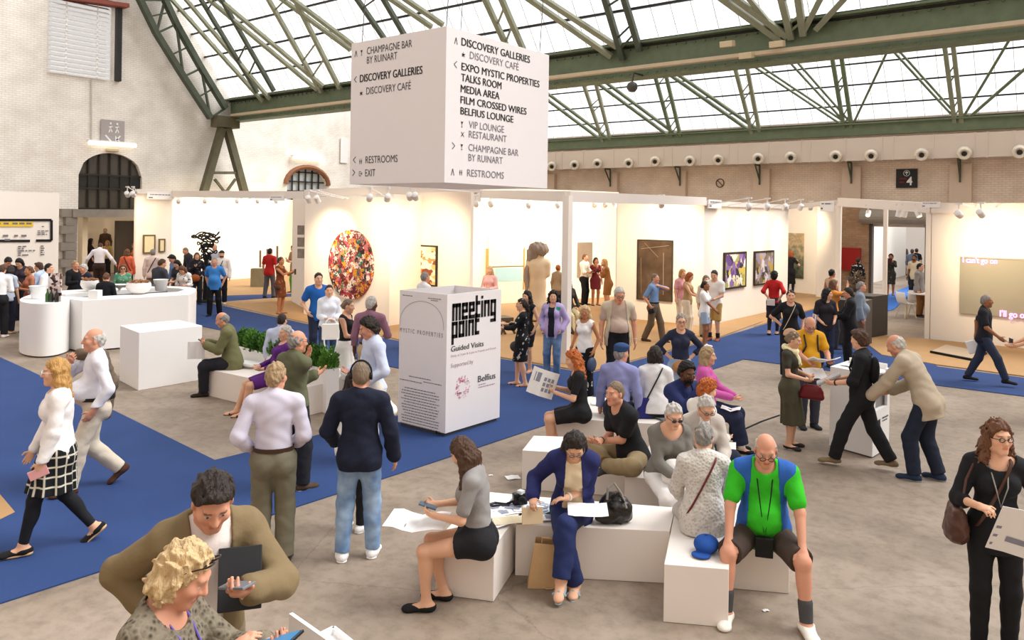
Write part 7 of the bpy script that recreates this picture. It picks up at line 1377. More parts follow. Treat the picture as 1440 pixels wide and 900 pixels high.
c = P(773, 821, 0); o = empty('tote_bag', c, YAW); tag(o, 'brown paper carrier bag standing on the floor in front of the bench', 'bag'); mb = MB(); w_, d_, h_ = .15, .07, .36
vs = [(-w_ - .03, -d_, 0), (w_ + .03, -d_, 0), (w_ + .03, d_, 0), (-w_ - .03, d_, 0), (-w_ + .02, -d_ * .8, h_), (w_ - .03, -d_ * .9, h_ - .02), (w_ - .04, d_ * .6, h_), (-w_ + .03, d_ * .6, h_ + .01), (-w_ * .2, -d_ * 1.15, h_ * .5), (w_ * .4, -d_ * 1.05, h_ * .75)]
mb.add(vs, [(3, 2, 1, 0), (0, 1, 5, 4), (1, 2, 6, 5), (2, 3, 7, 6), (3, 0, 4, 7)]); b_ = mb.build('bag_body', M_kraft, o, solid=.004); b_.location = (0, -.02, .003)
handle(o, [(-.07, -.055, .33), (-.07, -.06, .40), (.05, -.06, .39), (.06, -.055, .33)], .007, M_kraft); handle(o, [(-.06, -.08, .02), (-.03, -.11, .01), (.02, -.10, .008), (.04, -.08, .02)], .006, M_kraft)
c = P(993, 776, SB) + Vector((0, 0, .062)); o = blobthing('cap', 'blue baseball cap lying on the white bench', 'cap', c, [('e', (0, 0, 0), (.095, .108, .066), .02), ('e', (-.02, -.11, -.045), (.075, .07, .012), .012)], mat('blue_cap', '#1f4f9e', .8, .1, 9), .006, rz(YAW - .4)); mb = MB(); mb.lathe([(.001, .012), (.01, .01), (.011, 0)], (0, 0, .064), 10); mb.build('button', mat('blue_cap', '#1f4f9e', .8, .1, 9), o)
c = P(1001, 757, zb_); sheet('paper_sheet', 'white paper lying on the bench behind the blue cap', 'paper', c, _r0 * .9 - _f * .3, _f * .9 + _r0 * .3, .24, .15, M_paper, .002, fold=.02)
for px, py, lab in ((721, 671, 'scrap of white paper on the floor left of the benches'), (690, 668, 'tiny white scrap on the floor near the carpet'), (1077, 858, 'thin pale shred of litter on the floor between the white clogs')):
    c = P(px, py, .008); sheet('paper_scrap', lab, 'litter', c, _r0 + _f * .3, _f, .16 if 'left' in lab else .05, .13 if 'left' in lab else .03, M_paper, .003)
# second bench
q = PI_['redhair']; hc_ = (q['hand'][0] + q['hand'][1]) / 2
o = sheet('leaflet', 'folded leaflet with a picture grid held by the red haired woman', 'leaflet', hc_ + q['fw'] * .10 + Vector((0, 0, .06)), q['fw'] * .8 + Vector((0, 0, .25)), Vector((0, 0, 1)) - q['fw'] * .3, .34, .34, M_paper, .01, fold=.05, marks=[(.12 + .14 * i, .2 + .2 * j, .10, .14) for i in range(3) for j in range(3)] + [(.62, .5, .25, .35)])
c = P(812, 580, SB) + Vector((0, 0, .02)); rbox('notebook', 'small black notebook on the bench behind the red haired woman', 'notebook', c, (.24, .14, .025), M_ink, YAW + R(15), 0, .003); c = P(846, 569, SB) + Vector((0, 0, .015)); rbox('book', 'thin white book on the bench behind the notebook', 'book', c, (.28, .17, .02), M_paper, YAW - R(5), 0, .003)
c = P(929, 590, SB) + Vector((0, 0, .02)); rbox('phone', 'grey phone lying on the bench behind the woman with dark glasses', 'phone', c, (.09, .14, .012), mat('grey_phone', '#77797e', .3, .05), YAW + R(30), 0, .003)
c = P(886, 563, SB + .12); blobthing('handbag', 'black soft bag on the bench between the flat cap man and the white blouse', 'bag', c, [('e', (0, 0, 0), (.15, .10, .13), .03)], M_blk, .009, None, crump(.008, 40)); c = P(906, 574, SB + .13); rbox('shoulder_bag', 'dark blue shoulder bag beside the woman in the white blouse', 'bag', c, (.18, .06, .26), mat('navy_bag', '#23246c', .6, .1, 6), YAW, R(-6), .02)
q = PI_['pink']; sheet('paper_sheet', 'white paper on the knee of the woman in pink', 'paper', q['knee'][0] + Vector((0, 0, .10)) - q['fw'] * .06, q['fw'], q['dirW']((1, 0, 0)), .24, .18, M_paper, .004, fold=-.03)
c1 = P(1044, 606, 0.02); c2 = P(1096, 584, .10); o = MB().tube([c1 + Vector((0, 0, .012)), c1.lerp(c2, .5) + Vector((0, 0, .02)), c2], .012, 8).build('walking_stick', M_ink, smooth=True); tag(o, 'thin black walking stick lying towards the woman in the olive skirt', 'stick')
q = PI_['hips']; c = q['toW'](V(-.02, .19, .92)); o = blobthing('waist_bag', 'tan leather bag worn in front by the woman with hands on hips', 'bag', c, [('e', (0, 0, 0), (.16, .06, .10), .02), ('e', (.07, .02, -.02), (.07, .05, .06), .02)], mat('tan_leather', '#a5764a', .5, .2, 7, .3, 15), .009, rz(q['rz']), crump(.004, 40))
q = PI_['greyv']; c = q['toW'](V(.02, .26, .68)); blobthing('handbag', 'soft white bag on the lap of the woman with dark glasses', 'bag', c, [('e', (0, 0, 0), (.10, .07, .12), .03), ('e', (0, .04, -.05), (.12, .08, .07), .03)], mat('white_leather', '#e2dcd6', .5, .06, 7), .008, rz(q['rz']), crump(.005, 40)); c = q['hand'][1] + Vector((0, 0, -.06)) + _r0 * .06; rbox('bottle_case', 'pale blue pouch by the hands of the woman with dark glasses', 'pouch', c, (.06, .05, .14), mat('pale_blue_pouch', '#9fb8d8', .4), YAW, R(15), .015)
# right group
q = PI_['skirt']; hc_ = (q['hand'][0] + q['hand'][1]) / 2; c = hc_ + Vector((0, 0, -.16)); o = blobthing('handbag', 'dark red leather handbag held by the woman in the olive skirt', 'bag', c, [('e', (0, 0, 0), (.05, .15, .09), .02), ('c', (0, -.12, -.06), (0, .12, -.06), .04, .04, .03), ('c', (0, -.09, .06), (0, .09, .06), .025, .025, .03)], mat('red_leather', '#6e1a22', .35, .12, 7, .2, 18), .008, rz(q['rz'])); Rz_ = Matrix.Rotation(q['rz'], 3, 'Z'); handle(o, [Rz_ @ Vector(p) for p in ((0, -.08, .06), (0, -.06, .15), (0, .06, .15), (0, .08, .06))], .008, mat('red_leather', '#6e1a22', .35, .12, 7, .2, 18))
q = PI_['yellow']; hc_ = (q['hand'][0] + q['hand'][1]) / 2; sheet('book', 'open book held by the man in the yellow shirt', 'book', hc_ + Vector((0, 0, .05)) + q['fw'] * .05, q['dirW']((1, 0, 0)), q['fw'] + Vector((0, 0, .3)), .38, .26, M_paper, .008, fold=.05, marks=MK, thick=.012); sheet('paper_sheet', 'white papers held below the book by the man in yellow', 'paper', q['hand'][0] + Vector((0, 0, -.10)) + q['fw'] * .02, q['dirW']((1, 0, 0)), q['fw'] + Vector((0, 0, -.6)), .30, .22, M_paper, .01)
q = PI_['backpk']; hc_ = (q['hand'][0] + q['hand'][1]) / 2; rbox('magazine', 'rolled grey magazines carried by the man in black', 'magazine', hc_ + Vector((0, 0, .03)) + q['fw'] * .02, (.18, .30, .035), mat('grey_magazine', '#a9a6a8', .5, .3, 20), q['rz'] + R(10), R(-28), .012)
q = PI_['cross']; c = q['toW'](V(.02, .17, .93)); o = blobthing('crossbody_bag', 'beige half moon bag worn across the woman in black', 'bag', c, [('e', (0, 0, -.01), (.12, .035, .085), .02), ('c', (-.09, 0, -.04), (.09, 0, -.04), .035, .035, .02)], mat('beige_leather', '#cfa88c', .5, .08, 7), .009, rz(q['rz']))
q = PI_['redtop']; c = q['hand'][1] + Vector((0, 0, -.03)) - q['fw'] * .03; rbox('pouch', 'white pouch held behind her back by the woman in red', 'pouch', c, (.20, .04, .17), mat('white_pouch', '#eadfd4', .6), q['rz'], R(10), .012)
q = PI_['darkt']; c = q['toW'](V(.27, .02, .84)); o = blobthing('shoulder_bag', 'black bag hanging beside the dark haired woman in a dark T-shirt', 'bag', c, [('e', (0, 0, 0), (.07, .13, .12), .03)], M_blk, .011, rz(q['rz'])); Rz_ = Matrix.Rotation(q['rz'], 3, 'Z'); handle(o, [Rz_ @ Vector(p) for p in ((0, -.10, .08), (-.02, -.06, .30), (-.02, .06, .30), (0, .10, .08))], .010, M_paper)
q = PI_['walker']; c = q['hand'][1] + Vector((0, 0, -.16)); rbox('carrier_bag', 'white carrier bag in the hand of the walking man in black', 'bag', c, (.05, .30, .24), M_paper, q['rz'], R(20), .012)
q = PI_['mouth']; c = q['hand'][0] + Vector((0, 0, -.06)); o = rbox('camera', 'black camera in the hand of the man in the blue shirt', 'camera', c, (.10, .16, .11), M_ink, q['rz'], R(20), .02); MB().lathe([(.04, 0), (.042, .08), (.001, .08)], (0, 0, 0), 12, Matrix.Rotation(R(100), 3, 'X')).build('lens', M_ink, o)
q = PI_['tote']; hc_ = (q['hand'][0] + q['hand'][1]) / 2; c = hc_ + Vector((0, 0, -.20)) + q['fw'] * .05; o = rbox('tote_bag', 'white tote bag with looped straps carried in front by the woman in the white shirt', 'bag', c, (.32, .05, .30), mat('white_canvas', '#efece6', .8, .03), q['rz'], 0, .018); Rz_ = Matrix.Rotation(q['rz'], 3, 'Z'); handle(o, [Rz_ @ Vector((.12 * math.cos(a) * (1.0), .035, -.12 + .30 * math.sin(a))) for a in np.linspace(math.pi, 2 * math.pi, 13)], .014, M_paper, 'strap'); handle(o, [Rz_ @ Vector((.10 * math.cos(a), 0, .14 + .10 * math.sin(a))) for a in np.linspace(math.pi, 0, 9)], .012, M_paper, 'strap')
q = PI_['olivejk']; sheet('paper_sheet', 'white paper held low by the seated man in the olive jacket', 'paper', q['hand'][0] + q['fw'] * .10 + Vector((0, 0, -.14)), q['fw'], Vector((0, 0, 1)) + q['fw'] * .5, .26, .28, M_paper, .008); rbox('phone', 'black phone in the hands of the seated man in the olive jacket', 'phone', (q['hand'][0] + q['hand'][1]) / 2 + Vector((0, 0, .02)), (.075, .15, .012), M_phone, q['rz'], R(30), .003)
for i, (px, py, w_, d_) in enumerate(((348, 513, .44, .28), (350, 511, .40, .26))): rbox('book', ['lower white catalogue on the planter bench', 'upper white catalogue on the planter bench'][i], 'book', P(px, py, SB + .025 + .04 * i), (w_, d_, .035), M_paper, YAW - R(18 + 8 * i), 0, .003, 'catalogues on the planter bench')
for i in range(3): rbox('book', ['lowest book of the stack behind the planter', 'middle book of the stack behind the planter', 'topmost book of the stack behind the planter'][i], 'book', P(490, 531, SB + .02) + Vector((0.02 * i, 0, .035 * i)), (.26, .2, .03), M_paper, YAW + R(10 * i), 0, .003, 'books behind the planter')
q = PI_['lv2']; c = q['toW'](V(.06, .20, .90)); o = blobthing('handbag', 'orange brown handbag carried by the curly haired woman in the left booth', 'bag', c, [('e', (0, 0, 0), (.15, .07, .12), .03)], mat('orange_leather', '#a8561f', .5, .12), .012, rz(q['rz']))
q = PI_['lv7']; c = q['toW'](V(.20, .06, .82)); blobthing('handbag', 'small brown bag hanging from the woman in the brown dress', 'bag', c, [('e', (0, 0, 0), (.04, .09, .08), .03)], mat('brown_leather', '#4f3328', .4, .2, 8, .3, 18), .012, rz(q['rz'])); rbox('phone', 'phone held up by the woman in the brown dress', 'phone', (q['hand'][0] + q['hand'][1]) / 2 + q['fw'] * .04, (.08, .015, .16), M_phone, q['rz'], 0, .003)
q = PI_['lv4']; handle(blobthing('camera', 'black camera on the chest of the man with the dark hat', 'camera', q['toW'](V(.02, .16, 1.22)), [('e', (0, 0, 0), (.07, .04, .05))], M_ink, .012, rz(q['rz'])), [(0, 0, .03), (.05, .05, .2)], .012, M_ink, 'strap')
q = PI_['dr1']; rbox('phone', 'dark tablet held up by the woman in the doorway', 'tablet', (q['hand'][0] + q['hand'][1]) / 2 + q['fw'] * .04, (.18, .02, .20), mat('maroon_case', '#4a1a24', .5), q['rz'], 0, .004)
q = PI_['floral']; c = q['toW'](V(-.02, .12, .78)); blobthing('handbag', 'black patent bag in front of the woman in the floral dress', 'bag', c, [('e', (0, 0, 0), (.12, .05, .10), .03)], M_blk, .011, rz(q['rz'] + 1.2))
q = PI_['bob']; c = q['hand'][1] + Vector((0, 0, -.16)); blobthing('handbag', 'dark blue patterned bag in the hand of the woman with the blonde bob', 'bag', c, [('e', (0, 0, 0), (.05, .11, .12), .03)], mat('blue_bag', '#3d4a66', .5, .3, 20), .011, rz(q['rz']))
q = PI_['cb1']; rbox('folder', 'dark tablet in the hands of the man reading in the centre booth', 'tablet', (q['hand'][0] + q['hand'][1]) / 2 + Vector((0, 0, .02)), (.26, .2, .02), M_ink, q['rz'], R(15), .004)
q = PI_['edge']; rbox('phone', 'phone raised by the person at the right edge', 'phone', (q['hand'][0] + q['hand'][1]) / 2 + Vector((0, 0, .08)), (.15, .012, .08), M_phone, q['rz'], 0, .003)
q = PI_['photo']; rbox('phone', 'phone raised beyond the dark haired woman', 'phone', q['hand'][0] + Vector((0, 0, .06)), (.08, .012, .15), M_phone, q['rz'], 0, .003)
# ------------------------------------------------------------------ lecterns, plinths, sculpture
def lectern(A, B_, C_, h_, label, slot=True):
    A, B_, C_ = (Vector((p.x, p.y, 0)) for p in (A, B_, C_)); D = A + (C_ - B_); o = empty('brochure_stand', B_); tag(o, label, 'brochure stand'); th = .035
    e1, e2 = (A - B_).normalized(), (C_ - B_).normalized(); L1, L2 = (A - B_).length, (C_ - B_).length
    def bx(x0, x1, y0, y1, z0, z1, mb): mb.prism([tuple((B_ + e1 * x + e2 * y)[:2]) for x, y in ((x0, y0), (x1, y0), (x1, y1), (x0, y1))], z0, z1)
    mb = MB(); bx(0, L1, 0, th, .02, h_, mb); bx(L1 - th, L1, th, L2, .02, h_, mb); bx(th, L1 - th, L2 - th, L2, .02, h_ + .05, mb); bx(0, th, th, L2, .02, h_ * .55, mb); bx(0, th, L2 - .09, L2, h_ * .55, h_, mb); bx(0, th, th, .09, h_ * .55, h_, mb); bx(th, L1 - th, th, L2 - th, h_ * .52, h_ * .545, mb); bx(th * .5, L1 - th, th, L2 - th, h_ - .05, h_ - .02, mb)
    rel(mb.build('cabinet', M_wp), o)
    m2 = MB()
    for i in range(6): x = .06 + i * .05; bx(x, x + .035, .08, L2 - .08, h_ * .55, h_ * .55 + .22 + .02 * (i % 3), m2)
    b_ = m2.build('brochures', mat('brochure_grey', '#8a8482', .6, .35, 25), o); rel(b_, o); b_['kind'] = 'stuff'
    f = Face(B_ + Vector((0, 0, h_ * .5)), e2, -e1, .005); f.poly([(L2 * .2, .12), (L2 * .28, .08), (L2 * .42, .07), (L2 * .44, .16), (L2 * .3, .20), (L2 * .2, .2)]); f.words(L2 * .55, L2 * .9, .07, .018, rr); f.words(L2 * .55, L2 * .85, .11, .014, rr); f.build('emblem', M_ink, o)
    return o, e1, e2, L1, L2, B_
A, B_, C_ = P(1166, 628), P(1226.5, 645), P(1250, 631); lo, e1, e2, L1, L2, LB = lectern(A, B_, C_, 1.06, 'white brochure stand between the man in black and the man in the blazer')
for i, (x, y, lab) in enumerate(((.2, .5, 'open catalogue on top of the white brochure stand'), (.75, .6, 'stack of leaflets on top of the white brochure stand'))): sheet('catalogue', lab, 'catalogue', LB + e1 * (L1 * x) + e2 * (L2 * y) + Vector((0, 0, 1.06)), e1, e2, .26, .2, M_paper, .004, fold=.02, marks=MK)
F_ = P(469, 881, 1.0); r1_ = (P(493, 900, 1.0) - F_).normalized(); l1_ = (P(447, 892, 1.0) - F_).normalized(); o = empty('brochure_stand', (F_.x, F_.y, 0)); tag(o, 'white brochure stand cut by the lower frame edge', 'brochure stand')
mb = MB(); q4 = [F_, F_ + r1_ * .6, F_ + r1_ * .6 + l1_ * .2, F_ + l1_ * .2]; mb.prism([tuple(v[:2]) for v in q4], .01, .97)
for i_ in range(4): v0, v1 = q4[i_], q4[(i_ + 1) % 4]; mb.bar(Vector((v0.x, v0.y, .985)), Vector((v1.x, v1.y, .985)), .02, .03)
rel(mb.build('cabinet', M_wp), o); p0, p1 = P(409, 862, 1.2), P(449, 890, 1.2); p1 = p0 + (p1 - p0) * 3; p0.z = p1.z = .605; rel(MB().bar(p0, p1, .018, 1.19).build('side_panel', M_wp), o)
M_dkp = mat('dark_plinth', '#3f3a36', .5, .1, 3)
for x0, y0, x1, y1, yt, lab in ((1215, 489, 1226, 484, 424, 'smaller dark plinth beside the man in denim'), (1226, 476, 1248, 472, 417, 'tall dark plinth carrying a small dried sculpture')):
    a, b_ = P(x0, y0), P(x1, y1); zt_ = ztop(a, x0, yt); d = (b_ - a); d.z = 0; n_ = Vector((-d.y, d.x, 0)).normalized() * max(.4, d.length); o = MB().prism([tuple(v[:2]) for v in (a, b_, b_ + n_, a + n_)], .026, zt_).build('plinth', M_dkp, loc=(a.x, a.y, 0), bevel=.004); tag(o, lab, 'plinth', 'dark plinths'); pl_top = (a + b_ + n_) / 2 + n_ / 4; pl_z = zt_
o = shrub_mesh(120, .16, .55, .12).build('dried_sculpture', mat('dried_brown', '#7d6a55', .8, .4, 10)); a = P(1237, 474); o.location = (pl_top.x, pl_top.y, pl_z); tag(o, 'small brown plant like sculpture on the tall dark plinth', 'sculpture')
# statue with draped head
sp = P(755, 452); k_ = ztop(sp, 757, 338); st = empty('statue', sp); tag(st, 'large pale torso statue with a draped head in the centre booth', 'statue'); s_ = k_ / 3.0
B = Blob(); g_ = lambda *a: V(*a) * s_
B.ell(g_(0, 0, 1.9), g_(.36, .26, .42)); B.ell(g_(0, 0, 1.35), g_(.33, .24, .5), None, .1); B.ell(g_(0, 0, .7), g_(.36, .27, .6), None, .1); B.cap(g_(0, 0, .05), g_(0, 0, .5), .36 * s_, .33 * s_, .1); B.cap(g_(-.28, 0, 2.15), g_(.3, 0, 2.15), .16 * s_, .17 * s_, .12); B.cap(g_(.34, 0, 2.1), g_(.36, .02, 1.75), .13 * s_, .12 * s_, .08); B.cap(g_(.05, 0, 2.15), g_(.1, 0, 2.5), .13 * s_, .13 * s_, .08)
B.cut(lambda X, Y, Z: -Z + .05); o = B.mesh('torso', .03, mat('pale_stone', '#dcc3a0', .7, .08, 4), st); o.rotation_euler = (0, 0, YAW)
B = Blob(); B.ell(g_(.14, 0, 2.66), g_(.24, .24, .26)); B.ell(g_(-.06, 0, 2.7), g_(.24, .26, .24), None, .08)
for x, z0, z1, r_ in ((-.26, 2.75, 2.1, .09), (-.16, 2.8, 2.2, .10), (-.33, 2.6, 1.9, .07), (-.02, 2.85, 2.4, .09), (-.36, 1.95, 1.1, .09), (-.42, 1.9, 1.5, .07)): B.cap(g_(x, -.05, z0), g_(x - .04, -.04, z1), r_ * s_, r_ * .8 * s_, .05)
B.cap(g_(.26, -.05, 2.62), g_(.36, -.02, 2.66), .06 * s_, .05 * s_, .05); B.disp = lambda X, Y, Z: .022 * np.sin(X * 42 + 2 * np.sin(Z * 6)) * np.cos(Y * 30); o = B.mesh('drapery', .024, mat('grey_drapery', '#9a8878', .7, .3, 6, .3, 12), st); o.rotation_euler = (0, 0, YAW)
# coil sculpture on its block
cp = P(289, 425); cz = ztop(cp, 289, 324); co_ = empty('coil_sculpture', cp); tag(co_, 'black wire sculpture of tangled loops in the left booth', 'sculpture'); kk = cz / 100
rc = random.Random(5)
for nm, n_, zr, rad in (('loop', 5, (.86, .98), .46), ('loop', 6, (.68, .84), .32), ('loop', 9, (.40, .68), .19)):
    for i in range(n_):
        z = cz * rc.uniform(*zr); r_ = rad * rc.uniform(.55, 1.0); ox, oy = rc.uniform(-.3, .3) * rad, rc.uniform(-.2, .2) * rad; tx, ty = rc.uniform(-.5, .5), rc.uniform(-.5, .5); ecc = rc.uniform(.5, 1)
        MB().tube([(ox + r_ * math.cos(a), oy + r_ * ecc * math.sin(a), z + r_ * (.35 * tx * math.cos(a) + .35 * ty * math.sin(a)) + .06 * math.sin(3 * a)) for a in np.linspace(0, 2 * math.pi, 26, endpoint=False)], .022, 6, True).build(nm, M_ink, co_, smooth=True)
MB().lathe([(.35, 0), (.33, .05), (.10, .08), (.08, cz * .42), (.06, cz * .66), (.001, cz * .66)], (0, 0, .015), 12).build('stem', M_ink, co_)
a, b_ = P(352, 404), P(377, 404); zt_ = ztop(a, 352, 378); d = b_ - a; n_ = Vector((-d.y, d.x, 0)); o = MB().prism([tuple(v[:2]) for v in (a, b_, b_ + n_ * .7, a + n_ * .7)], .016, zt_).build('concrete_block', mat('stone_block', '#8f8468', .85, .3, 3, .3, 12), loc=(a.x, a.y, 0)); tag(o, 'mottled grey stone block with thin rods in the left booth', 'plinth')
for i, (px, y0, y1) in enumerate(((366, 352, 376), (376, 350, 376), (390, 346, 372))): p0 = PD(px, y1, dep(a) + .3); p1 = PD(px, y0, dep(a) + .3); m_ = MB().bar(p0, p1, .07).build('rod', mat('grey_rod', '#8d8578', .6), None); rel(m_, o)
# bench in the centre booth, wheelchair
def tablebench(a, b_, dd, zt_, label, name='museum_bench'):
    d = (b_ - a).normalized(); n_ = Vector((-d.y, d.x, 0)); o = empty(name, a); tag(o, label, 'bench'); L = (b_ - a).length; c = a + d * L / 2 + n_ * dd / 2
    rel(MB().box(c + Vector((0, 0, zt_)), (L, dd, .09), Matrix((d, n_, _up)).transposed()).build('seat', mat('brown_board', '#5a4c3c', .5, .15, 4)), o)
    for s_ in (.12, .88):
        p = a + d * (L * s_) + n_ * dd / 2
        for t_ in (-.2, .2): rel(MB().bar(p + Vector((0, 0, zt_ - .04)), Vector((p.x, p.y, .02)) + d * t_, .05).build('leg', mat('brown_board', '#5a4c3c', .5, .15, 4)), o)
tablebench(P(704, 474), P(722, 473), .5, .42, 'low brown bench left of the floral dress'); tablebench(P(770, 473), P(800, 474), .5, .42, 'low brown bench behind the mint jacket')
q = PI_['cb5']; wc = empty('wheelchair', (q['loc'].x, q['loc'].y, .02), q['rz']); tag(wc, 'wheelchair with spoked wheels beside the white post', 'wheelchair'); M_ch = mat('chrome', '#b9b4ac', .25, .05, metal=.8)
for s_ in (-1, 1):
    mb = MB(); mb.tube([(s_ * .30, -.08 + .31 * math.cos(a), .32 + .31 * math.sin(a)) for a in np.linspace(0, 2 * math.pi, 24, endpoint=False)], .022, 6, True)
    for i in range(12): a = i * math.pi / 6; mb.tube([(s_ * .30, -.08, .32), (s_ * .30, -.08 + .3 * math.cos(a), .32 + .3 * math.sin(a))], .005, 4)
    mb.build('wheel', M_dark, wc); MB().tube([(s_ * .26, -.25, 1.0), (s_ * .26, -.22, .5), (s_ * .26, .3, .46), (s_ * .26, .42, .12)], .016, 7).build('frame_tube', M_ch, wc); MB().tube([(s_ * .2, .34 + .07 * math.cos(a), .08 + .07 * math.sin(a)) for a in np.linspace(0, 2 * math.pi, 12, endpoint=False)], .015, 6, True).build('caster', M_dark, wc); MB().box((s_ * .28, .05, .72), (.05, .3, .035)).build('armrest', M_dark, wc)
MB().box((0, .05, .46), (.5, .48, .04)).build('seat', M_dark, wc); MB().box((0, -.22, .72), (.5, .03, .42)).build('backrest', M_dark, wc)
# white shell chairs and table beyond the right booth
M_sh = mat('white_shell', '#ece8e2', .4, .02)
def chair(px, py, yaw_, label):
    p = P(px, py); o = empty('shell_chair', p, yaw_); tag(o, label, 'chair', 'white shell chairs'); bm_ = MB(); N_ = 8; rows = [(-.20, .44), (-.05, .42), (.12, .43), (.20, .50), (.24, .64), (.26, .80)]
    for j, (yy, zz) in enumerate(rows):
        for i in range(N_ + 1): u_ = i / N_ * 2 - 1; wdt = .23 - .03 * (j == 5) - .02 * (j == 0); bm_.v.append((u_ * wdt, yy - .05 * u_ * u_ * (j > 2), zz + .03 * u_ * u_ * (j < 3)))
    for j in range(len(rows) - 1):
        for i in range(N_): a_ = j * (N_ + 1) + i; bm_.f.append((a_, a_ + 1, a_ + N_ + 2, a_ + N_ + 1))
    bm_.build('shell', M_sh, o, smooth=True, solid=.015)
    for sx_ in (-1, 1):
        for sy_ in (-1, 1): MB().tube([(sx_ * .12, sy_ * .1, .43), (sx_ * .22, sy_ * .2, .0)], .014, 6).build('leg', mat('beech_leg', '#d8c6a8', .5), o)
    return o
chair(1274, 447, YAW + R(100), 'white shell chair nearest the doorway'); chair(1288, 443, YAW + R(150), 'white shell chair behind the table')
p = P(1301, 446); o = empty('round_table', p); tag(o, 'white table beside the shell chairs, partly behind the booth wall', 'table'); MB().lathe([(.001, .72), (.5, .72), (.5, .75), (.001, .75)], (0, 0, 0), 24).build('tabletop', M_sh, o); MB().lathe([(.25, .0), (.24, .02), (.03, .04), (.03, .72), (.001, .72)], (0, 0, 0), 14).build('pedestal', M_dark, o)
# ------------------------------------------------------------------ signs and fittings on the hall walls
def wsign(c, d, n_, w_, h_, name, label, m, cat='sign', th_=.04):
    o = empty(name, c); tag(o, label, cat); MB().box((0, 0, 0), (w_, th_, h_), Matrix((d, n_, _up)).transposed()).build('panel', m, o); return o, Face(Vector(c) - d * w_ / 2 + _up * h_ / 2 + n_ * (th_ / 2), d, n_, .006)
c = PYp(1275, 251, WY - .06); o, f = wsign(c, Vector((1, 0, 0)), Vector((0, -1, 0)), .78, .76, 'hall_sign', 'black hall sign with a white arrow and the number 4', mat('sign_black', '#242424', .5, .03))
cx_ = .39
f.mb.add([f.at(cx_ + r_ * math.cos(a), .17 + r_ * math.sin(a)) for r_ in (.12, .105) for a in np.linspace(0, 2 * math.pi, 24, endpoint=False)], [(i, (i + 1) % 24, 24 + (i + 1) % 24, 24 + i) for i in range(24)])
f.rect(cx_ - .012, .11, cx_ + .012, .24); f.line([(cx_ - .06, .165), (cx_, .10), (cx_ + .06, .165)], .024); f.text('4', .40, .64, .46, .012, .9); rel(f.mb.build('lettering', M_wp), o)
f2 = Face(f.o, f.r, f.n, .006); f2.words(.14, .38, .36, .06, rr); f2.words(.14, .36, .50, .06, rr); rel(f2.mb.build('red_lettering', mat('dark_red', '#7a2420', .6)), o)
c = PYp(1206, 252, WY - .14); o, f = wsign(c, Vector((1, 0, 0)), Vector((0, -1, 0)), .26, .26, 'alarm_sign', 'small red alarm sign on the far wall', mat('sign_red', '#c2281f', .5, .03)); f.poly([(.05, .08), (.11, .08), (.17, .04), (.17, .20), (.11, .16), (.05, .16)]); rel(f.mb.build('symbol', M_wp), o)
c = PYp(1012.5, 257.5, WY - .03); o = empty('prohibition_sign', c); tag(o, 'round dark ring sign with a slash on the far wall', 'sign'); mb = MB(); mb.tube([(.19 * math.cos(a), 0, .19 * math.sin(a)) for a in np.linspace(0, 2 * math.pi, 28, endpoint=False)], .022, 6, True); mb.bar((-.13, 0, .13), (.13, 0, -.13), .03); mb.build('ring', mat('ring_brown', '#5a3a2c', .5), o)
c = PXp(158.5, 186, GX + .06); dG = Vector((0, 1, 0)); w_ = (PXp(175, 186, GX).y - PXp(142, 186, GX).y); o, f = wsign(c, dG, Vector((1, 0, 0)), w_, 1.0, 'exit_sign', 'grey emergency sign with two running figures above the archway', mat('sign_grey', '#aaa3a2', .5, .03))
for x in (.40, .68):
    x *= w_ / 1.0; f.poly([(x - .035, .10), (x + .035, .10), (x + .035, .17), (x - .035, .17)]); f.line([(x, .17), (x - .01, .34)], .07); f.line([(x, .34), (x - .07, .52)], .045); f.line([(x, .34), (x + .06, .50)], .045); f.line([(x - .08, .30), (x, .20), (x + .08, .29)], .03)
f.line([(.18 * w_, .64), (.42 * w_, .88)], .07); f.poly([(.60 * w_, .62), (.82 * w_, .88), (.60 * w_, .80)]); f.line([(.82 * w_, .62), (.62 * w_, .86)], .05); rel(f.mb.build('symbol', M_wp), o)
for (x0, y0, x1, y1, lab) in ((125, 200.5, 191, 205, 'fluorescent tube lamp above the archway'), (413, 221, 456, 226, 'fluorescent tube lamp above the second arched window')):
    a, b_ = PXp(x0, y0, GX + .25), PXp(x1, y1, GX + .25); o = empty('tube_lamp', (a + b_) / 2); tag(o, lab, 'lamp'); rel(MB().tube([a, b_], .07, 10).build('tube', emit('tube_glow', '#fff6e6', 2.2), smooth=True), o); rel(MB().bar(a + Vector((-.1, 0, .09)), b_ + Vector((-.1, 0, .09)), .24, .07).build('housing', M_wp), o)
c = PXp(158, 211, GX + .12); tag(MB().box((0, 0, 0), (.15, .5, .12)).build('emergency_lamp', mat('beige_fitting', '#d5c3a0', .5), bevel=.02), 'small beige fitting under the tube lamp above the archway', 'lamp').location = c
c = PXp(484, 212, GX + .05); o, f = wsign(c, dG, Vector((1, 0, 0)), .5, 1.3, 'wall_panel', 'narrow white panel on the gable wall beside the hanging cube', M_wp, 'panel')
c = PYp(889, 122, GY - .9); o = empty('loudspeaker', c); tag(o, 'dark round loudspeaker hanging under the green girder', 'speaker'); MB().lathe([(.001, -.16), (.09, -.14), (.15, -.06), (.16, .02), (.12, .1), (.05, .14), (.001, .15)], (0, 0, 0), 18).build('housing', mat('speaker_grey', '#4c4a46', .4), o, smooth=True); MB().tube([(0, 0, .14), (0, .1, GZ - .43 - c.z), (0, .85, GZ - .43 - c.z)], .025, 6).build('bracket', M_dark, o)
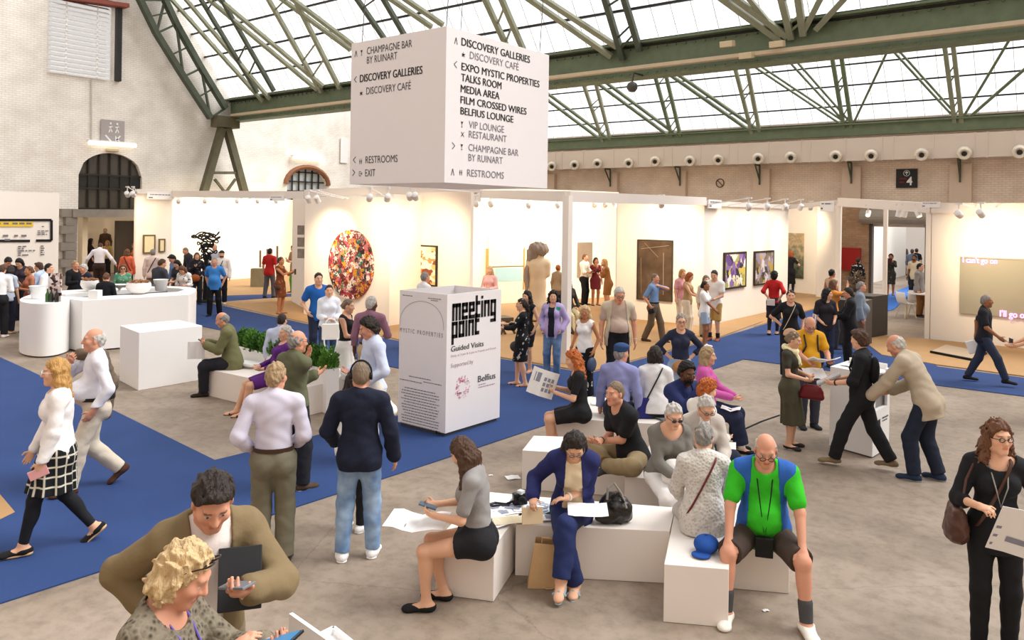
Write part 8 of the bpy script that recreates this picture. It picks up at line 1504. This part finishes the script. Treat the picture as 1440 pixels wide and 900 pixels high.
for px, py, lab in ((1023, 62, 'beige cable junction box left on the tray'), (1093, 62, 'grey flood lamp under the girder node'), (1050, 78, 'beige distribution box on the cable tray')):
    o = rbox('junction_box', lab, 'box', PYp(px, py, GY - .62), (.35, .25, .16), mat('beige_fitting', '#d5c3a0', .5), 0, R(10), .015)
a, b_ = PYp(1183, 348, WY - .5), PYp(1209.5, 381, WY - .5); o = rbox('fire_cabinet', 'red fire cabinet on the brick pier', 'cabinet', Vector(((a.x + b_.x) / 2, WY - .47, (a.z + b_.z) / 2)), (b_.x - a.x, .2, a.z - b_.z), mat('fire_red', '#a8211c', .4, .03), 0, 0, .01)
# white number plates on the booth edges
V2 = lambda v: Vector((v.x, v.y, 0))
for px, py, ln, w_, h_, lab in ((671, 276, (V2(pole), V2(w5a)), 26, 16, 'white booth plate under the hanging cube'), (393, 279, (pX(242, -27.2), V2(w2a)), 26, 7, 'white booth plate above the passage'), (224, 276, WL['booth_left'][:2], 24, 9, 'white booth plate on the left booth edge'), (1001, 287, WL['booth_pair'][:2], 26, 12, 'white booth plate above the corner of the framed pair'), (1165, 290, (V2(w7b), V2(pr)), 14, 14, 'white booth plate beside the white post'), (1310, 288, (V2(w9a), V2(w9c)), 18, 8, 'white booth plate on the right booth fascia')):
    c = PV(px, py, *ln); u_ = (ln[1] - ln[0]).normalized(); n_ = Vector((-u_.y, u_.x, 0)); n_ = -n_ if n_.dot(CAM - c) < 0 else n_; u_ = u_ if u_.dot(_r0) > 0 else -u_; c += n_ * .085; dp_ = dep(c); W_, H_ = w_ * dp_ / FPX / max(.35, abs(u_.dot(_r0))), h_ * dp_ / FPX
    o, f = wsign(c, u_, n_, W_, H_, 'booth_plate', lab, M_wp, 'sign', .04); f.words(W_ * .1, W_ * .85, H_ * .2, H_ * .12, rr); f.rect(W_ * .05, H_ * .65, W_ * .2, H_ * .82); rel(f.mb.build('lettering', M_inkl), o)
# ------------------------------------------------------------------ booth spotlights
M_sp = mat('lamp_white', '#e9e6e2', .4, .02)
def spotlamp(px, py, dp_, tgt, label, group, power=0, col=(1, .80, .52), size=78, on=None):
    c = PV(px, py, *on) + (CAM - PV(px, py, *on)).normalized() * .02 if on else PD(px, py, dp_); key_ = CUR[0]; CUR[0] = None; o = empty('track_spotlight', c); tag(o, label, 'spotlight', group); t_ = Vector(tgt); d = (t_ - c).normalized(); Mx = d.to_track_quat('-Z', 'Y').to_matrix()
    MB().lathe([(.05, .10), (.075, .08), (.075, -.10), (.062, -.10), (.055, -.06), (.001, -.05)], (0, 0, 0), 14, Mx).build('lamp_head', M_sp, o, smooth=True); MB().tube([(0, 0, .05), (0, 0, .22)], .018, 6).build('bracket', M_sp, o); MB().box((0, 0, .235), (.16, .05, .035)).build('rail_adapter', M_sp, o)
    if key_ and not on:
        a, b_, zz = WL[key_]; u_ = (b_ - a); u_.z = 0; u_.normalize(); n_ = Vector((-u_.y, u_.x, 0)); w_ = a + u_ * max(.06, min((b_ - a).length - .06, (c - a).dot(u_))) - c; w_.z = min(.235, zz - .05 - c.z); MB().bar((0, 0, .235), w_, .025).build('wall_arm', M_sp, o)
    MB().lathe([(.001, -.066), (.05, -.066), (.05, -.07)], (0, 0, 0), 12, Mx).build('lens', emit('lamp_glow', '#fff0d0', 4.0), o)
    if power:
        ld = bpy.data.lights.new('spot', 'SPOT'); ld.energy = power; ld.color = col; ld.spot_size = R(size); ld.spot_blend = .8; ld.shadow_soft_size = .12; lo_ = bpy.data.objects.new('spot', ld); COL.objects.link(lo_); lo_.parent = o; lo_.location = d * .13; lo_.rotation_euler = d.to_track_quat('-Z', 'Y').to_euler()
CUR = [None]
def wallpt(key, px, z): CUR[0] = key; a, b_, _ = WL[key]; p = PV(px, 350, a, b_); return Vector((p.x, p.y, z))
PW = 175
for px, key, dd in ((251, 'booth_left_back', 30.0), (288, 'booth_left_back', 31), (333, 'booth_left_back', 31.6), (362, 'booth_left_back', 32), (388, 'booth_left_back', 32.5)): spotlamp(px, 283, dd, wallpt(key, px + 2, 2.3), 'small spotlight on the rail of the left booth', 'left booth spotlights', PW * 1.6)
for px, lab in ((179, 'left of two white spotlights by the archway'), (187, 'right of two white spotlights by the archway')): spotlamp(px, 273, 25.6, wallpt('booth_left', px + 28, 2.2), lab, 'spotlights by the archway', PW * .5)
for px in (434, 446): spotlamp(px, 280, 21.2, wallpt('booth_oval', px + 30, 2.1), 'spotlight over the oval painting wall', 'oval wall spotlights', PW)
for px in (520, 545): spotlamp(px, 278, 19.3, wallpt('booth_oval', px - 18, 2.1), 'spotlight right of the oval painting wall', 'oval wall spotlights right', PW)
for px in (576, 584): spotlamp(px, 276, 18.8, wallpt('booth_recess', px + 25, 1.7), 'spotlight above the framed collage print', 'recess spotlights', PW * 1.1)
for px in (669, 690): spotlamp(px, 287, 23.5, wallpt('booth_statue', px + 20, 2.1), 'spotlight above the pale canvas', 'pale canvas spotlights', PW * 1.3)
for px in (743, 784): spotlamp(px, 289, 24.5, wallpt('booth_statue', px + 10, 2.2), 'spotlight above the statue', 'statue spotlights', PW * 1.4)
for px in (836, 851, 865): spotlamp(px, 288, 25, wallpt('booth_statue' if px < 860 else 'booth_dark', px - 10 if px < 860 else px + 50, 2.0), 'spotlight at the back of the centre booth', 'centre booth spotlights', PW * 1.2)
spotlamp(930, 287, 20.2, wallpt('booth_dark', 930, 2.0), 'spotlight above the dark brown painting', None, PW * 2.5, size=95)
for px, dd in ((1053, 20.8), (1079, 22.2), (1104, 23.5), (1126, 25.0)): spotlamp(px, 291, dd, wallpt('booth_pair', min(1100, px - 18), 1.9), 'spotlight in the row above the framed pair', 'framed pair spotlights', PW * .7)
spotlamp(1140, 292, 29, wallpt('booth_landscape', 1122, 2.0), 'spotlight above the landscape painting', None, PW * 1.2)
for px in (1221, 1264, 1272, 1291): spotlamp(px, 300, 19.2, wallpt('booth_neon', 1330, 1.6) if px > 1280 else PD(px - 20, 380, 22), 'spotlight on the rail before the roller door', 'roller door spotlights', PW * .25, on=(pr, w9a))
spotlamp(1348, 301, 18.0, wallpt('booth_neon', 1400, 2.4), 'drum shaped floodlight over the right booth wall', None, PW * .8, size=95); spotlamp(1379, 300, 17.8, wallpt('booth_neon', 1430, 2.0), 'white spotlight above the neon canvas', None, PW * .8, size=95)
